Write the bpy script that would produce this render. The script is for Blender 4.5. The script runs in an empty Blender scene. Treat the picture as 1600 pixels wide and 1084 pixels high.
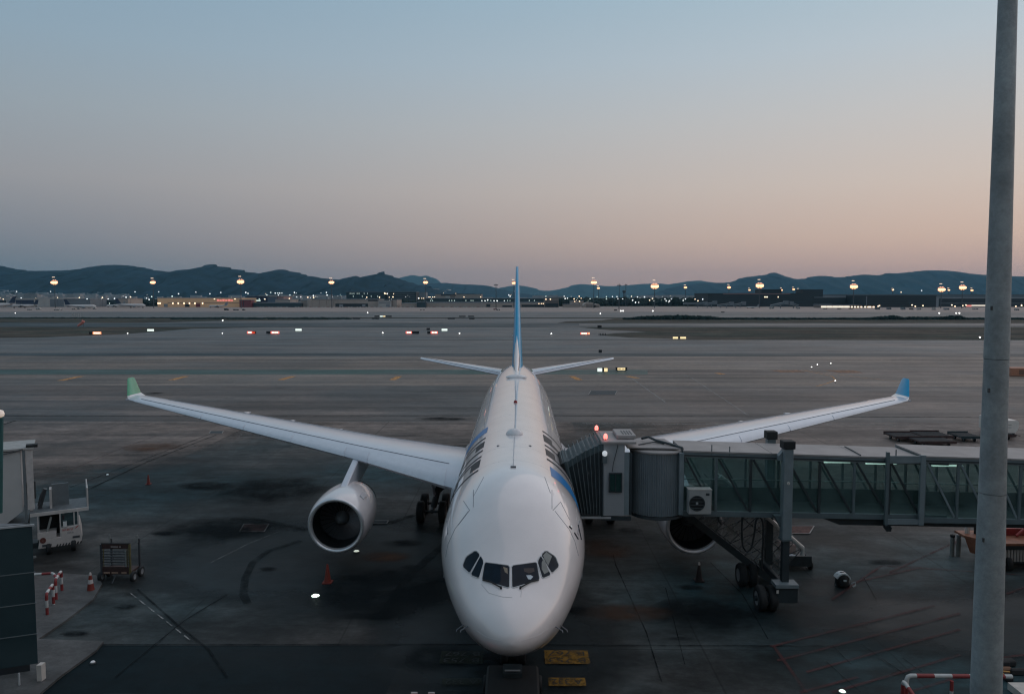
import bpy, bmesh, math, random
from mathutils import Vector, Matrix
from mathutils.bvhtree import BVHTree
R = math.radians
S = bpy.context.scene
COL = S.collection
rnd = random.Random(7)

# ------------------------------------------------------------------ camera, sky, sun, exposure
CAMH = 14.4
FPX = 1180.0
cam_d = bpy.data.cameras.new('camera'); cam = bpy.data.objects.new('camera', cam_d); COL.objects.link(cam)
cam_d.sensor_width = 36.0; cam_d.lens = 36.0 * FPX / 1600.0
cam_d.clip_start = 0.1; cam_d.clip_end = 90000
cam.location = (0, 0, CAMH)
cam.rotation_euler = (R(90 - math.degrees(math.atan(79 / FPX))), 0, math.atan(11.6 / FPX))
S.camera = cam
CM = cam.rotation_euler.to_matrix()

def srgb(r, g, b):
    f = lambda c: (c / 255 / 12.92) if c / 255 <= 0.04045 else ((c / 255 + 0.055) / 1.055) ** 2.4
    return (f(r), f(g), f(b), 1)

W = bpy.data.worlds.new('World'); S.world = W; W.use_nodes = True
nt = W.node_tree; nt.nodes.clear()
def wn(t, **k):
    n = nt.nodes.new(t)
    for a, b in k.items(): setattr(n, a, b)
    return n
tc = wn('ShaderNodeTexCoord'); nrm = wn('ShaderNodeVectorMath', operation='NORMALIZE'); nt.links.new(tc.outputs['Generated'], nrm.inputs[0])
sep = wn('ShaderNodeSeparateXYZ'); nt.links.new(nrm.outputs[0], sep.inputs[0])
# afterglow direction: to the right of the view, where the sun went down
flat = wn('ShaderNodeVectorMath', operation='MULTIPLY'); flat.inputs[1].default_value = (1, 1, 0); nt.links.new(nrm.outputs[0], flat.inputs[0])
fn = wn('ShaderNodeVectorMath', operation='NORMALIZE'); nt.links.new(flat.outputs[0], fn.inputs[0])
dt = wn('ShaderNodeVectorMath', operation='DOT_PRODUCT'); dt.inputs[1].default_value = (math.sin(R(60)), math.cos(R(60)), 0); nt.links.new(fn.outputs[0], dt.inputs[0])
mr = wn('ShaderNodeMapRange'); mr.inputs[1].default_value = -0.15; mr.inputs[2].default_value = 0.97; nt.links.new(dt.outputs['Value'], mr.inputs[0])
pw = wn('ShaderNodeMath', operation='POWER'); pw.inputs[1].default_value = 1.35; nt.links.new(mr.outputs[0], pw.inputs[0])
zr = wn('ShaderNodeMapRange'); zr.inputs[1].default_value = -0.1; zr.inputs[2].default_value = 0.9; nt.links.new(sep.outputs[2], zr.inputs[0])
def ramp(stops):
    r = wn('ShaderNodeValToRGB'); e = r.color_ramp.elements
    e[0].position = (stops[0][0] + 0.1); e[0].color = srgb(*stops[0][1])
    e[1].position = min(1, stops[-1][0] + 0.1); e[1].color = srgb(*stops[-1][1])
    for z, c in stops[1:-1]:
        x = e.new(z + 0.1); x.color = srgb(*c)
    nt.links.new(zr.outputs[0], r.inputs[0]); return r
SKY_L = [(-0.1, (44, 54, 62)), (0.0, (98, 110, 120)), (0.03, (112, 121, 130)), (0.07, (130, 134, 142)), (0.134, (152, 153, 157)), (0.213, (150, 162, 171)),
         (0.286, (142, 164, 180)), (0.355, (134, 161, 181)), (0.6, (120, 150, 170)), (0.9, (122, 148, 166))]
SKY_R = [(-0.1, (66, 60, 60)), (0.0, (208, 166, 150)), (0.03, (218, 178, 162)), (0.07, (226, 193, 172)), (0.134, (220, 202, 189)), (0.213, (208, 204, 201)),
         (0.286, (194, 204, 211)), (0.355, (178, 198, 210)), (0.6, (144, 168, 184)), (0.9, (122, 148, 166))]
rl, rr = ramp(SKY_L), ramp(SKY_R)
mx = wn('ShaderNodeMix', data_type='RGBA'); nt.links.new(pw.outputs[0], mx.inputs[0]); nt.links.new(rl.outputs[0], mx.inputs[6]); nt.links.new(rr.outputs[0], mx.inputs[7])
bg = wn('ShaderNodeBackground'); bg.inputs[1].default_value = 1.0; nt.links.new(mx.outputs[2], bg.inputs[0])
out = wn('ShaderNodeOutputWorld'); nt.links.new(bg.outputs[0], out.inputs[0])

sun_d = bpy.data.lights.new('sun', 'SUN'); sun = bpy.data.objects.new('sun', sun_d); COL.objects.link(sun)
sun_d.energy = 0.7; sun_d.angle = R(100); sun_d.color = (1.0, 0.74, 0.67)
sdir = Vector((math.sin(R(62)) * math.cos(R(50)), math.cos(R(62)) * math.cos(R(50)), math.sin(R(50))))
sun.rotation_euler = sdir.to_track_quat('Z', 'Y').to_euler()

S.view_settings.view_transform = 'Standard'; S.view_settings.look = 'None'
S.view_settings.exposure = 0.0; S.view_settings.gamma = 1.0; S.view_settings.use_curve_mapping = False
S.render.engine = 'CYCLES'
S.cycles.max_bounces = 6; S.cycles.transparent_max_bounces = 16; S.cycles.volume_bounces = 0
S.cycles.use_denoising = True; S.cycles.sample_clamp_indirect = 4
S.cycles.filter_width = 1.2

# ------------------------------------------------------------------ measuring helpers (surveying the place from the photograph)
def ray(px, py):
    v = CM @ Vector(((px - 800) / FPX, -(py - 542) / FPX, -1)); return v.normalized()
def G(px, py, z=0.0):                       # point on the level z
    v = ray(px, py); t = (z - CAMH) / v.z; return Vector((0, 0, CAMH)) + v * t
def P(px, py, d):                           # point at distance d from the terminal
    v = ray(px, py); t = d / v.y; return Vector((0, 0, CAMH)) + v * t
def GD(py): return G(800, py).y

# ------------------------------------------------------------------ materials
MATS = {}
def new_mat(name):
    m = bpy.data.materials.new(name); m.use_nodes = True; n = m.node_tree.nodes; l = m.node_tree.links
    return m, n, l, n['Principled BSDF']
def mat(name, col, rough=0.5, metal=0.0, coat=0.0, var=0.12, scale=3.0, bump=0.0, emit=None, es=0.0, spec=0.5):
    if name in MATS: return MATS[name]
    m, n, l, b = new_mat(name)
    b.inputs['Roughness'].default_value = rough; b.inputs['Metallic'].default_value = metal
    b.inputs['Coat Weight'].default_value = coat; b.inputs['Specular IOR Level'].default_value = spec
    if coat: b.inputs['Coat Roughness'].default_value = 0.04
    t = n.new('ShaderNodeTexCoord'); ns = n.new('ShaderNodeTexNoise'); ns.inputs['Scale'].default_value = scale; ns.inputs['Detail'].default_value = 5
    l.new(t.outputs['Object'], ns.inputs['Vector'])
    mp = n.new('ShaderNodeMapRange'); mp.inputs[1].default_value = 0.3; mp.inputs[2].default_value = 0.7
    mp.inputs[3].default_value = 1 - var; mp.inputs[4].default_value = 1 + var; l.new(ns.outputs[0], mp.inputs[0])
    hv = n.new('ShaderNodeHueSaturation'); hv.inputs['Color'].default_value = (*col[:3], 1); l.new(mp.outputs[0], hv.inputs['Value'])
    l.new(hv.outputs[0], b.inputs['Base Color'])
    if bump:
        bp = n.new('ShaderNodeBump'); bp.inputs['Strength'].default_value = bump; bp.inputs['Distance'].default_value = 0.02
        l.new(ns.outputs[0], bp.inputs['Height']); l.new(bp.outputs[0], b.inputs['Normal'])
    if emit:
        b.inputs['Emission Color'].default_value = (*emit[:3], 1); b.inputs['Emission Strength'].default_value = es
    MATS[name] = m; return m

def paving(name, col, tint=None, streak=1.0, stain=0.4, rough=0.7, var=0.35, joints=None, spec=0.2, stain_scale=0.07, fade=None):
    m, n, l, b = new_mat(name)
    g = n.new('ShaderNodeNewGeometry')
    def noise(scale, det, sx=1, sy=1, off=0, rg=0.6):
        mp = n.new('ShaderNodeMapping'); mp.inputs['Scale'].default_value = (sx, sy, 1); mp.inputs['Location'].default_value = (off, off * 1.7, 0)
        l.new(g.outputs['Position'], mp.inputs[0])
        ns = n.new('ShaderNodeTexNoise'); ns.inputs['Scale'].default_value = scale; ns.inputs['Detail'].default_value = det; ns.inputs['Roughness'].default_value = rg
        l.new(mp.outputs[0], ns.inputs['Vector']); return ns
    def mrange(src, a, bb, c, d):
        x = n.new('ShaderNodeMapRange'); x.inputs[1].default_value = a; x.inputs[2].default_value = bb; x.inputs[3].default_value = c; x.inputs[4].default_value = d
        l.new(src, x.inputs[0]); return x
    def mul(a, bb):
        x = n.new('ShaderNodeMath'); x.operation = 'MULTIPLY'; l.new(a, x.inputs[0]); l.new(bb, x.inputs[1]); return x
    big = mrange(noise(0.045, 5, 1, 1.6, 3).outputs[0], 0.32, 0.68, 1 - var, 1 + var)
    st = mrange(noise(1.0, 6, 0.010, 0.33, 11, 0.7).outputs[0], 0.35, 0.65, 1 - 0.32 * streak, 1 + 0.28 * streak)
    fine = mrange(noise(1.1, 9, 1, 1.3, 5, 0.78).outputs[0], 0.3, 0.7, 0.68, 1.32)
    grit = mrange(noise(9.0, 4, 1, 1, 9, 0.8).outputs[0], 0.3, 0.7, 0.88, 1.12)
    sn = noise(stain_scale, 7, 1, 1.5, 21, 0.65)
    stn = mrange(sn.outputs[0], 0.5, 0.64, 1, 1 - stain)
    spot = mrange(noise(0.42, 5, 0.7, 1.3, 40, 0.6).outputs[0], 0.58, 0.70, 1, 1 - stain * 0.7)
    mid = mrange(noise(0.33, 8, 1, 1.8, 33, 0.72).outputs[0], 0.38, 0.62, 1 - 0.6 * stain, 1 + 0.5 * stain)
    v = mul(big.outputs[0], st.outputs[0]); v = mul(v.outputs[0], mid.outputs[0]); v = mul(v.outputs[0], fine.outputs[0]); v = mul(v.outputs[0], grit.outputs[0]); v = mul(v.outputs[0], stn.outputs[0]); v = mul(v.outputs[0], spot.outputs[0])
    if joints:
        jx, jy, wd = joints
        sp = n.new('ShaderNodeSeparateXYZ'); l.new(g.outputs['Position'], sp.inputs[0])
        for ax, per in ((0, jx), (1, jy)):
            md = n.new('ShaderNodeMath'); md.operation = 'PINGPONG'; md.inputs[1].default_value = per / 2; l.new(sp.outputs[ax], md.inputs[0])
            jr = mrange(md.outputs[0], wd * 0.5, wd, 0.62, 1); v = mul(v.outputs[0], jr.outputs[0])
    tn = noise(0.03, 4, 1, 1, 60)
    tr = mrange(tn.outputs[0], 0.4, 0.6, 0, 1)
    mxc = n.new('ShaderNodeMix'); mxc.data_type = 'RGBA'; mxc.inputs[6].default_value = (*col[:3], 1); mxc.inputs[7].default_value = (*(tint or col)[:3], 1)
    l.new(tr.outputs[0], mxc.inputs[0])
    vm = n.new('ShaderNodeVectorMath'); vm.operation = 'SCALE'; l.new(mxc.outputs[2], vm.inputs[0]); l.new(v.outputs[0], vm.inputs['Scale'])
    l.new(vm.outputs[0], b.inputs['Base Color'])
    rr_ = mrange(sn.outputs[0], 0.45, 0.65, rough, rough - 0.14); l.new(rr_.outputs[0], b.inputs['Roughness'])
    b.inputs['Specular IOR Level'].default_value = spec
    bp = n.new('ShaderNodeBump'); bp.inputs['Strength'].default_value = 0.25; bp.inputs['Distance'].default_value = 0.02
    l.new(fine.outputs[0], bp.inputs['Height']); l.new(bp.outputs[0], b.inputs['Normal'])
    if fade:                                  # the worn or darker surface ends in a ragged, blending edge
        t = n.new('ShaderNodeTexCoord'); vs = n.new('ShaderNodeVectorMath'); vs.operation = 'SUBTRACT'; vs.inputs[1].default_value = (.5, .5, 0); l.new(t.outputs['Generated'], vs.inputs[0])
        fl = n.new('ShaderNodeVectorMath'); fl.operation = 'MULTIPLY'; fl.inputs[1].default_value = (1, 1, 0); l.new(vs.outputs[0], fl.inputs[0])
        ln = n.new('ShaderNodeVectorMath'); ln.operation = 'LENGTH'; l.new(fl.outputs[0], ln.inputs[0])
        en = noise(0.16, 6, 1, 1.6, 77, 0.65); ad = n.new('ShaderNodeMath'); ad.operation = 'MULTIPLY_ADD'; ad.inputs[1].default_value = 0.34; l.new(en.outputs[0], ad.inputs[0]); l.new(ln.outputs['Value'], ad.inputs[2])
        fm = mrange(ad.outputs[0], fade[0] + .17, fade[1] + .17, 1, 0); l.new(fm.outputs[0], b.inputs['Alpha'])
    MATS[name] = m; return m

def glassy(name, tint, gloss=0.12, rough=0.05, opaque=0.0, ocol=(0.02, 0.05, 0.05)):
    m = bpy.data.materials.new(name); m.use_nodes = True; n = m.node_tree.nodes; l = m.node_tree.links; n.clear()
    o = n.new('ShaderNodeOutputMaterial'); tr = n.new('ShaderNodeBsdfTransparent'); tr.inputs[0].default_value = (*tint, 1)
    gl = n.new('ShaderNodeBsdfGlossy'); gl.inputs['Roughness'].default_value = rough; gl.inputs[0].default_value = (0.8, 0.9, 0.92, 1)
    df = n.new('ShaderNodeBsdfDiffuse'); df.inputs[0].default_value = (*ocol, 1)
    fr = n.new('ShaderNodeFresnel'); fr.inputs[0].default_value = 1.5
    ad = n.new('ShaderNodeMath'); ad.operation = 'MULTIPLY_ADD'; ad.inputs[1].default_value = 0.7; ad.inputs[2].default_value = gloss; l.new(fr.outputs[0], ad.inputs[0])
    tc_ = n.new('ShaderNodeTexCoord'); ns = n.new('ShaderNodeTexNoise'); ns.inputs['Scale'].default_value = 1.2; ns.inputs['Detail'].default_value = 5; l.new(tc_.outputs['Object'], ns.inputs['Vector'])
    mp = n.new('ShaderNodeMapRange'); mp.inputs[1].default_value = 0.35; mp.inputs[2].default_value = 0.7; mp.inputs[3].default_value = opaque * 0.6; mp.inputs[4].default_value = min(1, opaque * 1.4); l.new(ns.outputs[0], mp.inputs[0])
    m1 = n.new('ShaderNodeMixShader'); l.new(mp.outputs[0], m1.inputs[0]); l.new(tr.outputs[0], m1.inputs[1]); l.new(df.outputs[0], m1.inputs[2])
    m2 = n.new('ShaderNodeMixShader'); l.new(ad.outputs[0], m2.inputs[0]); l.new(m1.outputs[0], m2.inputs[1]); l.new(gl.outputs[0], m2.inputs[2])
    l.new(m2.outputs[0], o.inputs[0]); MATS[name] = m; return m

def lamp_mat(name, col, s):
    return mat(name, (0.8, 0.8, 0.8), emit=col, es=s, var=0.02)

def soft_stain(name, col, dens=0.8, scale=0.6, rough=0.5, fade=False):
    """thin marking, residue or painted shade, worn away in places"""
    m = bpy.data.materials.new(name); m.use_nodes = True; n = m.node_tree.nodes; l = m.node_tree.links; b = n['Principled BSDF']
    b.inputs['Base Color'].default_value = (*col[:3], 1); b.inputs['Roughness'].default_value = 0.85; b.inputs['Specular IOR Level'].default_value = 0.05
    g = n.new('ShaderNodeNewGeometry'); ns = n.new('ShaderNodeTexNoise'); ns.inputs['Scale'].default_value = scale; ns.inputs['Detail'].default_value = 7; ns.inputs['Roughness'].default_value = 0.7
    l.new(g.outputs['Position'], ns.inputs['Vector'])
    mp = n.new('ShaderNodeMapRange'); mp.inputs[1].default_value = 0.36; mp.inputs[2].default_value = 0.62; mp.inputs[3].default_value = dens * 0.25; mp.inputs[4].default_value = dens
    l.new(ns.outputs[0], mp.inputs[0]); last = mp
    if fade:                                  # residue or painted shade thins out towards its rim
        t = n.new('ShaderNodeTexCoord'); vs = n.new('ShaderNodeVectorMath'); vs.operation = 'SUBTRACT'; vs.inputs[1].default_value = (.5, .5, 0); l.new(t.outputs['Generated'], vs.inputs[0])
        fl = n.new('ShaderNodeVectorMath'); fl.operation = 'MULTIPLY'; fl.inputs[1].default_value = (1, 1, 0); l.new(vs.outputs[0], fl.inputs[0])
        ln = n.new('ShaderNodeVectorMath'); ln.operation = 'LENGTH'; l.new(fl.outputs[0], ln.inputs[0])
        fm = n.new('ShaderNodeMapRange'); fm.interpolation_type = 'SMOOTHSTEP'; fm.inputs[1].default_value = 0.12; fm.inputs[2].default_value = 0.40; fm.inputs[3].default_value = 1; fm.inputs[4].default_value = 0; l.new(ln.outputs['Value'], fm.inputs[0])
        mu = n.new('ShaderNodeMath'); mu.operation = 'MULTIPLY'; l.new(mp.outputs[0], mu.inputs[0]); l.new(fm.outputs[0], mu.inputs[1]); last = mu
    l.new(last.outputs[0], b.inputs['Alpha']); MATS[name] = m; return m

# ------------------------------------------------------------------ mesh building
class MB:
    def __init__(s): s.v = []; s.f = []
    def add(s, vs, fs):
        k = len(s.v); s.v += [Vector(p) for p in vs]; s.f += [tuple(k + i for i in f) for f in fs]; return s
    def box(s, x0, x1, y0, y1, z0, z1):
        return s.add([(x0, y0, z0), (x1, y0, z0), (x1, y1, z0), (x0, y1, z0), (x0, y0, z1), (x1, y0, z1), (x1, y1, z1), (x0, y1, z1)],
                     [(0, 3, 2, 1), (4, 5, 6, 7), (0, 1, 5, 4), (1, 2, 6, 5), (2, 3, 7, 6), (3, 0, 4, 7)])
    def cbox(s, c, size, rz=0.0, rx=0.0, ry=0.0):
        M = Matrix.Rotation(rz, 3, 'Z') @ Matrix.Rotation(ry, 3, 'Y') @ Matrix.Rotation(rx, 3, 'X'); h = Vector(size) / 2; c = Vector(c)
        vs = [c + M @ Vector((sx * h.x, sy * h.y, sz * h.z)) for sz in (-1, 1) for sx, sy in ((-1, -1), (1, -1), (1, 1), (-1, 1))]
        return s.add(vs, [(0, 3, 2, 1), (4, 5, 6, 7), (0, 1, 5, 4), (1, 2, 6, 5), (2, 3, 7, 6), (3, 0, 4, 7)])
    def bar(s, a, b, w, h=None, up=(0, 0, 1)):
        a, b = Vector(a), Vector(b); h = h or w; d = (b - a).normalized(); u = Vector(up)
        if abs(d.dot(u)) > 0.98: u = Vector((0, 1, 0))
        r = d.cross(u).normalized() * w / 2; u = r.cross(d).normalized() * h / 2
        vs = [a - r - u, a + r - u, a + r + u, a - r + u, b - r - u, b + r - u, b + r + u, b - r + u]
        return s.add(vs, [(0, 1, 2, 3), (7, 6, 5, 4), (0, 4, 5, 1), (1, 5, 6, 2), (2, 6, 7, 3), (3, 7, 4, 0)])
    def tube(s, pts, r, n=8, cap=True):
        pts = [Vector(p) for p in pts]; rs = r if isinstance(r, (list, tuple)) else [r] * len(pts)
        rings = []; ref = None
        for i, p in enumerate(pts):
            d = (pts[min(i + 1, len(pts) - 1)] - pts[max(i - 1, 0)]).normalized()
            if ref is None:
                ref = Vector((0, 0, 1)) if abs(d.z) < 0.9 else Vector((1, 0, 0))
            a = d.cross(ref).normalized(); bq = d.cross(a).normalized(); ref = -bq if (-bq).length > 0 else ref
            rings.append([p + (a * math.cos(2 * math.pi * k / n) + bq * math.sin(2 * math.pi * k / n)) * rs[i] for k in range(n)])
        return s.loft(rings, True, cap)
    def loft(s, rings, closed=True, cap=False):
        n = len(rings[0]); vs = [p for r in rings for p in r]; fs = []
        for i in range(len(rings) - 1):
            for k in range(n if closed else n - 1):
                k2 = (k + 1) % n
                fs.append((i * n + k, i * n + k2, (i + 1) * n + k2, (i + 1) * n + k))
        if cap: fs.append(tuple(range(n))[::-1]); fs.append(tuple((len(rings) - 1) * n + k for k in range(n)))
        return s.add(vs, fs)
    def lathe(s, prof, c, axis='Z', n=24, cap=False):   # prof: (radius, along)
        rings = []
        for r, t in prof:
            ring = []
            for k in range(n):
                a = 2 * math.pi * k / n; x, y = r * math.cos(a), r * math.sin(a)
                ring.append(Vector(c) + (Vector((x, y, t)) if axis == 'Z' else Vector((x, t, y)) if axis == 'Y' else Vector((t, x, y))))
            rings.append(ring)
        return s.loft(rings, True, cap)
    def prism(s, poly, off):                      # poly: list of 3D points, extruded by off
        n = len(poly); off = Vector(off); vs = [Vector(p) for p in poly] + [Vector(p) + off for p in poly]
        return s.add(vs, [tuple(range(n)), tuple(range(2 * n - 1, n - 1, -1))] + [(i, n + i, n + (i + 1) % n, (i + 1) % n) for i in range(n)])
    def build(s, name, m, parent=None, smooth=False, bevel=0.0, label=None, auto=None):
        off = wloc(parent)
        me = bpy.data.meshes.new(name); me.from_pydata([tuple(p - off) for p in s.v], [], s.f); me.validate()
        bm = bmesh.new(); bm.from_mesh(me); bmesh.ops.recalc_face_normals(bm, faces=bm.faces)
        if bevel: bmesh.ops.bevel(bm, geom=list(bm.edges), offset=bevel, segments=1, affect='EDGES', clamp_overlap=True)
        bm.to_mesh(me); bm.free()
        me.materials.append(m)
        if smooth:
            me.shade_smooth() if smooth is True else me.shade_smooth()
            if auto:
                me.set_sharp_from_angle(angle=R(auto))
        o = bpy.data.objects.new(name, me); COL.objects.link(o)
        if parent is not None: o.parent = parent
        if label: o['label'] = label
        return o
def wloc(o):
    v = Vector((0, 0, 0))
    while o is not None: v += o.location; o = o.parent
    return v
def tag(o, label=None, cat=None, group=None, kind=None):
    if label: o['label'] = label
    if cat: o['category'] = cat
    if group: o['group'] = group
    if kind: o['kind'] = kind
    return o
def thing(name, label, cat, loc=(0, 0, 0), group=None):
    o = bpy.data.objects.new(name, None); COL.objects.link(o); o.location = loc; o.empty_display_size = 0.5
    return tag(o, label, cat, group)
KIDS = {}
def dup(o, loc=None, rz=None, label=None, group=None, parent=None, scale=None):
    c = o.copy(); COL.objects.link(c); c.parent = parent
    if loc is not None: c.location = loc
    if rz is not None: c.rotation_euler = (0, 0, rz)
    if scale is not None: c.scale = (scale,) * 3
    if label: c['label'] = label
    if group: c['group'] = group
    for ch in [x for x in S.objects if x.parent == o]: dup(ch, parent=c)
    return c
def swap_mat(root, old, new):
    for ch in root.children_recursive:
        if ch.type == 'MESH' and ch.data.materials and ch.data.materials[0] == old:
            ch.data = ch.data.copy(); ch.data.materials[0] = new
def interp(tab, x):
    if x <= tab[0][0]: return tab[0][1]
    for (a, va), (b, vb) in zip(tab, tab[1:]):
        if x <= b:
            return va + (vb - va) * (x - a) / (b - a)
    return tab[-1][1]
def smooth_interp(tab, x):                        # monotone-ish Catmull-Rom
    n = len(tab)
    if x <= tab[0][0]: return tab[0][1]
    if x >= tab[-1][0]: return tab[-1][1]
    for i in range(n - 1):
        if x <= tab[i + 1][0]: break
    x0, y0 = tab[i]; x1, y1 = tab[i + 1]; h = x1 - x0
    m0 = (y1 - tab[i - 1][1]) / (x1 - tab[i - 1][0]) if i > 0 else (y1 - y0) / h
    m1 = (tab[i + 2][1] - y0) / (tab[i + 2][0] - x0) if i + 2 < n else (y1 - y0) / h
    t = (x - x0) / h
    return (2 * t**3 - 3 * t**2 + 1) * y0 + (t**3 - 2 * t**2 + t) * h * m0 + (-2 * t**3 + 3 * t**2) * y1 + (t**3 - t**2) * h * m1

# ------------------------------------------------------------------ the ground and its pavements
def sheet(name, m, pts, z, kind='structure', parent=None, th=None):
    b = MB(); b.add([(p[0], p[1], z) for p in pts], [tuple(range(len(pts)))])
    o = b.build(name, m, parent)
    if o.data.polygons[0].normal.z < 0: o.data.flip_normals()
    if kind: o['kind'] = kind
    return o
def band(name, m, y0, y1, z, x0=None, x1=None):
    d0, d1 = GD(y0), GD(y1)
    if x0 is None: X0, X1 = -2600, 2600; return sheet(name, m, [(X0, d1), (X1, d1), (X1, d0), (X0, d0)], z)
    return sheet(name, m, [G(x0, y1)[:2], G(x1, y1)[:2], G(x1, y0)[:2], G(x0, y0)[:2]], z)

M_grass = paving('dry_grass', (0.05, 0.056, 0.045), (0.085, 0.07, 0.055), streak=1.6, stain=0.5, rough=0.95, spec=0.1, var=0.4, stain_scale=0.02)
M_grass2 = paving('green_grass', (0.032, 0.05, 0.035), (0.05, 0.06, 0.04), streak=1.4, stain=0.4, rough=0.95, spec=0.1, stain_scale=0.02)
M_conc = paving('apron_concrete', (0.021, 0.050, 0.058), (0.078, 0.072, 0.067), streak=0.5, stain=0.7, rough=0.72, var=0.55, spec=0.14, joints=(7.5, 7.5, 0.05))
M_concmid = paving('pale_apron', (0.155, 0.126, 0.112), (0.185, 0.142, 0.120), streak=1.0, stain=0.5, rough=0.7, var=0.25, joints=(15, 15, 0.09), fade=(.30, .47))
M_asph = paving('taxiway_asphalt', (0.070, 0.068, 0.066), (0.130, 0.100, 0.085), streak=1.9, stain=0.3, rough=0.6, var=0.25, stain_scale=0.03)
M_asphb = paving('brown_asphalt', (0.190, 0.148, 0.120), (0.14, 0.118, 0.102), streak=1.7, stain=0.25, rough=0.62, var=0.2, stain_scale=0.03)
M_asphd = paving('dark_asphalt', (0.012, 0.028, 0.034), (0.018, 0.03, 0.036), streak=1.2, stain=0.3, rough=0.6, stain_scale=0.02)
M_asphg = paving('grey_asphalt', (0.095, 0.104, 0.106), (0.130, 0.118, 0.110), streak=1.6, stain=0.25, rough=0.6, var=0.2, stain_scale=0.02)
M_green = paving('green_paint_strip', (0.028, 0.078, 0.068), (0.04, 0.08, 0.07), streak=0.9, stain=0.2, rough=0.6, var=0.2)
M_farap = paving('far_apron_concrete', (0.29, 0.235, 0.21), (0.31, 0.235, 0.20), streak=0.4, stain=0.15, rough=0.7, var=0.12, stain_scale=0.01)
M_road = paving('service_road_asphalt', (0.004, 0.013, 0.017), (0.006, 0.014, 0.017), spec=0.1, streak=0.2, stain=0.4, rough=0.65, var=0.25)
M_standdk = paving('dark_stand_surface', (0.008, 0.018, 0.022), (0.011, 0.019, 0.022), streak=0.3, stain=0.3, rough=0.6, var=0.3, fade=(.26, .44))  # darker surface that fades out towards its rim
M_island = paving('island_concrete', (0.085, 0.10, 0.105), (0.12, 0.11, 0.105), streak=0.2, stain=0.4, rough=0.75, var=0.3)

sheet('ground', M_grass2, [(-60000, -300), (60000, -300), (60000, 60000), (-60000, 60000)], 0.0)
band('far_apron', M_farap, 479, 487.5, 0.14)
band('far_taxiway', M_asphg, 487.5, 496.5, 0.12)
sheet('middle_pavement', M_asphg, [G(*p)[:2] for p in ((215, 505), (330, 502), (520, 500), (560, 498), (960, 498), (940, 501), (885, 502.5), (870, 505))], 0.12)
band('far_verge', M_grass, 497, 505, 0.08)
band('runway', M_asphd, 505, 511.5, 0.14)
band('runway_shoulder', M_asphg, 506.2, 509.5, 0.16, 905, 2400)
sheet('taxiway_loop', M_asphg, [G(*p)[:2] for p in ((-300, 531.2), (60, 528), (190, 522.5), (240, 519), (300, 514), (420, 511.5), (905, 511.5), (950, 516), (1010, 518.5), (960, 521), (935, 524), (985, 528), (1100, 531.2))], 0.10)
band('dry_verge', M_grass, 511.5, 532, 0.06)
band('near_taxiway', M_asphg, 531.5, 552.5, 0.07)
band('taxiway_shoulder', M_asphd, 552.5, 557, 0.06)
band('outer_lane', M_asphb, 557, 578, 0.055)
band('green_strip', M_green, 578, 585, 0.05, -900, 1012)
band('outer_lane_edge', M_asph, 578, 585, 0.045)
band('taxi_lane', M_asphb, 585, 603, 0.04)
band('apron_taxiway', M_asph, 603, 659.5, 0.035)
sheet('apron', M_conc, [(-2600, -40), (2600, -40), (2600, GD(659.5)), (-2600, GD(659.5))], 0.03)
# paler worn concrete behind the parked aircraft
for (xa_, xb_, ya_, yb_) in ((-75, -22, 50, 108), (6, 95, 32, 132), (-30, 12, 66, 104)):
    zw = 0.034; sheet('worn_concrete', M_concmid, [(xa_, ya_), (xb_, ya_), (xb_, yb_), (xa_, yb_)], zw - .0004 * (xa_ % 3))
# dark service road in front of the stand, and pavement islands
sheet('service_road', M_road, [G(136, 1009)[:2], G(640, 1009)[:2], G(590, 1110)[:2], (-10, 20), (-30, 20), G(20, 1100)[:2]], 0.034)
sheet('stand_patch', M_standdk, [(8, 27.5), (40, 27.5), (40, 37.5), (8, 37.5)], 0.038); sheet('stand_patch', M_standdk, [(-24, 31), (4, 31), (4, 50), (-24, 50)], 0.0384); sheet('stand_patch', M_standdk, [(-8, 22), (6, 22), (6, 40), (-8, 40)], 0.0388)
isl = MB(); ip = [G(-60, 890), G(150, 902), G(160, 915), G(145, 940), G(100, 975), G(60, 1002), G(162, 1006), G(150, 1020), G(95, 1060), G(60, 1090), (-26, 20, 0), (-40, 20, 0)]
isl.prism([(p[0], p[1], 0.031) for p in ip], (0, 0, 0.10))
tag(isl.build('pavement', M_island), kind='structure')

# markings: thin paint sheets
M_yel = soft_stain('yellow_line_paint', (0.70, 0.36, 0.15), 0.95, 1.5)
M_red = soft_stain('red_line_paint', (0.12, 0.045, 0.045), 0.6, 1.2)
M_wht = soft_stain('white_line_paint', (0.5, 0.5, 0.48), 0.55, 1.5)
M_blk = soft_stain('tar_seal', (0.012, 0.016, 0.018), 0.85, 1.0)
M_tyre = soft_stain('tyre_rubber', (0.004, 0.009, 0.011), 0.5, 1.3)
M_oil_shade = soft_stain('oil_and_painted_shade', (0.008, 0.012, 0.014), 0.95, 0.5, fade=True)  # oil colour, also used to paint shade beneath the aircraft
M_rust = soft_stain('brown_residue', (0.13, 0.07, 0.045), 0.75, 0.5, fade=True)
M_plate = soft_stain('faded_yellow_plate', (0.27, 0.155, 0.04), 1.0, 3)
M_plate2 = soft_stain('worn_dark_plate', (0.05, 0.055, 0.04), 0.6, 3)
zc = [0.045]
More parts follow.
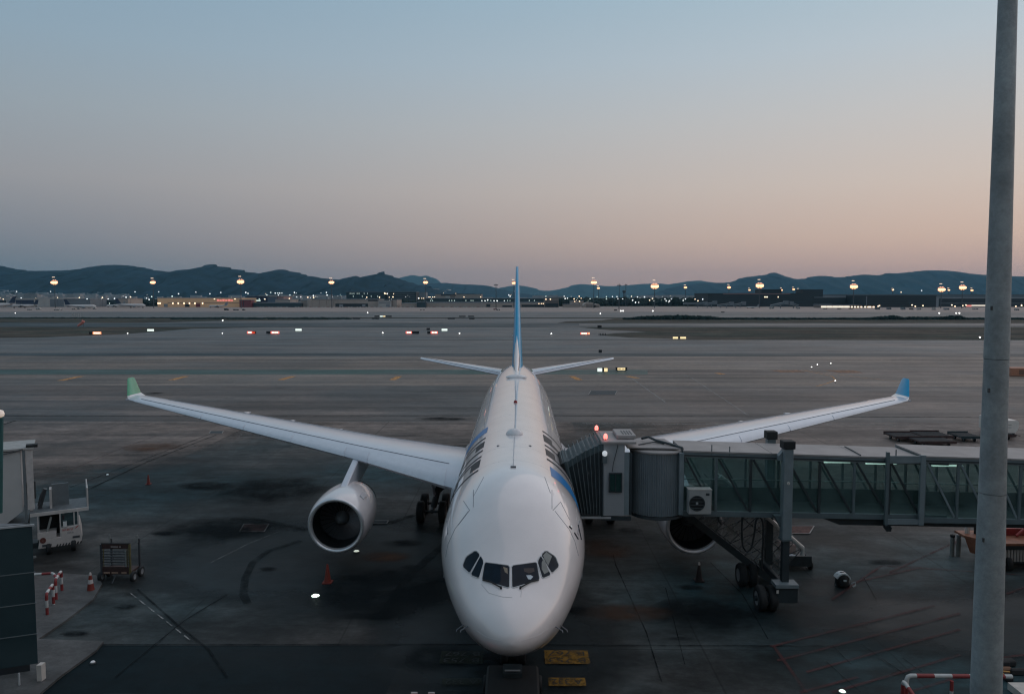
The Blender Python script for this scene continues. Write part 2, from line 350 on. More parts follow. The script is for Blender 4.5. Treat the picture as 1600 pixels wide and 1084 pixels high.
def line(pts, w, m, name='painted_line', z=None, w1=None):
    """a painted line through pixel-surveyed ground points"""
    zc[0] += 0.0004; z = z or zc[0]
    q = [G(*p) for p in pts]; b = MB(); L = []; Rr = []
    for i, p in enumerate(q):
        d = (q[min(i + 1, len(q) - 1)] - q[max(i - 1, 0)]).normalized(); nrm_ = Vector((-d.y, d.x, 0)); ww = w if w1 is None else w + (w1 - w) * i / (len(q) - 1)
        L.append((p.x + nrm_.x * ww / 2, p.y + nrm_.y * ww / 2, z)); Rr.append((p.x - nrm_.x * ww / 2, p.y - nrm_.y * ww / 2, z))
    n = len(q); b.add(L + Rr, [(i, i + 1, n + i + 1, n + i) for i in range(n - 1)])
    o = b.build(name, m)
    if o.data.polygons[0].normal.z < 0: o.data.flip_normals()
    o['kind'] = 'structure'; return o
def blotch(pts, m, name='stain'):
    zc[0] += 0.0004; o = sheet(name, m, [G(*p)[:2] for p in pts], zc[0]); return o
# orange dashes beside the green strip
for a, c in (((94, 595), (127, 588)), ((268, 594), (291, 588)), ((438, 594), (458, 588)), ((613, 594), (624, 588)), ((497, 577), (509, 572)), ((643, 577), (652, 572)), ((60, 577), (80, 572)),
             ((893, 588), (906, 594)), ((980, 588), (996, 591)), ((1120, 583), (1130, 585)), ((330, 577), (345, 572))):
    line([a, c], 1.15, M_yel)
line([(1195, 574), (1245, 577), (1300, 588), (1306, 594), (1290, 600), (1275, 604)], 0.25, M_yel)
line([(1245, 577), (1345, 590), (1420, 598)], 0.2, M_yel)
line([(985, 590), (1040, 629)], 0.18, M_wht)
line([(1005, 560), (1030, 575), (1080, 590), (1170, 650)], 0.12, M_wht)
line([(930, 584), (1050, 578)], 0.35, M_wht)
for a, c in (((1190, 576), (1250, 582)), ((1280, 577), (1340, 583))):     # speckled orange surface patches
    blotch([a, (c[0] - 20, a[1] - 1), (c[0], c[1] - 3), (c[0] + 8, c[1]), (a[0] + 30, c[1])], soft_stain('orange_speckle', (0.42, 0.24, 0.16), 0.75, 1.2), 'painted_patch')
line([(-300, 660), (700, 660)], 0.12, M_wht); line([(910, 662), (1420, 664)], 0.3, M_wht)
line([(-300, 681), (650, 681)], 0.12, M_blk); line([(-300, 640), (730, 640)], 0.14, M_blk); line([(-300, 623), (735, 623)], 0.2, M_blk); line([(-300, 650), (735, 650)], 0.3, M_blk)
line([(860, 623), (1700, 623)], 0.12, M_blk); line([(860, 650), (1700, 653)], 0.25, M_blk); line([(860, 612), (1900, 612)], 0.12, M_wht)
line([(-200, 570), (760, 570)], 0.2, M_blk); line([(-200, 587), (770, 587)], 0.14, M_wht); line([(850, 604), (1900, 604)], 0.2, M_wht)
for yy, ww, mm in ((483.5, 3, M_blk), (489.5, 3, M_blk), (492, 2.5, M_wht), (496.6, 5, M_blk), (505, 2, M_wht), (511.7, 1.5, M_wht), (521.5, 1.5, M_wht), (531, 1.2, M_wht), (537, 2.5, M_blk), (541, 1, M_blk), (547, 1.2, M_blk), (552, .6, M_wht), (563, .6, M_blk)):
    line([(-400, yy), (800, yy + rnd.uniform(-.2, .2)), (2000, yy)], ww, mm)
# runway paint, tar seams
line([(868, 505.2), (868.5, 511)], 9, M_wht, w1=9)
line([(860, 505.2), (866, 511.3)], 8.5, M_wht)
line([(905, 510), (1000, 510.2)], 1.4, M_wht); line([(1300, 510), (1360, 510.3)], 1.2, M_wht)
line([(137, 766), (230, 722), (338, 680)], 0.16, M_blk); line([(110, 762), (215, 722), (325, 680)], 0.10, M_blk); line([(110, 735), (180, 705), (245, 681)], 0.08, M_red)
line([(4, 664), (24, 658)], 0.3, M_blk)
line([(-60, 1001), (60, 1001)], 0.1, M_blk); [line([(u, 925 + (u - 200) * .79), (u + 9, 925 + (u - 191) * .79)], 0.06, M_wht) for u in range(204, 300, 14)]; line([(215, 922), (280, 980), (325, 1015), (355, 1060)], 0.10, M_blk); line([(355, 930), (290, 970), (240, 1010), (180, 1060)], 0.07, M_blk)
line([(130, 1008.5), (700, 1008.5), (1010, 1010), (1300, 1011)], 0.10, M_blk)
line([(958, 868), (962, 884), (985, 935), (1010, 990), (1034, 1068)], 0.06, M_blk); line([(1110, 880), (1160, 930), (1200, 1000)], 0.05, M_blk)
line([(1040, 920), (1070, 1040)], 0.04, M_blk)
line([(440, 830), (390, 850), (330, 880)], 0.03, M_wht)
# red stand lines to the right of the bridge
for q in (((1300, 938), (1378, 885)), ((1378, 885), (1600, 900)), ((1340, 910), (1440, 888)), ((1390, 896), (1500, 845)), ((1204, 1012), (1460, 948)), ((1215, 1034), (1500, 960)), ((1208, 1010), (1260, 1084)),
          ((1260, 1052), (1500, 985)), ((1300, 1084), (1500, 1025)), ((1400, 1090), (1512, 1055)), ((1572, 930), (1640, 905)), ((1560, 1030), (1640, 1020)), ((1250, 1084), (1340, 1060))):
    line(q, 0.14, M_red)
for q in (((1290, 1035), (1345, 1084)), ((1410, 1030), (1440, 1052)), ((1350, 905), (1370, 940)), ((1300, 1010), (1330, 1040)), ((1345, 1008), (1420, 1060))): line(q, 0.05, M_blk)
# hatched inspection covers
def cover(cx, cy, w, h, m, lab):
    t = thing('inspection_cover', lab, 'ground cover', G(cx, cy))
    a, c, e, f = G(cx - w / 2 + h * .6, cy - h / 2), G(cx + w / 2, cy - h / 2), G(cx + w / 2 - h * .6, cy + h / 2), G(cx - w / 2, cy + h / 2)
    b = MB(); b.prism([(p.x, p.y, 0.04) for p in (a, c, e, f)], (0, 0, 0.03)); b.build('cover_plate', m, t)
    b = MB(); qs = [a, c, e, f]
    for i in range(4):
        p, q = qs[i], qs[(i + 1) % 4]; b.bar((p.x, p.y, 0.075), (q.x, q.y, 0.075), 0.06, 0.02)
    b.build('rim', mat('cover_rim', (0.3, 0.28, 0.27), 0.7), t)
M_cov = mat('rusty_cover', (0.08, 0.035, 0.03), 0.8, var=0.5, scale=6); M_cov2 = mat('dark_cover', (0.03, 0.04, 0.045), 0.8, var=0.4, scale=5)
cover(397, 826, 46, 12, M_cov, 'rusty red hatch cover in the apron left of the left engine')
cover(1250, 829, 44, 12, M_cov, 'rusty red hatch cover in the apron right of the covered stairs')
cover(110, 1014, 34, 10, M_cov2, 'dark square drain cover in the pavement by the glass building')
cover(942, 614, 45, 6, M_cov2, 'long dark grid cover in the taxiway behind the bridge canopy')
cover(338, 676, 22, 3.5, M_cov2, 'small dark cover where the two tar lines meet')
cover(590, 817, 34, 5, M_cov2, 'thin dark drain cover right of the left engine')
# tyre marks, residues and painted shade under the aircraft
import math as _m
arc = [(455 + 75 * math.cos(a), 880 + 42 * math.sin(a)) for a in [R(x) for x in range(70, 300, 12)]]
line([(470, 846), (420, 862), (395, 880), (383, 905), (380, 930), (387, 945)], 0.38, M_tyre, 'tyre_mark'); line([(360, 812), (400, 812), (440, 820), (480, 829)], 0.5, M_tyre, 'tyre_mark')
line([(560, 822), (610, 818), (660, 802)], 0.5, M_tyre, 'tyre_mark'); line([(600, 960), (640, 900), (720, 830)], 0.5, M_tyre, 'tyre_mark')
line([(700, 905), (640, 925), (560, 930)], 0.5, M_tyre, 'tyre_mark')
def blob(cx, cy, w, h, m, name='stain', seed=0):
    r2 = random.Random(int(cx * 7 + cy)); ph = r2.uniform(0, 6)
    blotch([(cx + w / 2 * math.cos(a) * (1 + 0.22 * math.sin(3 * a + ph) + r2.uniform(-.06, .06)), cy + h / 2 * math.sin(a) * (1 + 0.2 * math.sin(2 * a + ph))) for a in [2 * math.pi * k / 22 for k in range(22)]], m, name)
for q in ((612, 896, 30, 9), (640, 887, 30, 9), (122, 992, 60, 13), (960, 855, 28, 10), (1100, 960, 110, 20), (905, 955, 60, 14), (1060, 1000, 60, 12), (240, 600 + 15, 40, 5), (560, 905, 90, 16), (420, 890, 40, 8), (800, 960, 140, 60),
          (800, 1045, 150, 70), (1380, 880, 90, 16), (200, 950, 50, 12), (250, 835, 60, 10), (560, 965, 160, 24), (690, 640 + 15, 120, 9), (1080, 920, 60, 12), (330, 760, 120, 18), (620, 850, 90, 20), (980, 830, 60, 14)): blob(*q, M_oil_shade)  # oil spots, with painted shade below the belly
for q in ((610, 935, 300, 130), (1130, 965, 300, 80), (690, 1030, 200, 60), (330, 830, 260, 60), (440, 770, 260, 60)): blob(*q, M_oil_shade)  # broad dark blobs painting the shade under aircraft and wing
for q in ((955, 860, 120, 46), (610, 872, 110, 24), (985, 960, 180, 36), (240, 700, 120, 22)): blob(*q, M_rust)
# the painted stand plates, to be read from the aircraft
def ground_text(txt, cx, cy, w, h, m, name='stand_text'):
    cu = bpy.data.curves.new('t', 'FONT'); cu.body = txt; cu.align_x = 'CENTER'; cu.align_y = 'CENTER'; cu.size = 1.0; cu.extrude = 0
    tmp = bpy.data.objects.new('t', cu); COL.objects.link(tmp); dg = bpy.context.evaluated_depsgraph_get(); me = bpy.data.meshes.new_from_object(tmp.evaluated_get(dg)); bpy.data.objects.remove(tmp)
    xs = [v.co.x for v in me.vertices]; ys = [v.co.y for v in me.vertices]; sx = w / (max(xs) - min(xs)); sy = h / (max(ys) - min(ys)); mxx = (max(xs) + min(xs)) / 2; myy = (max(ys) + min(ys)) / 2
    for v in me.vertices: v.co = (-(v.co.x - mxx) * sx, -(v.co.y - myy) * sy, 0)
    me.materials.append(m); o = bpy.data.objects.new(name, me); COL.objects.link(o); return o
M_txt = mat('black_letter_paint', (0.015, 0.017, 0.018), 0.7)
for (x0, x1, y0, y1, rows, pm, tm) in ((851, 920, 1019, 1040, ('B 767', 'B 753'), M_plate, M_txt), (857, 915, 1062, 1075, ('A 332',), M_plate, M_txt),
                                       (688, 755, 1020, 1040, ('B 767', 'B 753'), M_plate2, M_txt), (690, 752, 1063, 1074, ('A 332',), M_plate2, M_txt)):
    a, c, e, f = G(x0, y0), G(x1, y0), G(x1, y1), G(x0, y1); cx = (a.x + c.x + e.x + f.x) / 4; cy = (a.y + e.y) / 2; w = ((c.x - a.x) + (e.x - f.x)) / 2; h = a.y - f.y
    zc[0] += 0.002; pl = sheet('stand_plate', pm, [(cx - w / 2, cy - h / 2), (cx + w / 2, cy - h / 2), (cx + w / 2, cy + h / 2), (cx - w / 2, cy + h / 2)], zc[0] + 0.004, kind='structure')
    for i, t in enumerate(rows):
        n = len(rows); ty = cy + h / 2 - h * (i + 0.5) / n
        o = ground_text(t, 0, 0, w * 0.82, h / n * 0.62, tm); o.location = (cx, ty, zc[0] + 0.008); o.parent = pl
        if pm is M_plate2: o['label'] = 'almost worn off lettering'

# ------------------------------------------------------------------ hills
def hill(name, pts, d, m, back=300, foot=1100, seed=1, rough=1.0):
    r2 = random.Random(seed); xs = []; px = pts[0][0]
    while px <= pts[-1][0]: xs.append(px); px += 3.0
    rings = []
    rows = 9
    import mathutils.noise as mn
    for k in range(rows + 1):
        t = k / rows; row = []
        for px in xs:
            top = P(px, smooth_interp(pts, px) + 0.35 * mn.noise(Vector((px * 0.23, seed, 0))), d).z
            x = P(px, 460, d).x; tt = t ** 0.85
            nz = mn.fractal(Vector((px * 0.05, t * 2.2, seed * 3.1)), 1, 2, 4) * (1 - abs(2 * t - 1)) * 0.22 * rough
            row.append(Vector((x + 60 * mn.noise(Vector((px * .1, t * 3, seed))), d - foot * (1 - t) + 350 * mn.noise(Vector((px * .06, t, seed + 9))) * (1 - t), max(-5, top * (tt + nz)))))
        rings.append(row)
    row = [Vector((p.x, p.y + back, -20)) for p in rings[-1]]; rings.append(row)
    b = MB(); b.loft(rings, False); o = b.build(name, m, smooth=True); o['kind'] = 'structure'; return o
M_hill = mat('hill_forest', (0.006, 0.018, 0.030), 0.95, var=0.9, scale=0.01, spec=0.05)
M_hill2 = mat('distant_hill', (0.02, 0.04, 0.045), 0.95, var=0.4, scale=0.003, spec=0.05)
hill('hills', [(-420, 430), (-200, 421), (-60, 418), (0, 415), (30, 421), (45, 423), (80, 423), (110, 422), (150, 416), (175, 414), (205, 415), (250, 423), (270, 425), (290, 423), (315, 417), (332, 413), (350, 417), (375, 422), (400, 427), (412, 426),
              (440, 421), (460, 425), (490, 432), (530, 437), (545, 434), (556, 431), (570, 436), (580, 433), (597, 424), (612, 431), (640, 441), (665, 447), (700, 455), (735, 461)], 5300, M_hill, seed=2)
hill('hills', [(560, 458), (630, 448), (690, 442), (720, 444), (758, 446), (780, 451), (805, 456), (840, 462)], 8800, M_hill, seed=3)
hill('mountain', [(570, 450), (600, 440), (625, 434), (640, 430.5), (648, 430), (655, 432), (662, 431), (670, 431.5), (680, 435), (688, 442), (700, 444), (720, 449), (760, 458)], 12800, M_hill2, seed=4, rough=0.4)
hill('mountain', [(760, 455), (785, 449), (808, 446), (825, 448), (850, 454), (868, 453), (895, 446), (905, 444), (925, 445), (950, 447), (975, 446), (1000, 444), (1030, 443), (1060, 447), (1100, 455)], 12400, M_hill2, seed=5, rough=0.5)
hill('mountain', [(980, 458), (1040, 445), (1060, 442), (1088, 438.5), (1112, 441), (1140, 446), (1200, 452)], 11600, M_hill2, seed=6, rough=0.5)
hill('hills', [(1010, 462), (1040, 452), (1060, 447), (1100, 442), (1140, 441), (1160, 434), (1190, 430), (1210, 426), (1225, 431), (1245, 436), (1270, 432), (1285, 431), (1310, 433), (1350, 429), (1370, 430), (1385, 427), (1402, 427), (1440, 423),
              (1480, 423), (1505, 426), (1530, 429), (1560, 431), (1600, 432), (1700, 434), (1850, 428), (2050, 436)], 8600, M_hill, seed=7)

HAZE = True
if HAZE:
    b = MB(); b.box(-14000, 14000, -60, 13200, -12, 430)
    m = bpy.data.materials.new('haze'); m.use_nodes = True; m.node_tree.nodes.clear()
    v = m.node_tree.nodes.new('ShaderNodeVolumePrincipled'); o_ = m.node_tree.nodes.new('ShaderNodeOutputMaterial')
    v.inputs['Color'].default_value = (0.36, 0.76, 1.0, 1); v.inputs['Density'].default_value = 4.4e-5; v.inputs['Anisotropy'].default_value = 0.0
    m.node_tree.links.new(v.outputs[0], o_.inputs['Volume'])
    hz = b.build('haze', m); hz['kind'] = 'stuff'
    hz['label'] = 'thin blue evening haze over the airfield and hills'
# ------------------------------------------------------------------ the terminal the picture is taken from, and its glass pier on the left
M_wall = mat('terminal_panel', (0.22, 0.23, 0.24), 0.5, var=0.06)
M_winfill = mat('nose_fill_window', (0.1, 0.1, 0.1), 0.2, emit=(1.0, 0.82, 0.66), es=0.5, var=0.02)  # unseen glowing panes, added to throw warm light on the nose
M_tglass = mat('dark_terminal_glass', (0.02, 0.03, 0.035), 0.08, var=0.05)
tb = thing('terminal_building', 'grey terminal facade with added glowing windows behind the camera', 'building', (0, -3, 0))
b = MB(); b.box(-75, 75, -24, -3.0, 0, 12.2); b.box(-75, 75, -24, -1.6, 18.2, 19.6); b.box(-75, 75, -24, -9, 12.2, 18.2); b.build('wall', M_wall, tb)
for i in range(30):
    x = -75 + i * 5; b = MB(); b.box(x + .2, x + 4.8, -2.95, -2.7, 6.6, 10.6); b.build('window', M_winfill if i in (13, 17, 18, 19, 20, 22, 26) else M_tglass, tb)
for i in range(12):
    x = -60 + i * 10.6
    b = MB(); b.cbox((x, -1.4, 18.0), (0.5, 0.35, 0.4)); fl_ = b.build('floodlight', mat('dark_metal', (0.05, 0.055, 0.06), 0.5), tb)
    b = MB(); b.cbox((x, -1.2, 17.98), (0.34, 0.06, 0.26)); b.build('lamp', lamp_mat('flood_glass', (1, 0.80, 0.6), 150), fl_)

gb = thing('glass_building', 'dark teal glass clad pier wall at the lower left edge', 'building', (-21, 24, 0))
M_clad = mat('teal_glass_cladding', (0.035, 0.06, 0.068), 0.22, var=0.10, scale=0.8)
M_cladl = mat('cladding_joint', (0.16, 0.19, 0.2), 0.6)
TL, BL = P(52, 820, 27.9), P(60, 1028, 27.9)
def bz(p): return Vector((p.x, p.y, p.z))
xw = TL.x - 0.05; ztop = TL.z; zg = 0.13
p_near = G(0, 1057, zg); xn = p_near.x - 0.35; ynear = 22.0
dirw = (Vector((xn, p_near.y, 0)) - Vector((xw, 27.9, 0))); dirw = dirw / abs(dirw.y)
def wallp(dy, z): return Vector((xw + dirw.x * dy, 27.9 - dy, z))
b = MB(); b.prism([wallp(0, zg + .25), wallp(10, zg + .25), wallp(10, ztop), wallp(0, ztop)], (-14, 0, 0)); b.build('wall', M_clad, gb)
b = MB(); b.prism([wallp(0.1, 0.1), wallp(10, 0.1), wallp(10, zg + .26), wallp(0.1, zg + .26)], (-13.9, 0, 0)); b.build('plinth', mat('plinth_dark', (0.02, 0.025, 0.03), 0.8), gb)
for i, z in enumerate((1.55, 2.75, 3.95)):
    b = MB(); b.bar(wallp(-0.01, z) + Vector((0.01, 0, 0)), wallp(10, z) + Vector((0.01, 0, 0)), 0.03, 0.03); b.build('joint', M_cladl, gb)
b = MB(); b.bar(wallp(-0.02, ztop) + Vector((0.02, 0, 0.0)), wallp(10, ztop) + Vector((0.02, 0, 0.0)), 0.06, 0.07); b.build('roof_edge', mat('roof_edge_metal', (0.45, 0.47, 0.48), 0.4), gb)
b = MB(); b.prism([wallp(0, ztop + .02) + Vector((-.06, 0, 0)), wallp(10, ztop + .02) + Vector((-.06, 0, 0)), wallp(10, ztop + .06) + Vector((-.06, 0, 0)), wallp(0, ztop + .06) + Vector((-.06, 0, 0))], (-13.8, 0, 0)); b.build('roof', mat('roof_membrane', (0.16, 0.17, 0.18), 0.8), gb)
b = MB(); q = P(52, 1026, 27.0); b.box(q.x + .1, q.x + .28, 27.0, 27.25, .14, .75); b.build('meter_box', mat('pale_box', (0.6, 0.55, 0.5), 0.6), gb)
b = MB(); b.box(q.x - .5 + .1, q.x - .45 + .1, 26.7, 26.75, .14, .6); b.build('drain_pipe', mat('roof_edge_metal', (0.45, 0.47, 0.48), 0.4), gb)
pp = thing('edge_post', 'thin teal steel post with a pale lamp on top at the left picture edge', 'post', P(2, 830, 29.5))
q0, q1 = P(1, 830, 29.5), P(1, 652, 29.5); b = MB(); b.tube([(q0.x, 29.5, ztop), (q1.x, 29.5, q1.z)], 0.10, 10); b.build('pole', mat('teal_steel', (0.03, 0.10, 0.10), 0.4), pp)
b = MB(); b.lathe([(0.02, 0), (0.12, .05), (0.14, .15), (0.10, .27), (0.02, .3)], (q1.x, 29.5, q1.z)); b.build('lamp', lamp_mat('lamp_pale', (1, .72, .5), 0.3), pp)

# ------------------------------------------------------------------ the airliner
NY, NX = 22.0, -0.24
AC = thing('airliner', 'big white twin engine airliner parked nose on at the gate with blue tail fin', 'aircraft', (NX, NY, 0))
M_white = mat('white_aircraft_paint', (0.80, 0.74, 0.73), 0.28, coat=1.0, var=0.06, scale=0.6)
M_wingt = mat('grey_wing_paint', (0.62, 0.63, 0.68), 0.22, coat=0.3, var=0.05, scale=0.6)
M_slat = mat('slat_paint', (0.70, 0.70, 0.74), 0.2, metal=0.1, coat=0.3, var=0.04)
M_lip = mat('polished_intake_lip', (0.78, 0.76, 0.77), 0.3, metal=0.6, var=0.03)
M_dark = mat('dark_metal', (0.05, 0.055, 0.06), 0.5)
M_black = mat('black_rubber', (0.012, 0.013, 0.014), 0.75)
M_void = mat('engine_void', (0.006, 0.007, 0.008), 0.6)
M_line = mat('panel_line_grey', (0.16, 0.17, 0.19), 0.6); M_seam = mat('skin_seam', (0.62, 0.585, 0.58), 0.4)
M_blue = mat('blue_livery', (0.010, 0.34, 0.60), 0.3, coat=0.3, var=0.06)
M_greenl = mat('green_livery', (0.045, 0.30, 0.16), 0.25, coat=0.4, var=0.06)
M_grey = mat('dark_grey_livery', (0.022, 0.026, 0.032), 0.5, var=0.05, spec=0.2)
m, n, l, bs = new_mat('blue_green_livery'); MATS['blue_green_livery'] = m      # painted fade from blue into green
t_ = n.new('ShaderNodeTexCoord'); s_ = n.new('ShaderNodeSeparateXYZ'); l.new(t_.outputs['Generated'], s_.inputs[0])
r_ = n.new('ShaderNodeValToRGB'); e_ = r_.color_ramp.elements; e_[0].position = 0.22; e_[0].color = (0.01, 0.17, 0.10, 1); e_[1].position = 0.55; e_[1].color = (0.008, 0.18, 0.46, 1)
l.new(s_.outputs[2], r_.inputs[0]); l.new(r_.outputs[0], bs.inputs['Base Color']); bs.inputs['Roughness'].default_value = 0.35; bs.inputs['Specular IOR Level'].default_value = 0.3

ZT = [(0, 3.98), (.05, 4.16), (.2, 4.36), (.5, 4.60), (1.0, 4.86), (1.7, 5.12), (2.1, 5.36), (2.55, 5.66), (3.2, 6.18), (4.0, 6.72), (5.0, 7.16), (6.0, 7.43), (7.0, 7.57), (8, 7.62), (20, 7.74), (40, 7.95), (47, 8.0), (52, 7.8), (56, 7.35), (58.5, 6.95)]
ZB = [(0, 3.98), (.05, 3.83), (.2, 3.64), (.5, 3.42), (1, 3.14), (1.7, 2.84), (2.5, 2.42), (3.5, 2.25), (5, 2.11), (6.5, 2.03), (8, 1.99), (20, 2.1), (36, 2.26), (40, 2.6), (46, 3.7), (52, 5.0), (56, 5.85), (58.5, 6.4)]
ZC = [(0, 3.98), (1, 4.05), (2, 4.2), (3, 4.4), (4.5, 4.62), (6, 4.76), (7.5, 4.81), (20, 4.92), (40, 5.2), (46, 5.8), (52, 6.4), (58.5, 6.68)]
HW = [(0, 0.0), (.05, .22), (.2, .46), (.5, .76), (1, 1.12), (1.7, 1.50), (2.5, 1.85), (3.2, 2.10), (4.0, 2.34), (5.0, 2.57), (6.0, 2.72), (7.0, 2.80), (8, 2.82), (36, 2.82), (40, 2.76), (44, 2.5), (48, 2.05), (52, 1.45), (56, .8), (58.5, .28)]
def fus_pt(x, th, off=0.0, side=1):
    """point on the skin: x from the nose, th degrees from the crown"""
    zt, zb, zc_, hw = (smooth_interp(t, x) for t in (ZT, ZB, ZC, HW)); a = R(th)
    ca, sa = math.cos(a), math.sin(a); z = zc_ + (zt - zc_ + off) * ca if ca >= 0 else zc_ + (zc_ - zb + off) * ca
    return Vector((NX + side * (hw + off) * sa, NY + x, z))
xs = [0.0, .02, .05, .1, .17, .27, .4, .55, .75, 1.0, 1.3, 1.6, 1.85, 2.1, 2.35, 2.6, 2.9, 3.3, 3.7, 4.2, 4.7, 5.2, 5.8, 6.5, 7.3, 8.2] + [9.5 + 1.5 * i for i in range(19)] + [38, 40, 42, 44, 46, 48, 50, 52, 54, 56, 57.5, 58.5]
NT = 96; rings = []
for x in xs:
    xx = max(x, 0.0005); rings.append([fus_pt(xx, 360 * k / NT) for k in range(NT)])
# let the nose tip be a real cap
b = MB(); b.loft(rings, True, True); fus = b.build('fuselage', M_white, AC, smooth=True)
dg = bpy.context.evaluated_depsgraph_get()
bmf = bmesh.new(); bmf.from_mesh(fus.data); bmf.transform(Matrix.Translation(wloc(fus))); BV = BVHTree.FromBMesh(bmf)
def skin(px, py):
    o = Vector((0, 0, CAMH)); h = BV.ray_cast(o, ray(px, py), 200)
    return (h[0], h[1]) if h[0] is not None else (None, None)
def decal(name, poly, m, off=0.012, cuts=3, parent=AC, thick=0.0):
    """a patch lying on the fuselage skin, outline surveyed from the photograph"""
    bm = bmesh.new(); vs = [bm.verts.new((x, y, 0)) for x, y in poly]; bm.faces.new(vs)
    bmesh.ops.triangulate(bm, faces=bm.faces)
    for _ in range(cuts): bmesh.ops.subdivide_edges(bm, edges=list(bm.edges), cuts=1, use_grid_fill=True)
    bmesh.ops.triangulate(bm, faces=bm.faces)
    b = MB(); b.v = []; bad = False
    for v in bm.verts:
        h, nn = skin(v.co.x, v.co.y)
        if h is None: bad = True; h = P(v.co.x, v.co.y, 30); nn = Vector((0, 0, 1))
        b.v.append(h + nn * off)
    bm.verts.index_update(); b.f = [tuple(v.index for v in f.verts) for f in bm.faces]; bm.free()
    o = b.build(name, m, parent, smooth=True)
    if sum(f.normal.y for f in o.data.polygons) > 0 and abs(sum(f.normal.y for f in o.data.polygons)) > abs(sum(f.normal.z for f in o.data.polygons)): o.data.flip_normals()
    return o
def skin_line(name, pts, w, m, parent=AC, off=0.006):
    b = MB(); q = []
    for (a, c) in zip(pts, pts[1:]):
        nn = max(2, int(math.hypot(a[0] - c[0], a[1] - c[1]) / 3))
        for i in range(nn): t = i / nn; q.append((a[0] + (c[0] - a[0]) * t, a[1] + (c[1] - a[1]) * t))
    q.append(pts[-1]); hp = [skin(*p) for p in q]; hp = [(h + nn * off) for h, nn in hp if h is not None]
    if len(hp) < 2: return None
    b.tube(hp, w / 2, 5); return b.build(name, m, parent)
# flight deck windows
M_cock = mat('cockpit_glass', (0.004, 0.010, 0.020), 0.06, var=0.3, scale=4, spec=0.22)
M_frame = mat('window_frame_white', (0.62, 0.61, 0.62), 0.3)
XC = 798.0
def inset(poly, k):
    cx = sum(p[0] for p in poly) / len(poly); cy = sum(p[1] for p in poly) / len(poly)
    o = []
    for p in poly:
        d = math.hypot(p[0] - cx, p[1] - cy); o.append((p[0] + (cx - p[0]) / d * k, p[1] + (cy - p[1]) / d * k))
    return o
def rounded(poly, r=1.6):
    o = []; n = len(poly)
    for i in range(n):
        p, a, c = poly[i], poly[i - 1], poly[(i + 1) % n]
        for q, t in ((a, 1), (c, -1)):
            d = math.hypot(q[0] - p[0], q[1] - p[1]); k = min(r, d * .4) / d; o.append((p[0] + (q[0] - p[0]) * k, p[1] + (q[1] - p[1]) * k))
    return o
front = [(758.4, 879.0), (795.2, 884.2), (795.0, 917.4), (754.2, 905.4)]
side1 = [(750.8, 868.7), (755.4, 878.4), (748.7, 902.2), (736.3, 897.0)]
side2 = [(742.9, 860.8), (749.6, 867.4), (734.2, 894.2), (723.8, 883.9), (729.6, 870.6)]
for poly in (front, side1, side2):
    for sgn in (1, -1):
        pl = [(XC + sgn * (p[0] - XC), p[1]) for p in poly]
        seal = decal('window_seal', rounded(inset(pl, -1.0), 2.2), mat('window_seal', (0.03, 0.035, 0.04), 0.6), 0.010, 3)
        seal.name = 'cockpit_window'
        decal('pane', rounded(inset(pl, 0.3), 1.8), M_cock, 0.020, 3, parent=seal)
        skin_line('frame', [*rounded(inset(pl, -2.0), 2.5), rounded(inset(pl, -2.0), 2.5)[0]], 0.035, M_frame, seal, off=0.008)
# what shows behind the windscreens: pale paper, seats and headrests
M_paper = mat('pale_paper', (0.5, 0.55, 0.6), 0.6); M_seatp = mat('dim_seat_cover', (0.05, 0.035, 0.035), 0.6); M_tan = mat('dim_tan_sheet', (0.24, 0.19, 0.14), 0.6)
decal('sun_visor', [(786, 885.5), (793, 888), (793.5, 897), (789, 894)], M_tan, 0.024, 2)
decal('paper', [(822, 899), (829, 898.5), (833, 901), (829, 905.5), (825, 905)], M_paper, 0.024, 2)
decal('headrest', [(818, 888), (834, 887.5), (835, 893), (826, 896), (819, 893)], M_seatp, 0.024, 2)
decal('side_shade', [(846, 879), (849.5, 871), (857, 893), (850, 897), (846, 889)], mat('grey_shade', (0.2, 0.21, 0.2), 0.4), 0.024, 2)
decal('side_shade', [(848, 868), (853.2, 862), (862, 869), (856, 884)], mat('grey_shade', (0.2, 0.21, 0.2), 0.4), 0.024, 2)
for sgn in (1, -1):
    q = [skin(XC + sgn * (p[0] - XC), p[1]) for p in ((755, 906.5), (768, 910), (783, 919))]
    b = MB(); b.tube([h + nn * .05 for h, nn in q], 0.022, 6); b.tube([q[2][0] + q[2][1] * 0.0, q[2][0] + q[2][1] * .08], 0.035, 8); b.build('wiper', M_black, AC)
# seams, doors, probes
seams = [[(732, 798), (711, 826), (700, 850), (696.5, 870)], [(867, 798), (889, 826), (898, 845), (904, 868)], [(724, 782), (734, 797), (716, 820)], [(864, 797), (876, 784), (890, 812)],
         [(740, 765), (739.5, 792)], [(862.5, 765), (862.5, 795)], [(745, 985), (760, 995), (783, 1001)], [(857, 982), (840, 993), (815, 1001)],
         [(752, 912), (764, 926), (785, 932), (800, 933)], [(815, 922), (814, 932)], [(806, 603), (804, 686)], [(756, 745), (740, 775)], [(851, 745), (860, 770)]]
for i_, s_ in enumerate(seams): skin_line('panel_line', s_, 0.016 if i_ in (6, 7) else 0.022, M_seam if i_ in (6, 7, 8, 9) else M_line, off=0.0)
for s_ in ([(903, 820), (908, 843)], [(897, 832), (903, 842)], [(889, 822), (893, 826)]): skin_line('door_marking', s_, 0.06, M_grey)
for (x, th, sd) in ((2.2, 112, 1), (2.2, 112, -1), (1.6, 104, 1), (1.6, 104, -1)):
    p = fus_pt(x, th, 0, sd); q = fus_pt(x, th, .22, sd) + Vector((0, -.18, 0)); b = MB(); b.tube([p, q], 0.02, 6); b.tube([q, q + Vector((0, -.12, 0))], 0.015, 6); b.build('probe', M_line, AC)
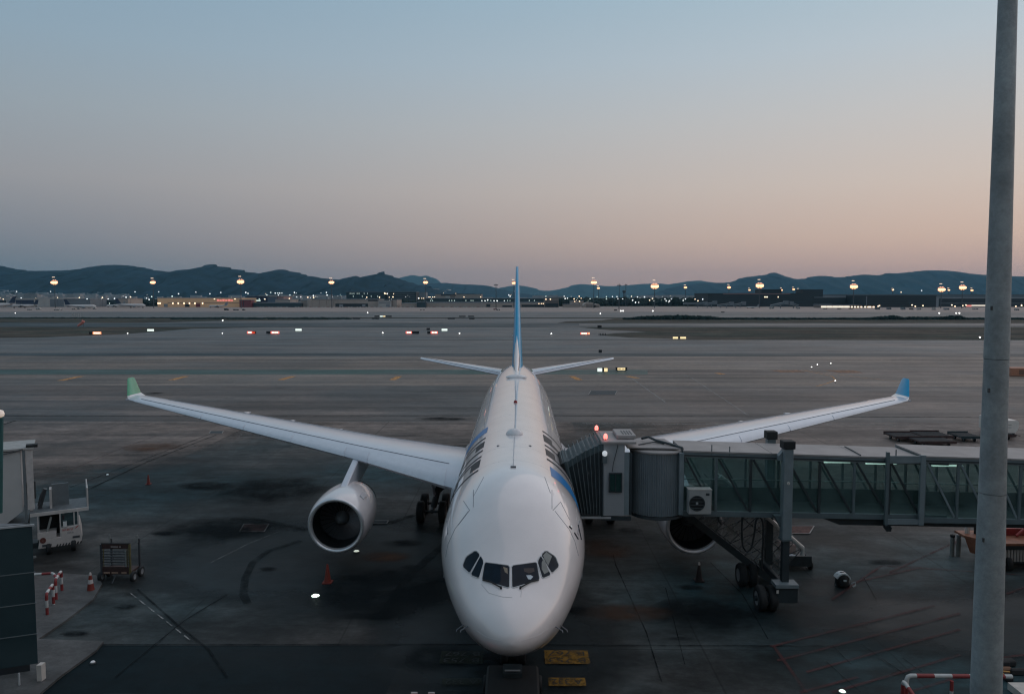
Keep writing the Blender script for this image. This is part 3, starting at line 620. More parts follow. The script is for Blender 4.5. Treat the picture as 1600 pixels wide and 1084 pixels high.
# radome joint and skin joints
for x in (8.9, 11.7, 16.0, 20.2, 24.0, 28.0, 32.0, 36.0):
    b = MB(); b.tube([fus_pt(x, th, -.003 if x > 2 else .0) for th in range(0, 361, 6)], .008 if x > 2 else .010, 4, cap=False); b.build('skin_joint', M_seam, AC)
for th in (34, -34, 62, -62):
    b = MB(); b.tube([fus_pt(5 + k, abs(th), -.003, 1 if th > 0 else -1) for k in range(30)], .007, 4); b.build('skin_joint', M_seam, AC)
# aerials, domes and beacon on the crown
def crown(x, off=0.0): return fus_pt(x, 0, off)
M_whp = mat('white_fairing', (0.72, 0.7, 0.71), 0.25, coat=0.4)
c = crown(38.3); b = MB(); rg = []
for t in range(9):
    u = t / 8 * 2 - 1; wdt = 0.30 * math.sqrt(max(0.02, 1 - u * u)) + .02; rg.append([Vector((c.x + u * .85, c.y + wdt * math.cos(a) * 1.5, c.z - .05 + 0.28 * max(0, math.sin(a)) * math.sqrt(max(.1, 1 - u * u)))) for a in [2 * math.pi * k / 12 for k in range(12)]])
b.loft(rg, True, True); b.build('aerial_fairing', M_whp, AC, smooth=True)
c = crown(14.6); b = MB(); b.lathe([(0.42, -.06), (0.40, .06), (.33, .16), (.2, .24), (.02, .27)], c, n=24, cap=True); b.build('satcom_dome', M_whp, AC, smooth=True)
for x in (10.9, 9.4, 8.05, 12.6, 30.5):
    c = crown(x); b = MB(); b.prism([(c.x - .02, c.y - .16, c.z - .02), (c.x - .02, c.y + .2, c.z - .02), (c.x - .02, c.y + .24, c.z + .26), (c.x - .02, c.y + .08, c.z + .26)], (.04, 0, 0)); b.build('blade_aerial', M_whp, AC)
c = crown(7.7); b = MB(); b.cbox((c.x, c.y, c.z + .02), (.22, .12, .06)); b.build('static_port', M_line, AC)
c = crown(24.8); b = MB(); b.lathe([(0.12, -.02), (.11, .08), (.05, .15), (.01, .16)], c, n=12); b.build('beacon', mat('red_beacon', (0.25, 0.02, 0.02), 0.3), AC)
for sd in (-1, 1):
    p = fus_pt(12.2, 15, 0, sd); b = MB(); b.lathe([(0.07, -.02), (.06, .03), (.01, .04)], p, n=10); b.build('static_port', M_line, AC)
# livery bands: letters wrapped round the fuselage, first letter as a wide blue to green bar
def wrap(name, x0, x1, t0, t1, side, m, lean=0.0, off=0.008, lab=None):
    nx_, nt_ = max(2, int((x1 - x0) / .3) + 1), max(3, int((t1 - t0) / 4) + 1); rgs = []
    for i in range(nt_):
        th = t0 + (t1 - t0) * i / (nt_ - 1); rgs.append([fus_pt(x0 + (x1 - x0) * j / (nx_ - 1) + lean * (th - t0) / 60, th, off, side) for j in range(nx_)])
    b = MB(); b.loft(rgs, False); o = b.build(name, m, AC, smooth=True, label=lab); 
    if o.data.polygons[0].normal.z < 0: o.data.flip_normals()
    return o
# viewer's left (starboard): L at the rear, reading forward
wrap('livery_bar', 17.1, 18.7, 31, 118, -1, MATS['blue_green_livery'], lab='wide bar fading from blue to green')
for x, wd in ((15.45, .36), (12.45, .36), (11.2, .34), (8.65, .32)): wrap('livery_letter', x, x + wd, 31, 112, -1, M_grey)
for x0, x1 in ((13.35, 14.5), (9.35, 10.55)):
    wrap('livery_letter', x0, x1, 31, 41, -1, M_grey); wrap('livery_letter', x1 + .004, x1 + .30, 31, 112, -1, M_grey); wrap('livery_letter', x0 + .1, x1 - .2, 58, 70, -1, M_grey); wrap('livery_letter', x0 - .1, x1, 92, 100, -1, M_grey)
# viewer's right (port): L in front, reading back
wrap('livery_bar', 8.1, 9.7, 33, 118, 1, MATS['blue_green_livery'], lab='wide bar fading from blue to green')
for x, wd in ((10.75, .34), (13.75, .34), (14.85, .34), (17.3, .36)): wrap('livery_letter', x, x + wd, 31, 112, 1, M_grey)
for x0, x1 in ((12.0, 13.15), (15.5, 16.6)):
    wrap('livery_letter', x0, x1, 31, 42, 1, M_grey); wrap('livery_letter', x0 - .30, x0 - .004, 31, 112, 1, M_grey); wrap('livery_letter', x0 + .2, x1 - .1, 58, 70, 1, M_grey)
# cabin windows and passenger doors along both sides
M_cabw = mat('cabin_window', (0.02, 0.025, 0.03), 0.1)
for sd in (-1, 1):
    for k in range(26):
        x = 7.2 + k * 0.53 * 1.0
        if 12.6 < x < 14.6: continue
        b = MB(); c0, c1, c2, c3 = fus_pt(x, 80, .008, sd), fus_pt(x + .23, 80, .008, sd), fus_pt(x + .23, 87, .008, sd), fus_pt(x, 87, .008, sd); b.add([c0, c1, c2, c3], [(0, 1, 2, 3)]); b.build('cabin_window', M_cabw, AC)
    for x in (5.2, 13.2):
        b = MB(); b.tube([fus_pt(x, 66, .006, sd), fus_pt(x, 104, .006, sd), fus_pt(x + 1.1, 104, .006, sd), fus_pt(x + 1.1, 66, .006, sd), fus_pt(x, 66, .006, sd)], .02, 5); b.build('door_outline', M_line, AC)

# wings
def airfoil(c, t, n=14):
    """closed outline (chordwise 0..1, thickness) upper TE->LE->lower TE"""
    up, lo = [], []
    for i in range(n + 1):
        s = (1 - math.cos(math.pi * i / n)) / 2
        y = 5 * t * (0.2969 * math.sqrt(s) - 0.126 * s - 0.3516 * s * s + 0.2843 * s**3 - 0.1015 * s**4); cam_ = 0.018 * (1 - (2 * s - 1) ** 2)
        up.append((s * c, (y + cam_) * c)); lo.append((s * c, (-y * .8 + cam_) * c))
    return up[::-1] + lo[1:]
def wing_sec(y, k=0):                      # y metres from the centreline -> LE pos, chord, thickness
    yy = [0, 3.45, 9.4, 29.95]; le = [15.6, 17.75, 21.85, 35.7]; ch = [12.5, 10.6, 7.4, 2.6]; zz = [3.75, 4.22, 4.86, 6.42]; th = [.14, .135, .115, .10]
    f = lambda t: interp(list(zip(yy, t)), y)
    return f(le), f(ch), f(zz) , f(th)
def make_wing(sd):
    lab = 'wing on the picture left, with green winglet' if sd < 0 else 'wing on the picture right, with blue winglet'
    st = [2.2, 3.45, 5, 7, 9.4, 12, 15, 18, 21, 24, 27, 29.95]; rings = []
    for y in st:
        le, ch, z, th = wing_sec(y); rings.append([Vector((NX + sd * y, NY + le + a, z + h)) for a, h in airfoil(ch, th)])
    b = MB(); b.loft(rings, True, True); w = b.build('wing', M_wingt, AC, smooth=True, auto=50, label=lab)
    # slats: five panels along the leading edge
    cuts = [3.75, 8.6, 10.2, 14.2, 18.2, 22.2, 29.4]
    for a0, a1 in zip(cuts, cuts[1:]):
        if a0 == 8.6: m_, nm = M_wingt, 'pylon_fillet'
        else: m_, nm = M_slat, 'slat'
        rings = []
        for y in (a0 + .03, (a0 + a1) / 2, a1 - .03):
            le, ch, z, th = wing_sec(y); af = airfoil(ch, th); fr = [(a, h) for a, h in af if a < .155 * ch]
            rings.append([Vector((NX + sd * y, NY + le + a * 1.0 - .035, z + h * 1.02 + (.012 if h > 0 else -.012))) for a, h in fr])
        b = MB(); b.loft(rings, True, True); b.build(nm, m_, w, smooth=True, auto=50)
    b = MB(); pts = []
    for y in [3.7 + i * .9 for i in range(29)]:
        le, ch, z, th = wing_sec(min(y, 29)); af = airfoil(ch, th); q = min(af[:15], key=lambda p: abs(p[0] - .165 * ch)); pts.append(Vector((NX + sd * min(y, 29), NY + le + q[0], z + q[1] + .008)))
    b.tube(pts, 0.022, 5); b.build('slat_gap', M_line, w)
    # flaps and aileron lines, flap track fairings
    pts = []
    for y in [3.9 + i * .9 for i in range(27)]:
        le, ch, z, th = wing_sec(y); af = airfoil(ch, th); q = min(af[:15], key=lambda p: abs(p[0] - .78 * ch)); pts.append(Vector((NX + sd * y, NY + le + q[0], z + q[1] + .006)))
    b = MB(); b.tube(pts, 0.02, 5); b.build('flap_line', M_line, w)
    for y in (6.2, 12.5, 16.5, 20.5):
        le, ch, z, th = wing_sec(y); b = MB(); c = Vector((NX + sd * y, NY + le + ch * .82, z - .12)); rg = []
        for t in range(9):
            u = t / 8; r = .26 * math.sin(math.pi * (.08 + u * .88)); rg.append([c + Vector((r * .7 * math.cos(a), -1.8 + 4.2 * u, -.1 + r * math.sin(a))) for a in [2 * math.pi * k / 10 for k in range(10)]])
        b.loft(rg, True, True); b.build('flap_fairing', M_wingt, w, smooth=True)
    # winglet
    le, ch, z, th = wing_sec(29.95); base = Vector((NX + sd * 29.95, NY + le, z)); rings = []
    for t, dy, dx, dz, c in ((0, 0, 0, 0, 2.6), (1, .18, .20, .05, 2.55), (2, .34, .42, .24, 2.15), (3, .78, 1.35, 1.42, 1.15), (4, .81, 1.5, 1.52, .8)):
        sec = airfoil(c, .09 if t else .10); nv = Vector((sd * -1, 0, .35)).normalized() if t > 1 else (Vector((0, 0, 1)) if t == 0 else Vector((sd * -.6, 0, .8)))
        rings.append([base + Vector((sd * dy, dx + a, dz)) + nv * h for a, h in sec])
    b = MB(); b.loft(rings[:3], True, True); b.build('winglet_root', M_white, w, smooth=True, auto=50)
    b = MB(); b.loft(rings[2:], True, True); b.build('winglet', M_greenl if sd < 0 else M_blue, w, smooth=True, auto=50)
    b = MB(); q = base + Vector((sd * .2, .3, .02)); b.cbox(q, (.22, .4, .1)); b.build('navigation_light', mat('nav_glass', (.5, .5, .55), .1), w)
    # belly fairing side
    rg = []
    for x, r, hh in ((14.0, .05, .3), (15.5, .55, .9), (17.5, .95, 1.4), (21, 1.05, 1.6), (26, 1.0, 1.6), (30, .6, 1.2), (32, .05, .4)):
        rg.append([Vector((NX + sd * (2.5 + r * math.cos(a)), NY + x, 3.6 + hh * math.sin(a))) for a in [2 * math.pi * k / 16 for k in range(16)]])
    b = MB(); b.loft(rg, True, True); b.build('wing_root_fairing', M_wingt, AC, smooth=True)
    return w
for sd in (-1, 1): make_wing(sd)

# engines
def make_engine(sd):
    cx, cz, y0 = NX + sd * 9.42, 2.36, NY + 16.9
    e = None
    prof = [(1.50, .10), (1.56, .30), (1.61, .8), (1.64, 1.5), (1.63, 2.3), (1.57, 3.1), (1.44, 4.0), (1.28, 4.7), (1.26, 4.75)]
    b = MB(); rg = []
    for r, t in prof: rg.append([Vector((cx + r * math.cos(a), y0 + t - .10 * math.sin(a), cz + r * math.sin(a) * 1.01)) for a in [2 * math.pi * k / 48 for k in range(48)]])
    b.loft(rg, True); e = b.build('engine', M_white, AC, smooth=True, label='engine on the picture left' if sd < 0 else 'engine on the picture right, half hidden by the bridge stairs')
    lip = [(1.505, .12), (1.47, .03), (1.42, -.02), (1.35, 0), (1.29, .08), (1.27, .2)]
    b = MB(); b.loft([[Vector((cx + r * math.cos(a), y0 + t - .10 * math.sin(a), cz + r * math.sin(a) * 1.01)) for a in [2 * math.pi * k / 48 for k in range(48)]] for r, t in lip], True); b.build('intake_lip', M_lip, e, smooth=True)
    b = MB(); b.loft([[Vector((cx + r * math.cos(a), y0 + t - .10 * math.sin(a), cz + r * math.sin(a))) for a in [2 * math.pi * k / 48 for k in range(48)]] for r, t in ((1.272, .19), (1.25, .5), (1.24, 1.3), (1.24, 1.6), (0.02, 1.62))], True); b.build('intake_duct', M_void, e, smooth=True, auto=40)
    b = MB(); b.lathe([(0.02, .95), (.12, 1.0), (.28, 1.18), (.38, 1.4), (.4, 1.55)], (cx, y0, cz), axis='Y', n=20); b.build('spinner', mat('spinner_grey', (0.14, 0.145, 0.15), 0.4), e, smooth=True)
    b = MB()
    for k in range(26):
        a = 2 * math.pi * k / 26; c1 = Vector((math.cos(a), 0, math.sin(a))); t1 = Vector((-math.sin(a), 0, math.cos(a))); o = Vector((cx, y0 + 1.5, cz))
        b.add([o + c1 * .36 - t1 * .03, o + c1 * 1.22 - t1 * .15 + Vector((0, -.05, 0)), o + c1 * 1.22 + t1 * .13 + Vector((0, .06, 0)), o + c1 * .36 + t1 * .05 + Vector((0, .05, 0))], [(0, 1, 2, 3)])
    fb = b.build('fan_blades', mat('fan_titanium', (0.12, 0.12, 0.13), 0.4, metal=.6), e)
    b = MB(); b.lathe([(1.28, 4.73), (1.0, 4.9), (.85, 5.6), (.55, 6.3), (.5, 6.35)], (cx, y0, cz), axis='Y', n=28); b.build('exhaust', M_dark, e, smooth=True)
    b = MB(); 
    prof = [(1.35, 1.62, .16), (1.9, 1.75, .2), (3.3, 1.85, .22), (5.2, 2.55, .24), (7.6, 2.2, .18)]
    # pylon: a thin fin from the cowl up to the wing
    pts = [(1.5, 1.55), (4.9, 2.42), (5.6, 2.62), (9.5, 2.3), (9.5, 1.7), (6.3, 1.15), (4.7, .9), (1.9, 1.5)]
    for w_, sc in ((.19, 1.0),):
        b.prism([(cx - w_, y0 + a, cz + h) for a, h in pts], (2 * w_, 0, 0))
    b.build('pylon', M_wingt, AC, bevel=.05)
    b = MB(); b.cbox((cx - sd * 1.15, y0 + 1.6, cz + 1.22), (.04, .8, .28), ry=sd * R(40)); b.build('strake', M_whp, e)
    return e
for sd in (-1, 1): make_engine(sd)

# tail
def fin_sec(t):                           # t 0 root .. 1 tip
    return 45.2 + t * 9.6, 8.3 - t * 5.3, 7.55 + t * 9.85, (.105 - .02 * t)
rings = []
for t in (0, .18, .4, .6, .8, 1.0):
    le, ch, z, th = fin_sec(t); rings.append([Vector((NX + h * 1.3, NY + le + a, z)) for a, h in [(p[0], p[1] - 0.018 * (1 - (2 * p[0] / ch - 1) ** 2) * ch) for p in airfoil(ch, th)]])
b = MB(); b.loft(rings, True, True); fin = b.build('tail_fin', M_blue, AC, smooth=True, auto=60, label='tall blue tail fin')
rg = []
for x, zt, w_ in ((41.5, 7.93, .06), (43, 8.1, .16), (44.5, 8.5, .24), (46.2, 9.4, .30), (47.6, 10.35, .2), (48.3, 10.8, .06)):
    zb_ = 7.6; rg.append([Vector((NX + w_ * math.cos(a), NY + x - .35, (zt + zb_) / 2 + (zt - zb_) / 2 * math.sin(a))) for a in [2 * math.pi * k / 14 for k in range(14)]])
b = MB(); b.loft(rg, True, True); b.build('fin_fillet', M_white, AC, smooth=True)
for z, s in ((9.3, 1), (10.6, -1), (12.0, 1), (12.7, -1), (14.2, 1), (14.9, -1)):
    t = (z - 7.55) / 9.85; le, ch, _, th = fin_sec(t); b = MB(); b.cbox((NX + s * ch * th * .62, NY + le + ch * .45, z), (.05, .3, .16)); b.build('rivet_plate', M_whp, fin)
le, ch, z, th = fin_sec(.08); 
for s in (-1, 1):
    b = MB(); rg = [[Vector((NX + s * (ch * .05 + .02), NY + le + a, zz)) for a in (1.6, 4.5, 8)] for zz in (7.8, 8.6, 9.4)]
def make_tailplane(sd):
    rings = []
    for t in (0, .3, .7, .96, 1):
        y = 0.6 + t * 9.15; le = 47.2 + t * 6.4 + (.25 if t == 1 else 0); ch = 5.6 - t * 3.5 - (.5 if t == 1 else 0); z = 7.0 + t * 1.12
        rings.append([Vector((NX + sd * y, NY + le + a, z + h)) for a, h in airfoil(ch, .10)])
    b = MB(); b.loft(rings, True, True); o = b.build('tailplane', M_wingt, AC, smooth=True, auto=50)
    b = MB(); b.tube([Vector((NX + sd * (1.6 + t * 8), NY + 47.25 + .75 + t * 6.1, 7.33 + t * .95)) for t in (0, .5, 1)], .02, 5); b.build('elevator_line', M_line, o)
for sd in (-1, 1): make_tailplane(sd)
for sd in (-1, 1):
    p = fus_pt(49, 52, .02, sd); b = MB(); b.cbox(p + Vector((0, .4, .05)), (.5, 1.6, .12), ry=sd * R(40)); b.build('stabiliser_fairing', mat('green_edge', (0.12, 0.2, 0.17), 0.4), AC)

# landing gear
def wheel(g, c, r, w, m=M_black):
    b = MB(); b.lathe([(r * .55, -w / 2), (r * .88, -w / 2), (r, -w * .3), (r, w * .3), (r * .88, w / 2), (r * .55, w / 2)], c, axis='X', n=24); o = b.build('wheel', m, g, smooth=True, auto=40)
    b = MB(); b.lathe([(.02, -w * .42), (r * .5, -w * .40), (r * .56, -w * .48), (r * .56, w * .48), (r * .5, w * .4), (.02, w * .42)], c, axis='X', n=16); b.build('hub', mat('wheel_hub', (0.25, 0.26, 0.27), 0.4), o); return o
b = MB(); gx, gy = NX, NY + 6.9; b.tube([(gx, gy + .25, 2.4), (gx, gy, .55)], .12, 12); b.tube([(gx, gy + 1.5, 2.3), (gx, gy + .05, 1.2)], .06, 8); b.tube([(gx - .35, gy, .52), (gx + .35, gy, .52)], .07, 8)
b.cbox((gx, gy - .12, 1.5), (.5, .08, .2)); ng = b.build('nose_gear', M_dark, AC)
for s in (-.36, .36): wheel(ng, (gx + s, gy, .52), .52, .3)
b = MB(); b.cbox((gx - .55, gy + .6, 1.9), (.04, 2.0, .9)); b.cbox((gx + .55, gy + .6, 1.9), (.04, 2.0, .9)); b.build('gear_door', M_white, AC)
for sd in (-1, 1):
    gx, gy = NX + sd * 5.34, NY + 26.3; b = MB(); b.tube([(gx - sd * .9, gy, 4.2), (gx, gy, .75)], .2, 14); b.tube([(gx, gy - 1.0, .72), (gx, gy + 1.0, .72)], .13, 10); b.tube([(gx - sd * 2.4, gy, 3.6), (gx - sd * .2, gy, 1.6)], .1, 8)
    for yy in (-1, 1): b.tube([(gx - .75, gy + yy, .72), (gx + .75, gy + yy, .72)], .09, 8)
    mg = b.build('main_gear', M_dark, AC)
    for yy in (-1, 1):
        for xx in (-.7, .7): wheel(mg, (gx + xx, gy + yy, .70), .70, .46)
    b = MB(); b.cbox((gx + sd * .95 - sd * .9, gy, 2.6), (.06, 1.9, 1.9), ry=sd * R(12)); b.build('gear_door', M_wingt, AC)

# ------------------------------------------------------------------ passenger boarding bridge on the right
YB = 34.3; YBK = 36.7                         # front and rear faces of the tunnel
BR = thing('boarding_bridge', 'glass sided passenger boarding bridge docked to the airliner on the right', 'boarding bridge', (12.8, 34.6, 0))
M_bteal = mat('bridge_steel_teal', (0.10, 0.13, 0.14), 0.45, var=0.12, scale=2)
M_bdark = mat('bridge_steel_dark', (0.025, 0.035, 0.04), 0.5, var=0.2, scale=3)
M_bmid = mat('bridge_steel_mid', (0.17, 0.205, 0.22), 0.45, var=0.12, scale=2)
M_roof = mat('bridge_roof', (0.30, 0.275, 0.265), 0.6, var=0.14, scale=1.2, bump=.2)
M_cabw = mat('cab_panel', (0.30, 0.31, 0.32), 0.45, var=0.06, scale=1.5)
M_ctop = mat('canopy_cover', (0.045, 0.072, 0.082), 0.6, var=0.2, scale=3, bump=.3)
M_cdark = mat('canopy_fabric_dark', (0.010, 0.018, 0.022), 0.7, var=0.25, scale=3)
M_crib = mat('canopy_rib', (0.12, 0.15, 0.16), 0.5)
M_pane = glassy('bridge_glass', (0.58, 0.72, 0.72), gloss=0.06, opaque=0.26, ocol=(0.15, 0.23, 0.225))
M_paneb = glassy('bridge_glass_rear', (0.62, 0.76, 0.76), gloss=0.04, opaque=0.25, ocol=(0.12, 0.19, 0.19))
M_tubel = lamp_mat('tunnel_tube_light', (0.72, 0.95, 0.82), 0.9)
ztL, zbL = P(1067, 705, YB).z, P(1067, 806, YB).z        # left end
ztR, zbR = P(1600, 722, YB).z, P(1600, 815, YB).z        # at the right picture edge
xL, xR = P(1067, 750, YB).x, P(1600, 760, YB).x
sl_t = (ztR - ztL) / (xR - xL); sl_b = (zbR - zbL) / (xR - xL)
def zt(x): return ztL + (x - xL) * sl_t
def zb(x): return zbL + (x - xL) * sl_b
XS = P(1440, 760, YB).x                        # where the inner tunnel slides into the outer one
XE = 34.0
def slab(x0, x1, y0, y1, za0, za1, zb0, zb1):    # box whose top/bottom follow the slope
    b = MB(); return b.add([(x0, y0, za0), (x1, y0, za1), (x1, y1, za1), (x0, y1, za0), (x0, y0, zb0), (x1, y0, zb1), (x1, y1, zb1), (x0, y1, zb0)], [(0, 3, 2, 1), (4, 5, 6, 7), (0, 1, 5, 4), (1, 2, 6, 5), (2, 3, 7, 6), (3, 0, 4, 7)])
H = .30
def tunnel(x0, x1, grow, nm):
    g = grow; y0, y1 = YB - g, YBK + g
    T0, T1, B0, B1 = zt(x0) + g, zt(x1) + g, zb(x0) - g * .7, zb(x1) - g * .7
    # roof in panels with standing seams
    n = max(2, int((x1 - x0) / 3.2)); 
    for i in range(n):
        a, c = x0 + (x1 - x0) * i / n, x0 + (x1 - x0) * (i + 1) / n; f = lambda x: T0 + (T1 - T0) * (x - x0) / (x1 - x0)
        slab(a + .012, c - .012, y0 - .05, y1 + .05, f(a) - .02, f(c) - .02, f(a) + .05, f(c) + .05).build('roof_panel', M_roof, BR)
    slab(x0, x1, y0, y0 + .12, T0 - .26, T1 - .26, T0 - .022, T1 - .022).build('top_beam', M_bmid, BR)
    slab(x0, x1, y0 - .04, y0 + .0, T0 - .20, T1 - .20, T0 - .14, T1 - .14).build('gutter', M_bdark, BR)
    slab(x0, x1, y1 - .12, y1, T0 - .26, T1 - .26, T0 - .022, T1 - .022).build('top_beam', M_bmid, BR)
    slab(x0, x1, y0, y0 + .14, B0, B1, B0 + .24, B1 + .24).build('bottom_beam', M_bteal, BR)
    slab(x0, x1, y1 - .14, y1, B0, B1, B0 + .24, B1 + .24).build('bottom_beam', M_bteal, BR)
    slab(x0, x1, y0 + .15, y1 - .15, B0 + .02, B1 + .02, B0 + .16, B1 + .16).build('floor', M_bdark, BR)
    slab(x0, x1, y0 + .15, y1 - .15, T0 - .12, T1 - .12, T0 - .05, T1 - .05).build('ceiling', mat('tunnel_ceiling', (0.10, 0.13, 0.13), 0.7), BR)
    slab(x0, x1, y1 - .22, y1 - .18, B0 + .17, B1 + .17, B0 + .85, B1 + .85).build('kick_panel', mat('kick_panel', (0.02, 0.035, 0.035), 0.6), BR)
    return T0, T1, B0, B1, y0, y1
pxs_in = [1067, 1119, 1173, 1228, 1281, 1335, 1390, 1440]
pxs_out = [1445, 1497, 1549, 1595, 1650, 1700, 1760, 1820, 1880]
for (x0, x1, grow, pxs, nm) in ((xL, XS + 1.2, 0.0, pxs_in, 'in'), (XS, XE, 0.13, pxs_out, 'out')):
    T0, T1, B0, B1, y0, y1 = tunnel(x0, x1, grow, nm)
    ft = lambda x: T0 + (T1 - T0) * (x - x0) / (x1 - x0) - .26
    fb_ = lambda x: B0 + (B1 - B0) * (x - x0) / (x1 - x0) + .24
    X = [P(p, 760, y0).x for p in pxs]
    for i, x in enumerate(X):
        b = MB(); b.box(x - .055, x + .055, y0 + .005, y0 + .10, fb_(x), ft(x)); b.build('post', M_bteal if nm == 'out' or i % 2 else M_bdark, BR)
        if nm == 'in' or i < 7:
            xb = x + .45; b = MB(); b.box(xb - .05, xb + .05, y1 - .11, y1 - .02, fb_(xb), ft(xb)); b.build('rear_post', M_bdark, BR)
    for a, c in zip(X, X[1:]):
        b = MB(); b.bar((a + .10, y0 + .06, ft(a) - .03), (c - .10, y0 + .06, fb_(c) + .05), .085, .07, up=(0, 1, 0)); b.build('diagonal', M_bdark if nm == 'in' else M_bmid, BR)
        b = MB(); b.bar((a + .55, y1 - .07, ft(a) - .03), (c + .35, y1 - .07, fb_(c) + .05), .085, .07, up=(0, 1, 0)); b.build('rear_diagonal', M_bdark, BR)
        b = MB(); b.add([(a + .06, y0 + .112, fb_(a)), (c - .06, y0 + .112, fb_(c)), (c - .06, y0 + .112, ft(c)), (a + .06, y0 + .112, ft(a))], [(0, 1, 2, 3)]); b.build('window_pane', M_pane, BR)
        b = MB(); b.add([(a + .5, y1 - .125, fb_(a)), (c + .4, y1 - .125, fb_(c)), (c + .4, y1 - .125, ft(c)), (a + .5, y1 - .125, ft(a))], [(0, 1, 2, 3)]); b.build('window_pane', M_paneb, BR)
    b = MB(); b.tube([(X[0] + .2, y1 - .3, fb_(X[0]) + 1.0), (X[-1], y1 - .3, fb_(X[-1]) + 1.0)], .03, 6); b.build('handrail', M_bmid, BR)
# sliding collar of the outer tunnel
xc_ = XS; y0 = YB - .2
for (a, c) in (((P(1390, 700, y0).x, zt(XS) + .16), (P(1440, 700, y0).x, zt(XS) + .16)),): pass
XA, XB = P(1388, 700, y0).x, P(1444, 700, y0).x
b = MB(); b.box(XA, XB + .1, y0, y0 + .1, zt(XA) - .20, zt(XA) + .13); b.build('collar_beam', M_bmid, BR)
b = MB(); b.box(XA, XB + .1, y0, y0 + .1, zb(XA) - .18, zb(XA) + .06); b.build('collar_beam', M_bmid, BR)
b = MB(); b.box(XB - .12, XB + .1, y0 - .02, y0 + .12, zb(XA) - .2, zt(XA) + .16); b.build('collar_post', M_bmid, BR)
b = MB(); b.box(XA - .05, XA + .08, y0 - .02, y0 + .12, zb(XA) - .2, zt(XA) + .3); b.build('collar_post', M_bteal, BR)
# lit tubes under the tunnel ceiling
for px_ in (1304, 1376, 1480):
    q = P(px_, 718, YB + 1.0); b = MB(); b.box(q.x - .7, q.x + .7, YB + .9, YB + 1.05, zt(q.x) - .50, zt(q.x) - .45); b.build('tube_or_fill_light', M_tubel, BR)
M_tubefill = lamp_mat('hidden_fill_light', (0.80, 1.0, 0.92), 7)  # strips hidden behind the top beam, added to brighten the tunnel
for px_ in (1095, 1150, 1255, 1335, 1415, 1520, 1620):
    q = P(px_, 718, YB + 1.0); b = MB(); b.box(q.x - .6, q.x + .6, YB + 1.15, YB + 1.3, zt(q.x) - .20, zt(q.x) - .15); b.build('tube_or_fill_light', M_tubefill, BR)
# cables and small masts on the roof
for px_, w_ in ((1112, .35), (1140, .3), (1400, .4)):
    q = P(px_, 705, YB); b = MB(); b.box(q.x - .02, q.x + .02, YB - .03, YB + .01, zt(q.x) - .2, zt(q.x) + w_); b.build('roof_stub', M_bteal, BR)
for a, c, d_ in ((1320, 1345, 36.4), (1460, 1485, 36.4), (1525, 1540, 36.3)):
    A_, C_ = P(a, 700, d_), P(c, 700, YB + .1); b = MB(); b.tube([(A_.x, d_, zt(A_.x) + .07), ((A_.x + C_.x) / 2, (d_ + YB) / 2, zt(A_.x) + .08), (C_.x, YB + .1, zt(C_.x) + .07)], .03, 5); b.build('roof_cable', M_bdark, BR)
# under-tunnel duct and camera
A_, C_ = P(1276, 810, YB + .5), P(1600, 815, YB + .5)
b = MB(); b.prism([(A_.x, YB + .35, zb(A_.x) - .02), (XE, YB + .35, zb(XE) - .12), (XE, YB + .35, zb(XE) - .42), (A_.x + 1.0, YB + .35, zb(A_.x) - .40)], (0, 1.6, 0)); b.build('cable_duct', M_bdark, BR)
q = P(1385, 822, YB + .2); b = MB(); b.box(q.x - .1, q.x + .1, YB + .15, YB + .3, q.z, zb(q.x)); b.cbox((q.x, YB + .1, q.z - .02), (.22, .35, .2), rx=.3); b.build('camera_box', M_bdark, BR)
# rotunda
cx_, cy_ = P(1026, 750, 35.4).x, 35.45; rt = 1.24
z0, z1 = P(1025, 806, YB).z - .02, P(1025, 708, YB - .1).z
b = MB(); rg = []
for z in (z0, z1):
    ring = []
    for k in range(144):
        a = 2 * math.pi * k / 144; rr_ = rt + (.022 if k % 2 else -.022) * (1 if k % 4 < 2 else .8); ring.append(Vector((cx_ + rr_ * math.cos(a), cy_ + rr_ * math.sin(a), z)))
    rg.append(ring)
b.loft(rg, True); b.build('rotunda_curtain', mat('rotunda_slats', (0.16, 0.185, 0.20), 0.42, var=0.1, scale=1.5), BR)
b = MB(); b.lathe([(0.02, z1 + .10), (rt + .08, z1 + .04), (rt + .10, z1), (rt + .08, z1 - .06), (rt - .05, z1 - .06)], (cx_, cy_, 0), n=48); b.build('rotunda_roof', M_roof, BR)
b = MB(); b.lathe([(rt + .05, z0 - .02), (rt + .07, z0 - .14), (rt - .15, z0 - .22), (.02, z0 - .22)], (cx_, cy_, 0), n=48); b.build('rotunda_floor', M_bdark, BR)
q0, q1 = P(1010, 690, 36.6), P(1060, 706, 34.6)
b = MB(); b.prism([(q0.x - 1.2, 36.9, z1 + .12), (q0.x + .9, 36.9, z1 + .12), (q1.x + .1, 34.5, z1 + .12), (q0.x - 1.2, 34.7, z1 + .12)], (0, 0, .06)); b.build('roof_deck', M_roof, BR)
b = MB(); b.tube([(q0.x - .3, 36.2, z1 + .3), (q0.x, 36.0, z1 + .42), (q0.x + .3, 35.8, z1 + .3), (q1.x - .2, 35, z1 + .24), (q1.x + .15, 34.5, z1 + .2), (q1.x + .25, 34.25, z1 - .4)], .06, 7); b.build('hose', M_bdark, BR)
b = MB(); b.tube([(q0.x - .6, 35.2, z1 + .2), (q0.x + .2, 35.6, z1 + .26), (q1.x - .5, 35.4, z1 + .2)], .03, 5); b.build('hose', M_bdark, BR)
# rotunda posts either side
for pa, pb, m_ in ((975, 984, M_bmid), (1061, 1068, M_bmid), (983, 987, M_bdark)):
    A_, C_ = P(pa, 750, YB - .05).x, P(pb, 750, YB - .05).x; b = MB(); b.box(A_, C_, YB - .1, YB + .15, z0 + .1, z1); b.build('frame_post', m_, BR)
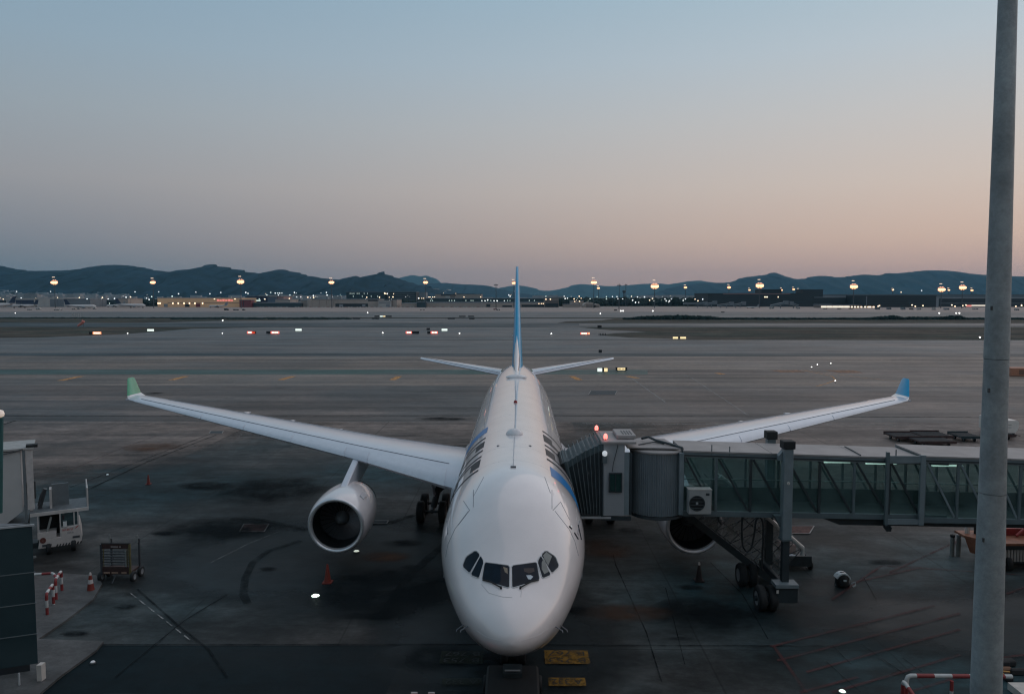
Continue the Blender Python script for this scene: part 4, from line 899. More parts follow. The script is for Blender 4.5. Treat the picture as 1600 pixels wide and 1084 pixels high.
# cab
xa, xb_ = P(943, 750, YB - .1).x, P(976, 750, YB - .1).x
zc0, zc1 = P(960, 806, YB - .1).z, P(955, 693, YB - .1).z
b = MB(); b.box(xa, xb_, YB - .1, YB + .02, zc0, zc1); b.build('cab_wall', M_cabw, BR, bevel=.02); b = MB(); b.box(xa, xb_ + .1, YBK - .1, YBK + .1, zc0, zc1); b.build('cab_wall', M_cabw, BR, bevel=.02)
b = MB(); b.box(xa - .1, xb_ + .5, YB - .2, YBK + .2, zc1 + .002, zc1 + .10); b.build('cab_roof', M_roof, BR)
A_ = P(952, 687, YB + .6); b = MB(); b.cbox((P(975, 690, 35.6).x, 35.6, zc1 + .20), (.9, 1.7, .18)); b.build('roof_unit', M_roof, BR, bevel=.03)
for i in range(4):
    b = MB(); b.cbox((P(971, 690, 35.6).x + i * .13, 35.45, zc1 + .30), (.04, .9, .02)); b.build('vent_slot', M_bdark, BR)
b = MB(); b.box(xa - .1, xb_ + .3, YB - .12, YBK + .1, zc0 - .2, zc0 - .02); b.build('cab_floor', M_bdark, BR)
b = MB(); b.box(P(884, 806, YB).x, xa + .35, YB - .14, YB - .04, zc0 - .12, zc0 - .03); b.build('cab_floor_edge', mat('pale_edge', (0.4, 0.4, 0.4), 0.5), BR)
A_, C_ = P(953, 740, YB - .12), P(970, 767, YB - .12); b = MB(); b.box(A_.x, C_.x, YB - .16, YB - .11, C_.z, A_.z); wnd = b.build('cab_window', mat('cab_window_glass', (0.02, 0.05, 0.045), 0.08), BR)
for (x0, x1, z0_, z1_) in ((A_.x - .05, C_.x + .05, A_.z, A_.z + .05), (A_.x - .05, C_.x + .05, C_.z - .05, C_.z), (A_.x - .05, A_.x, C_.z, A_.z), (C_.x, C_.x + .05, C_.z, A_.z), ((A_.x + C_.x) / 2 - .015, (A_.x + C_.x) / 2 + .015, C_.z, A_.z)):
    b = MB(); b.box(x0, x1, YB - .19, YB - .12, z0_, z1_); b.build('frame', M_bdark, wnd)
b = MB(); b.tube([(A_.x + .1, YB - .15, A_.z + .1), (A_.x + .15, YB - .16, A_.z + .5), (A_.x + .3, YB - .15, zc1 - .3), (A_.x + .35, YB - .14, zc1 - .05)], .015, 5); b.build('cable', M_bdark, BR)
q = P(945, 708, YB - .3); b = MB(); b.lathe([(.02, -.14), (.10, -.1), (.12, 0), (.1, .08), (.02, .12)], q, n=12); b.build('cab_lamp', lamp_mat('cab_lamp_glow', (.9, .95, 1), .35), BR)
q = P(945, 717, YB - .22); b = MB(); b.cbox(q, (.2, .16, .36)); b.build('siren_box', M_bteal, BR)
M_redl = lamp_mat('red_warning_lamp', (1.0, 0.12, 0.08), 3)
for p_, d_ in (((932, 677), YBK + .1), ((946, 694), YB + .3)):
    q = P(p_[0], p_[1] - 1, d_); q.z = max(q.z, zc1 + .26); b = MB(); b.tube([(q.x, d_, zc1), (q.x, d_, q.z - .08)], .03, 6); st = b.build('lamp_stem', M_bdark, BR); b = MB(); b.lathe([(.08, -.10), (.09, 0), (.07, .1), (.01, .14)], q, n=12, cap=True); b.build('red_lamp', M_redl, st)
# bellows canopy: fan of ribs from the cab to the fuselage skin
NR = 10
def arch(t):
    """t 0 at the cab, 1 on the fuselage; returns front bottom, front top, rear top, rear bottom"""
    xcab = xa - .02; zt_cab, zb_cab = P(940, 694, YB).z + .08, zc0 - .02
    y0, y1 = YB - .06, YBK + .05
    fbm = Vector((xcab, y0, zb_cab)); ftp = Vector((xcab, y0, zt_cab)); rtp = Vector((xcab, y1, zt_cab)); rbm = Vector((xcab, y1, zb_cab))
    def sk(th, y): return fus_pt(y - NY, th, .06, 1)
    f2b, f2t, r2t, r2b = sk(98, y0 - .1), sk(50, y0 - .2), sk(50, y1 - .3), sk(98, y1)
    f2t.z += .05; r2t.z += .05
    bow = Vector((0, 0, .08 * math.sin(math.pi * t)))
    return fbm.lerp(f2b, t), ftp.lerp(f2t, t) + bow, rtp.lerp(r2t, t) + bow, rbm.lerp(r2b, t)
cano = None
for i in range(NR - 1):
    for half in (0, 1):
        t0, t1 = (i + half * .5) / (NR - 1), (i + half * .5 + .5) / (NR - 1); A0, A1 = arch(t0), arch(t1)
        cen = sum(A0, Vector()) / 4; dip = .06
        k0, k1 = (0, dip) if half == 0 else (dip, 0)
        ins = lambda p, k: p + (cen - p).normalized() * k
        a0 = [ins(p, k0) for p in A0]; a1 = [ins(p, k1) for p in A1]
        dn = Vector((0, 0, -.32))
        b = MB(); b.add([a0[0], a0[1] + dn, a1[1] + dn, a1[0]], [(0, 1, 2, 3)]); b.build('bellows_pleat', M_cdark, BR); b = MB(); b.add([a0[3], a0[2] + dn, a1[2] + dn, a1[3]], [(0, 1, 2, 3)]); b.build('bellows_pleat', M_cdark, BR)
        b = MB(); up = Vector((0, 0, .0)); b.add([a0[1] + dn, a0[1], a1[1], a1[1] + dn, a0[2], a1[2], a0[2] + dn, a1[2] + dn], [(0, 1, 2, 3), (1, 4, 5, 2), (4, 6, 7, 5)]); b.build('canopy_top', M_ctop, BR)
for i in range(NR):
    A = arch(i / (NR - 1)); b = MB(); b.tube([A[0], A[1]], .013, 5); b.tube([A[1], A[1] + Vector((0, .15, .16)), A[2] + Vector((0, -.15, .16)), A[2]], .016, 5); b.tube([A[2], A[3]], .013, 5); b.build('canopy_rib', M_crib, BR)
A = arch(1.0); b = MB(); b.tube([A[0], A[1], A[2], A[3]], .10, 7); b.build('canopy_bumper', M_black, BR)
A = arch(.93); b = MB(); b.tube([A[0], A[1], A[2], A[3]], .09, 7); b.build('canopy_bumper', M_ctop, BR)
b = MB(); b.prism([arch(0)[0] + Vector((0, .1, -.1)), arch(1)[0] + Vector((0, .1, 0)), arch(1)[3], arch(0)[3] + Vector((0, 0, -.1))], (0, 0, -.1)); b.build('canopy_floor', M_bdark, BR)
# air conditioning unit
A_, C_ = P(1076, 765, YB - .45), P(1111, 803, YB - .45)
b = MB(); b.box(A_.x, C_.x, YB - .5, YB - .06, C_.z, A_.z); ac = b.build('air_conditioner', mat('ac_casing', (0.34, 0.34, 0.33), 0.5, var=.08), BR, bevel=.02)
xm, zm = P(1089, 786, YB - .5).x, P(1089, 786, YB - .5).z
b = MB(); b.lathe([(.34, -.012), (.36, -.03), (.32, -.03), (.31, .0)], (xm, YB - .5, zm), axis='Y', n=28); b.build('fan_ring', M_bdark, ac)
b = MB(); b.lathe([(.02, -.004), (.33, -.004)], (xm, YB - .5, zm), axis='Y', n=28); b.build('fan_grille', M_void, ac)
b = MB(); b.cbox((xm, YB - .52, zm), (.1, .03, .1)); b.build('fan_hub', M_cabw, ac)
for i in range(4):
    b = MB(); b.bar((xm - .3, YB - .525, zm - .22 + i * .15), (xm + .3, YB - .525, zm - .22 + i * .15), .012, .012); b.build('grille_bar', M_bteal, ac)
b = MB(); b.box(A_.x - .02, C_.x + .02, YB - .52, YB - .04, A_.z, A_.z + .03); b.build('lid', mat('ac_lid', (0.45, 0.42, 0.39), 0.5), ac)
b = MB(); b.box(C_.x - .26, C_.x - .1, YB - .51, YB - .49, A_.z - .25, A_.z - .14); b.build('badge', M_bdark, ac)
# lift columns with their caps, crossbeam, bogie
def column(pxm, ycap0, ycap1, ysplit, ybot, d, w1, w2, m1):
    q = P(pxm, ycap1, d); qt = P(pxm, ycap0, d); qs = P(pxm, ysplit, d); qb = P(pxm, ybot, d)
    xx = (q.x + P(pxm - 6, ybot, d).x) / 2
    b = MB(); b.box(xx - w1 / 2, xx + w1 / 2, d - w1 / 2, d + w1 / 2, qs.z, q.z); col = b.build('lift_column', m1, BR, bevel=.02)
    b = MB(); b.box(xx - w2 / 2, xx + w2 / 2, d - w2 / 2, d + w2 / 2, max(qb.z, .9), qs.z - .003); b.build('column_leg', M_bdark, col)
    b = MB(); b.box(xx - w1 / 2 - .06, xx + w1 / 2 + .06, d - w1 / 2 - .06, d + w1 / 2 + .06, q.z, qt.z); b.build('column_cap', M_black, col, bevel=.02)
    b = MB(); b.box(xx - w1 / 2 - .03, xx + w1 / 2 + .03, d - w1 / 2 - .03, d + w1 / 2 + .03, qs.z - .05, qs.z + .04); b.build('collar', M_bteal, col)
    return xx
YC = YB - .42
x1_ = column(1231, 688, 700, 841, 910, YC, .42, .30, M_bmid)
x2_ = column(1205, 673, 685, 800, 880, YBK + .45, .40, .34, M_bteal)
q = P(1231, 755, YC - .22); b = MB(); b.lathe([(.02, -.03), (.07, -.02), (.07, .02)], (x1_, YC - .21, q.z), axis='Y', n=12); b.build('column_stud', mat('pale_box', (0.6, 0.55, 0.5), 0.6), BR)
for s in (1,):
    b = MB(); b.prism([(x1_ - .38, YC, zt(x1_) + .02), (x1_ - .16, YC, zt(x1_) + .3), (x1_ + .16, YC, zt(x1_) + .3), (x1_ + .25, YC, zt(x1_) - .1), (x1_ - .38, YC, zt(x1_) - .2)], (0, .3, 0)); b.build('column_bracket', M_bmid, BR)
    b = MB(); b.prism([(x1_ - .5, YC + .02, zb(x1_) + .2), (x1_ + .2, YC + .02, zb(x1_) + .2), (x1_ + .2, YC + .02, zb(x1_) - .2), (x1_ - .1, YC + .02, zb(x1_) - .5)], (0, .35, 0)); b.build('column_bracket', M_bteal, BR)
b = MB(); b.box(x1_ - .1, x1_ + .1, YC + .2, YBK + .5, .95, 1.3); b.box(x2_ - .2, x1_ + .35, YC + .3, YC + .9, 1.0, 1.5); b.build('bogie_beam', M_bdark, BR, bevel=.03)
A_, C_ = P(1212, 913, YC - .45), P(1248, 913, YC - .45); b = MB(); b.box(A_.x, C_.x, YC - .5, YC + .2, A_.z - .16, A_.z); b.build('bogie_step', M_bmid, BR)
b = MB(); b.box(A_.x + .1, C_.x, YC - .42, YC + .1, .55, A_.z - .17); b.build('drive_box', M_bdark, BR, bevel=.03)
q = P(1214, 925, YC - .5); b = MB(); b.cbox((q.x + .05, YC - .44, q.z), (.1, .02, .16)); b.build('bogie_label', mat('pale_box', (0.6, 0.55, 0.5), 0.6), BR)
for (wx, wy) in ((x1_ - .55, YC + .1), (x1_ - 1.05, YC + .1), (x1_ - .55, YBK + .2), (x1_ - 1.05, YBK + .2)): wheel(BR, (wx, wy, .58), .58, .36)
b = MB(); b.tube([(x1_ - 1.3, YC + .1, .58), (x1_ - .1, YC + .1, .58)], .12, 10); b.build('axle', M_bdark, BR)
# hanging power cable loops
def hang(p, r=.045, m=M_black):
    pts = [];
    for (a, c), (e, f) in zip(p, p[1:]):
        for k in range(5): t = k / 5; pts.append(P(a + (e - a) * t, c + (f - c) * t, YB + .1))
    pts.append(P(*p[-1], YB + .1))
    for _ in range(3): pts = [pts[0]] + [(pts[i - 1] + pts[i] * 2 + pts[i + 1]) / 4 for i in range(1, len(pts) - 1)] + [pts[-1]]
    b = MB(); b.tube(pts, r, 7); b.build('power_cable', m, BR)
hang([(1160, 804), (1159, 830), (1160, 852), (1167, 863), (1175, 855), (1179, 830), (1181, 812), (1187, 806), (1193, 815), (1192, 850), (1190, 890)])
hang([(1124, 800), (1122, 812), (1127, 818)], .05)

# covered service stairs behind the bridge
ST = thing('service_stairs', 'covered steel service stairs with translucent hood descending behind the bridge tunnel', 'stairs', (10, 37.6, 0))
M_hood = glassy('stair_hood', (0.8, 0.8, 0.8), gloss=0.03, opaque=0.30, ocol=(0.36, 0.35, 0.34), rough=.3)
YS0, YS1 = 36.95, 38.15
def SP(px, py, d): return P(px, py, d)
b = MB(); A_, C_ = SP(1068, 800, YS0), SP(1212, 912, YS0)
b.bar(A_, C_, .10, .34, up=(0, 0, 1)); sa = b.build('stringer', M_bdark, ST)
b = MB(); A2, C2 = Vector((A_.x, YS1, A_.z)), Vector((C_.x, YS1, C_.z)); b.bar(A2, C2, .10, .34); b.build('stringer', M_bdark, ST)
nst = 17
for i in range(nst):
    p = A_.lerp(C_, (i + .5) / nst); b = MB(); b.box(p.x - .14, p.x + .14, YS0 + .06, YS1 - .06, p.z + .02, p.z + .06); b.build('step', M_bdark, ST)
hh = 2.15; uv = Vector((0.55, 0, hh))
T_A, T_C = P(1125, 744, YS0 + .1), P(1254, 856, YS0 + .1)
b = MB(); b.tube([T_A, T_C, T_C + Vector((0, 0, -.35))], .12, 8); b.tube([T_A + Vector((0, 1.1, 0)), T_C + Vector((0, 1.1, 0))], .06, 8); b.build('hood_rail', mat('pale_rail', (0.62, 0.62, 0.6), 0.35), ST)
Q_C = P(1222, 905, YS0 + .1)
for nm_, yy in (('hood_panel', YS0 + .1), ('hood_panel', YS1 - .05)):
    n = 6
    for i in range(n):
        a, c = i / n, (i + 1) / n; lo0, lo1 = Vector((A_.x, yy, A_.z + .2)).lerp(Vector((C_.x, yy, C_.z + .2)), a), Vector((A_.x, yy, A_.z + .2)).lerp(Vector((C_.x, yy, C_.z + .2)), c)
        t0, t1 = Vector((T_A.x, yy, T_A.z)).lerp(Vector((T_C.x, yy, T_C.z)), a), Vector((T_A.x, yy, T_A.z)).lerp(Vector((T_C.x, yy, T_C.z)), c)
        b = MB(); g = .01; b.add([lo0, lo1, t1, t0], [(0, 1, 2, 3)]); b.build(nm_, M_hood, ST)
        b = MB(); b.bar(lo1, t1, .03, .03); b.build('hood_frame', M_bdark, ST)
        b = MB(); b.bar(lo0, t1, .03, .03); b.build('brace', M_bdark, ST)
for k in (.33, .66):
    b = MB(); b.bar(Vector((A_.x, YS0, A_.z)).lerp(T_A, k), Vector((C_.x, YS0, C_.z)).lerp(T_C, k), .03, .03); b.build('handrail', M_bdark, ST)
b = MB(); b.tube([P(1100, 740, YS0), P(1150, 790, YS0)], .03, 6); b.build('handrail', M_bdark, ST)

# ------------------------------------------------------------------ vehicles and equipment on the apron
def rwheel(g, c, r, w=.22): return wheel(g, c, r, w)
# baggage dolly behind the stairs
q = G(1254, 893); t = thing('baggage_cart', 'dark open baggage cart with pinkish sheet standing behind the covered stairs', 'cart', q)
b = MB(); b.box(q.x - 1.15, q.x + .45, q.y, q.y + 2.4, .45, .56); b.build('deck', M_dark, t)
b = MB(); b.box(q.x - 1.15, q.x + .45, q.y - .04, q.y + .02, .3, .85); b.build('end_panel', M_bdark, t)
b = MB(); b.bar((q.x + .45, q.y, .5), (q.x + .2, q.y + 2.4, 1.3), .07); b.bar((q.x - 1.1, q.y + 2.4, .5), (q.x - 1.1, q.y + 2.4, 1.3), .07); b.bar((q.x - 1.1, q.y + 2.4, 1.3), (q.x + .2, q.y + 2.4, 1.3), .07); b.build('frame', M_dark, t)
b = MB(); b.box(q.x - .6, q.x + .1, q.y + 1.3, q.y + 2.2, .57, 1.0); b.build('load_sheet', mat('pink_sheet', (0.5, 0.36, 0.32), 0.8, var=.25, scale=5), t)
b = MB(); b.cbox((q.x - .4, q.y + .6, .62), (.5, .3, .1), rz=.5); b.build('paper_sack', mat('pale_paper', (0.5, 0.55, 0.6), 0.6), t)
for wx in (-1.0, .52):
    for wy in (.35, 2.0): rwheel(t, (q.x + wx, q.y + wy, .25), .25, .16)
# small round shelled service unit
q = G(1320, 920); t = thing('hose_reel', 'small round black unit with pale curved shell on the apron right of the bridge wheels', 'hose reel', q)
b = MB(); b.lathe([(.05, 0), (.28, .0), (.33, .12), (.33, .4), (.26, .58), (.1, .68), (.02, .7)], (q.x, q.y + .35, .04), n=20); b.build('drum', M_black, t, smooth=True)
b = MB(); rg = []
for k in range(9):
    a = R(20 + k * 17); rg.append([Vector((q.x + r_ * math.cos(a) * .9, q.y + .35 + yy, .30 + r_ * math.sin(a))) for r_, yy in ((.37, -.22), (.43, -.2), (.43, .2), (.37, .22))])
b.loft(rg, True, True); b.build('shell', mat('pale_shell', (0.5, 0.55, 0.56), 0.3), t, smooth=True, auto=40)
b = MB(); b.tube([(q.x + .38, q.y + .1, .25), (q.x + .5, q.y + .0, .36), (q.x + .52, q.y, .2), (q.x + .4, q.y, .12)], .035, 6); b.build('handle', mat('pale_shell', (0.5, 0.55, 0.56), 0.3), t)
b = MB(); b.cbox((q.x, q.y + .0, .42), (.14, .05, .08)); b.build('dial', mat('pale_shell', (0.5, 0.55, 0.56), 0.3), t)
for wx in (-.3, .3): rwheel(t, (q.x + wx, q.y + .3, .12), .12, .08)

# orange ground power unit / tractor behind the concrete mast
q = G(1503, 893); d = q.y
M_org = mat('orange_paint', (0.26, 0.10, 0.055), 0.6, var=.25, scale=2); M_rib = mat('grey_ribbed', (0.34, 0.32, 0.30), 0.6)
t = thing('ground_power_unit', 'orange hooded service vehicle with grey ribbed side parked behind the concrete mast', 'service vehicle', (q.x + 2, d, 0))
L0 = P(1508, 838, d + 1.2).x; R0 = P(1640, 860, d).x
b = MB(); zt_ = P(1560, 852, d).z
b.prism([(L0 + .9, d - .05, zt_), (R0, d - .05, zt_), (R0, d + 2.2, zt_), (L0, d + 2.2, zt_), (L0, d + 1.3, zt_)], (0, 0, .12)); b.build('hood', M_org, t)
b = MB(); b.prism([(L0 + .95, d, .55), (L0 + .95, d, zt_), (L0 + .05, d + 1.32, zt_), (L0 + .35, d + 1.3, .6)], (.12, .05, 0)); b.build('nose_panel', M_org, t)
b = MB(); b.box(L0 + 1.0, R0, d + .06, d + 2.1, .45, zt_ - .002); b.build('side_body', M_bdark, t)
n = 16
for i in range(n):
    xa_ = L0 + 1.05 + (R0 - L0 - 1.1) * i / n; b = MB(); b.box(xa_, xa_ + (R0 - L0 - 1.1) / n * .72, d - .0, d + .055, .55, zt_ - .25); b.build('side_panel', M_rib, t)
b = MB(); b.box(L0 + 1.6, R0, d + 1.3, d + 2.0, zt_ + .13, zt_ + .5); b.tube([(L0 + 2.6, d + 1, zt_ + .2), (L0 + 3.4, d + 1.2, zt_ + .7), (L0 + 4.4, d + 1.2, zt_ + .6)], .08, 8); b.build('red_engine_cover', mat('red_paint', (0.28, 0.03, 0.03), 0.5, var=.3), t)
b = MB(); b.tube([(L0 + .4, d + 1.7, zt_ + .1), (L0 + .4, d + 1.7, zt_ + .75), (L0 + .8, d + 1.7, zt_ + .75)], .12, 8); b.build('exhaust_stack', mat('pale_box', (0.6, 0.55, 0.5), 0.6), t)
b = MB(); b.tube([(L0 + .85, d + 1.6, zt_ + .1), (L0 + .85, d + 1.6, zt_ + .7)], .14, 8); b.build('filter', M_black, t)
for wx in (1.6, 4.0): rwheel(t, (L0 + wx, d + .2, .42), .42, .3); rwheel(t, (L0 + wx, d + 1.9, .42), .42, .3)
b = MB(); b.box(L0 + 1.2, R0 - .2, d + .3, d + 1.8, .25, .5); b.build('chassis', M_black, t)
for px_ in (1492, 1502):
    q = G(px_, 872); t = thing('equipment_post', 'grey stubby post standing left of the orange vehicle, %s' % ('farther one' if px_ > 1495 else 'nearer one with a dark cap'), 'post', q)
    b = MB(); b.lathe([(.11, 0), (.11, 1.0), (.08, 1.1), (.02, 1.12)], (q.x, q.y + .3, 0), n=12); b.build('tube', mat('post_grey', (0.2, 0.21, 0.2), 0.6), t); b = MB(); b.lathe([(.12, 1.1), (.12, 1.24), (.02, 1.26)], (q.x, q.y + .3, 0), n=12); b.build('cap', M_black if px_ < 1495 else M_cabw, t)

# traffic cones
M_corg = mat('cone_orange', (0.20, 0.03, 0.02), 0.5); M_cwht = mat('cone_white', (0.6, 0.55, 0.52), 0.5); M_cblk = mat('cone_dark', (0.03, 0.02, 0.02), 0.6)
def cone(px_, py_, h, lab, body=M_corg, cap=None, bandm=None):
    q = G(px_, py_); t = thing('traffic_cone', lab, 'traffic cone', (q.x, q.y, .035), 'traffic cones around the aircraft'); s = h / .9
    b = MB(); b.box(q.x - .22 * s, q.x + .22 * s, q.y - .22 * s, q.y + .22 * s, .036, .036 + .06 * s); b.build('base', body if bandm is None else M_cwht, t)
    z = lambda u: .036 + .06 * s + u * (h - .06 * s); r = lambda u: (.17 - .13 * u) * s
    for (u0, u1, m_, nm_) in ((0, .4, body, 'cone_body'), (.4, .62, bandm or body, 'cone_band'), (.62, .86, body, 'cone_body'), (.86, 1.0, cap or body, 'cone_tip')):
        b = MB(); b.lathe([(r(u0), z(u0)), (r(u1), z(u1))] + ([(0.005, z(u1) + .01)] if u1 == 1 else []), (q.x, q.y, 0), n=14); b.build(nm_, m_, t, smooth=True, auto=40)
cone(512, 911, .95, 'red orange traffic cone on the apron below the left engine intake')
cone(232, 757, .75, 'small orange traffic cone far left between wing and tar lines')
cone(142, 925, .95, 'white and red banded traffic cone by the baggage trolley', M_corg, M_cwht, M_cwht)
cone(1092, 908, .95, 'dark traffic cone with pale tip in front of the right engine', M_cblk, M_cwht)

# bright inset lights in the apron
def inset(px_, py_, lab, col, s, r=.2):
    q = G(px_, py_); t = thing('stand_light', lab, 'ground light', (q.x, q.y, .04)); b = MB(); b.lathe([(r * 1.35, 0.0), (r * 1.25, .03), (r, .05)], (q.x, q.y, .04), n=16); b.build('bezel', M_dark, t)
    b = MB(); b.lathe([(r, .048), (r * .7, .085), (.01, .10)], (q.x, q.y, .04), n=16); b.build('lens', lamp_mat('inset_%d' % px_, col, s), t)
inset(493, 933, 'bright greenish white light set in the apron left of the nose', (0.75, 1.0, 0.8), 7, .18)
inset(557, 863, 'pale light set in the apron just below the left engine', (0.9, 1.0, 0.85), .6, .16)
inset(168, 743, 'small bluish light set in the apron at the far left', (0.6, .9, 1.0), .25, .10)
inset(1316, 1083, 'pale light at the bottom edge between the red lines', (0.8, 1.0, 0.85), 1.2, .12)
inset(145, 1037, 'pale round disc on the dark service road at lower left', (0.8, .85, .85), .02, .09)

# baggage trolley with end frame
q = G(182, 909); t = thing('baggage_trolley', 'rusty brown slatted baggage trolley standing alone on the apron at left', 'trolley', (q.x, q.y, 0))
M_rst = mat('trolley_brown', (0.05, 0.024, 0.020), 0.7, var=.35, scale=5); M_ylw = mat('trolley_ochre', (0.12, 0.10, 0.04), 0.7, var=.3, scale=5)
w2 = 0.72; y_ = q.y; zt_ = 1.95
b = MB(); b.box(q.x - w2, q.x + w2, y_, y_ + .95, .42, .52); b.build('deck', M_rst, t)
for sx, m_ in ((-1, M_dark), (1, M_ylw)):
    b = MB(); b.bar((q.x + sx * w2, y_, .4), (q.x + sx * w2, y_ - .0, zt_), .09); b.build('upright', m_, t)
    b = MB(); b.bar((q.x + sx * w2, y_ + .95, .4), (q.x + sx * w2, y_ + .95, zt_), .08); b.build('upright', M_dark, t)
    b = MB(); b.bar((q.x + sx * (w2 - .12), y_ - .01, .5), (q.x + sx * (w2 - .12), y_ - .01, zt_ - .1), .035); b.build('edge_strip', M_ylw, t)
    b = MB(); b.tube([(q.x + sx * w2 - .04, y_ + .9, zt_ - .2), (q.x + sx * w2 - .06, y_ + .9, zt_ + .2)], .04, 6); b.build('corner_pin', mat('post_grey', (0.2, 0.21, 0.2), 0.6), t)
b = MB(); b.box(q.x - w2, q.x + w2, y_ - .03, y_ + .03, zt_ - .22, zt_); b.build('head_board', M_rst, t)
b = MB(); b.box(q.x - .2, q.x + .16, y_ - .05, y_ - .03, zt_ - .15, zt_ - .09); b.box(q.x + .22, q.x + .3, y_ - .05, y_ - .03, zt_ - .15, zt_ - .09); b.build('faded_lettering', mat('faded_letters', (0.3, 0.24, 0.22), 0.7), t)
for i in range(6):
    z = .88 + i * .135; b = MB(); b.box(q.x - w2 + .05, q.x + w2 - .05, y_ - .02, y_ + .02, z, z + .055); b.build('slat', M_dark, t)
b = MB(); b.box(q.x - w2, q.x + w2, y_ - .035, y_ + .03, .42, .80); b.build('tail_board', M_rst, t)
for (a_, c_) in ((-.6, -.3), (-.2, .12), (.3, .55)):
    b = MB(); b.box(q.x + a_, q.x + c_, y_ - .06, y_ - .04, .46, .54); b.build('reflector', mat('reflector_pale', (0.35, 0.22, 0.16), 0.4), t)
b = MB(); b.box(q.x + w2 - .22, q.x + w2 - .16, y_ - .05, y_ - .02, .8, 1.6); b.build('latch_bar', mat('post_grey', (0.2, 0.21, 0.2), 0.6), t)
b = MB(); b.box(q.x - w2, q.x + w2, y_, y_ + .06, zt_, zt_ + .05); b.build('roof_frame', M_black, t)
for sx in (-1, 1):
    for wy in (.1, .85): rwheel(t, (q.x + sx * (w2 + .1), y_ + wy, .26), .26, .16)
b = MB(); b.tube([(q.x, y_, .4), (q.x + .05, y_ - .5, .12)], .03, 6); b.build('tow_bar', M_dark, t)

# catering high loader at the left edge
t = thing('catering_truck', 'white catering high loader with raised box body and platform over its cab at far left', 'truck', (P(48, 805, 40.7).x, 40.7, 0))
M_trk = mat('truck_white', (0.50, 0.45, 0.42), 0.45, var=.08); M_box = mat('box_body_grey', (0.44, 0.43, 0.42), 0.55, var=.06, scale=1); M_grate = mat('platform_deck', (0.10, 0.12, 0.13), 0.7, var=.2, scale=4)
dF = 40.7; zp = P(90, 803, dF).z
a_, b_, c_, e_ = P(46, 809, dF), P(136, 797, dF), P(136, 770, dF + 2.6), P(56, 775, dF + 2.6)
zp = (a_.z + b_.z) / 2
xl, xr = P(47, 805, dF).x, P(135, 798, dF).x
b = MB(); b.box(xl, xr, dF, dF + 2.5, zp - .08, zp); b.build('platform', M_grate, t)
b = MB(); b.box(xl, xr, dF - .07, dF - .002, zp - .16, zp + .02); b.build('platform_edge', mat('pale_edge2', (0.52, 0.48, 0.45), 0.5), t)
b = MB(); b.tube([(xr - .05, dF, zp), (xr - .05, dF, zp + 1.1), (xr - .05, dF + .8, zp + 1.1), (xr - .05, dF + .8, zp)], .05, 8); b.tube([(xr - .05, dF + .8, zp + 1.1), (xr - .05, dF + 2.4, zp + 1.1), (xr - .05, dF + 2.4, zp)], .04, 8); b.build('platform_rail', mat('rail_pale', (0.45, 0.42, 0.4), 0.4), t)
xq = P(108, 790, dF + 1).x; b = MB(); b.box(xq - .42, xq + .5, dF + 1.3, dF + 1.42, zp, zp + 1.25); b.build('rail_panel', mat('panel_grey', (0.13, 0.15, 0.16), 0.5), t)
b = MB(); b.box(xq - .55, xq - .43, dF + .7, dF + 1.42, zp, zp + 1.1); b.build('panel_frame', mat('rail_pale', (0.45, 0.42, 0.4), 0.4), t)
b = MB(); b.cbox((xq - .95, dF + 1.2, zp + .5), (.2, .4, 1.2), ry=.3); b.tube([(xq - 1.15, dF + 1, zp + .2), (xq - 1.0, dF + 1, zp + .75), (xq - .8, dF + 1, zp + 1.1)], .07, 7); b.build('folded_strut', mat('dark_metal', (0.05, .055, .06), .5), t)
xq = P(59, 790, dF + .6).x; b = MB(); b.box(xq - .08, xq + .08, dF + .8, dF + .95, zp, zp + 1.3); b.build('panel_frame', mat('pale_edge2', (0.52, 0.48, 0.45), 0.5), t)
b = MB(); b.box(xq - .3, xq + .25, dF + 1.0, dF + 1.1, zp + .6, zp + 1.6); b.build('gate_panel', M_dark, t)
# box body
xb0, xb1 = P(-90, 750, dF).x, P(40, 750, dF + .3).x; zbt, zbb = P(30, 699, dF).z, P(20, 812, dF).z
b = MB(); b.prism([(xb0, dF, zbb - .1), (P(8, 750, dF).x, dF, zbb - .1), (xb1, dF + .0, zbb + .55), (xb1, dF, zbt - .15), (xb0, dF, zbt - .25)], (0, 2.5, 0)); b.build('box_body', M_box, t)
b = MB(); b.box(xb0, P(52, 700, dF).x, dF - .1, dF + 2.6, zbt - .1, zbt + .0); b.build('box_roof', mat('box_roof', (0.36, 0.35, 0.33), 0.6), t)
b = MB(); b.box(P(42, 750, dF).x, P(52, 750, dF).x, dF - .02, dF + .1, zbb + .6, zbt - .12); b.build('front_door', mat('door_pale', (0.5, 0.46, 0.44), 0.5), t)
b = MB(); b.box(P(37, 750, dF).x, P(41, 750, dF).x, dF - .06, dF + .1, zbb - .1, zbt - .12); b.build('corner_post', mat('panel_grey', (0.13, 0.15, 0.16), 0.5), t)
b = MB(); b.cbox((P(49, 694, dF).x, dF + .2, zbt + .06), (.6, .5, .14)); b.build('roof_lamp', M_black, t)
b = MB(); b.tube([(P(5, 704, dF).x, dF - .12, zbt - .25), (P(20, 704, dF).x, dF - .12, zbt - .18), (P(36, 699, dF).x, dF - .12, zbt - .05)], .03, 6); b.build('cable', M_dark, t)
b = MB(); b.box(xb0, P(44, 818, dF).x, dF + .1, dF + 2.4, zbb - .7, zbb - .15); b.build('lift_frame', M_bdark, t)
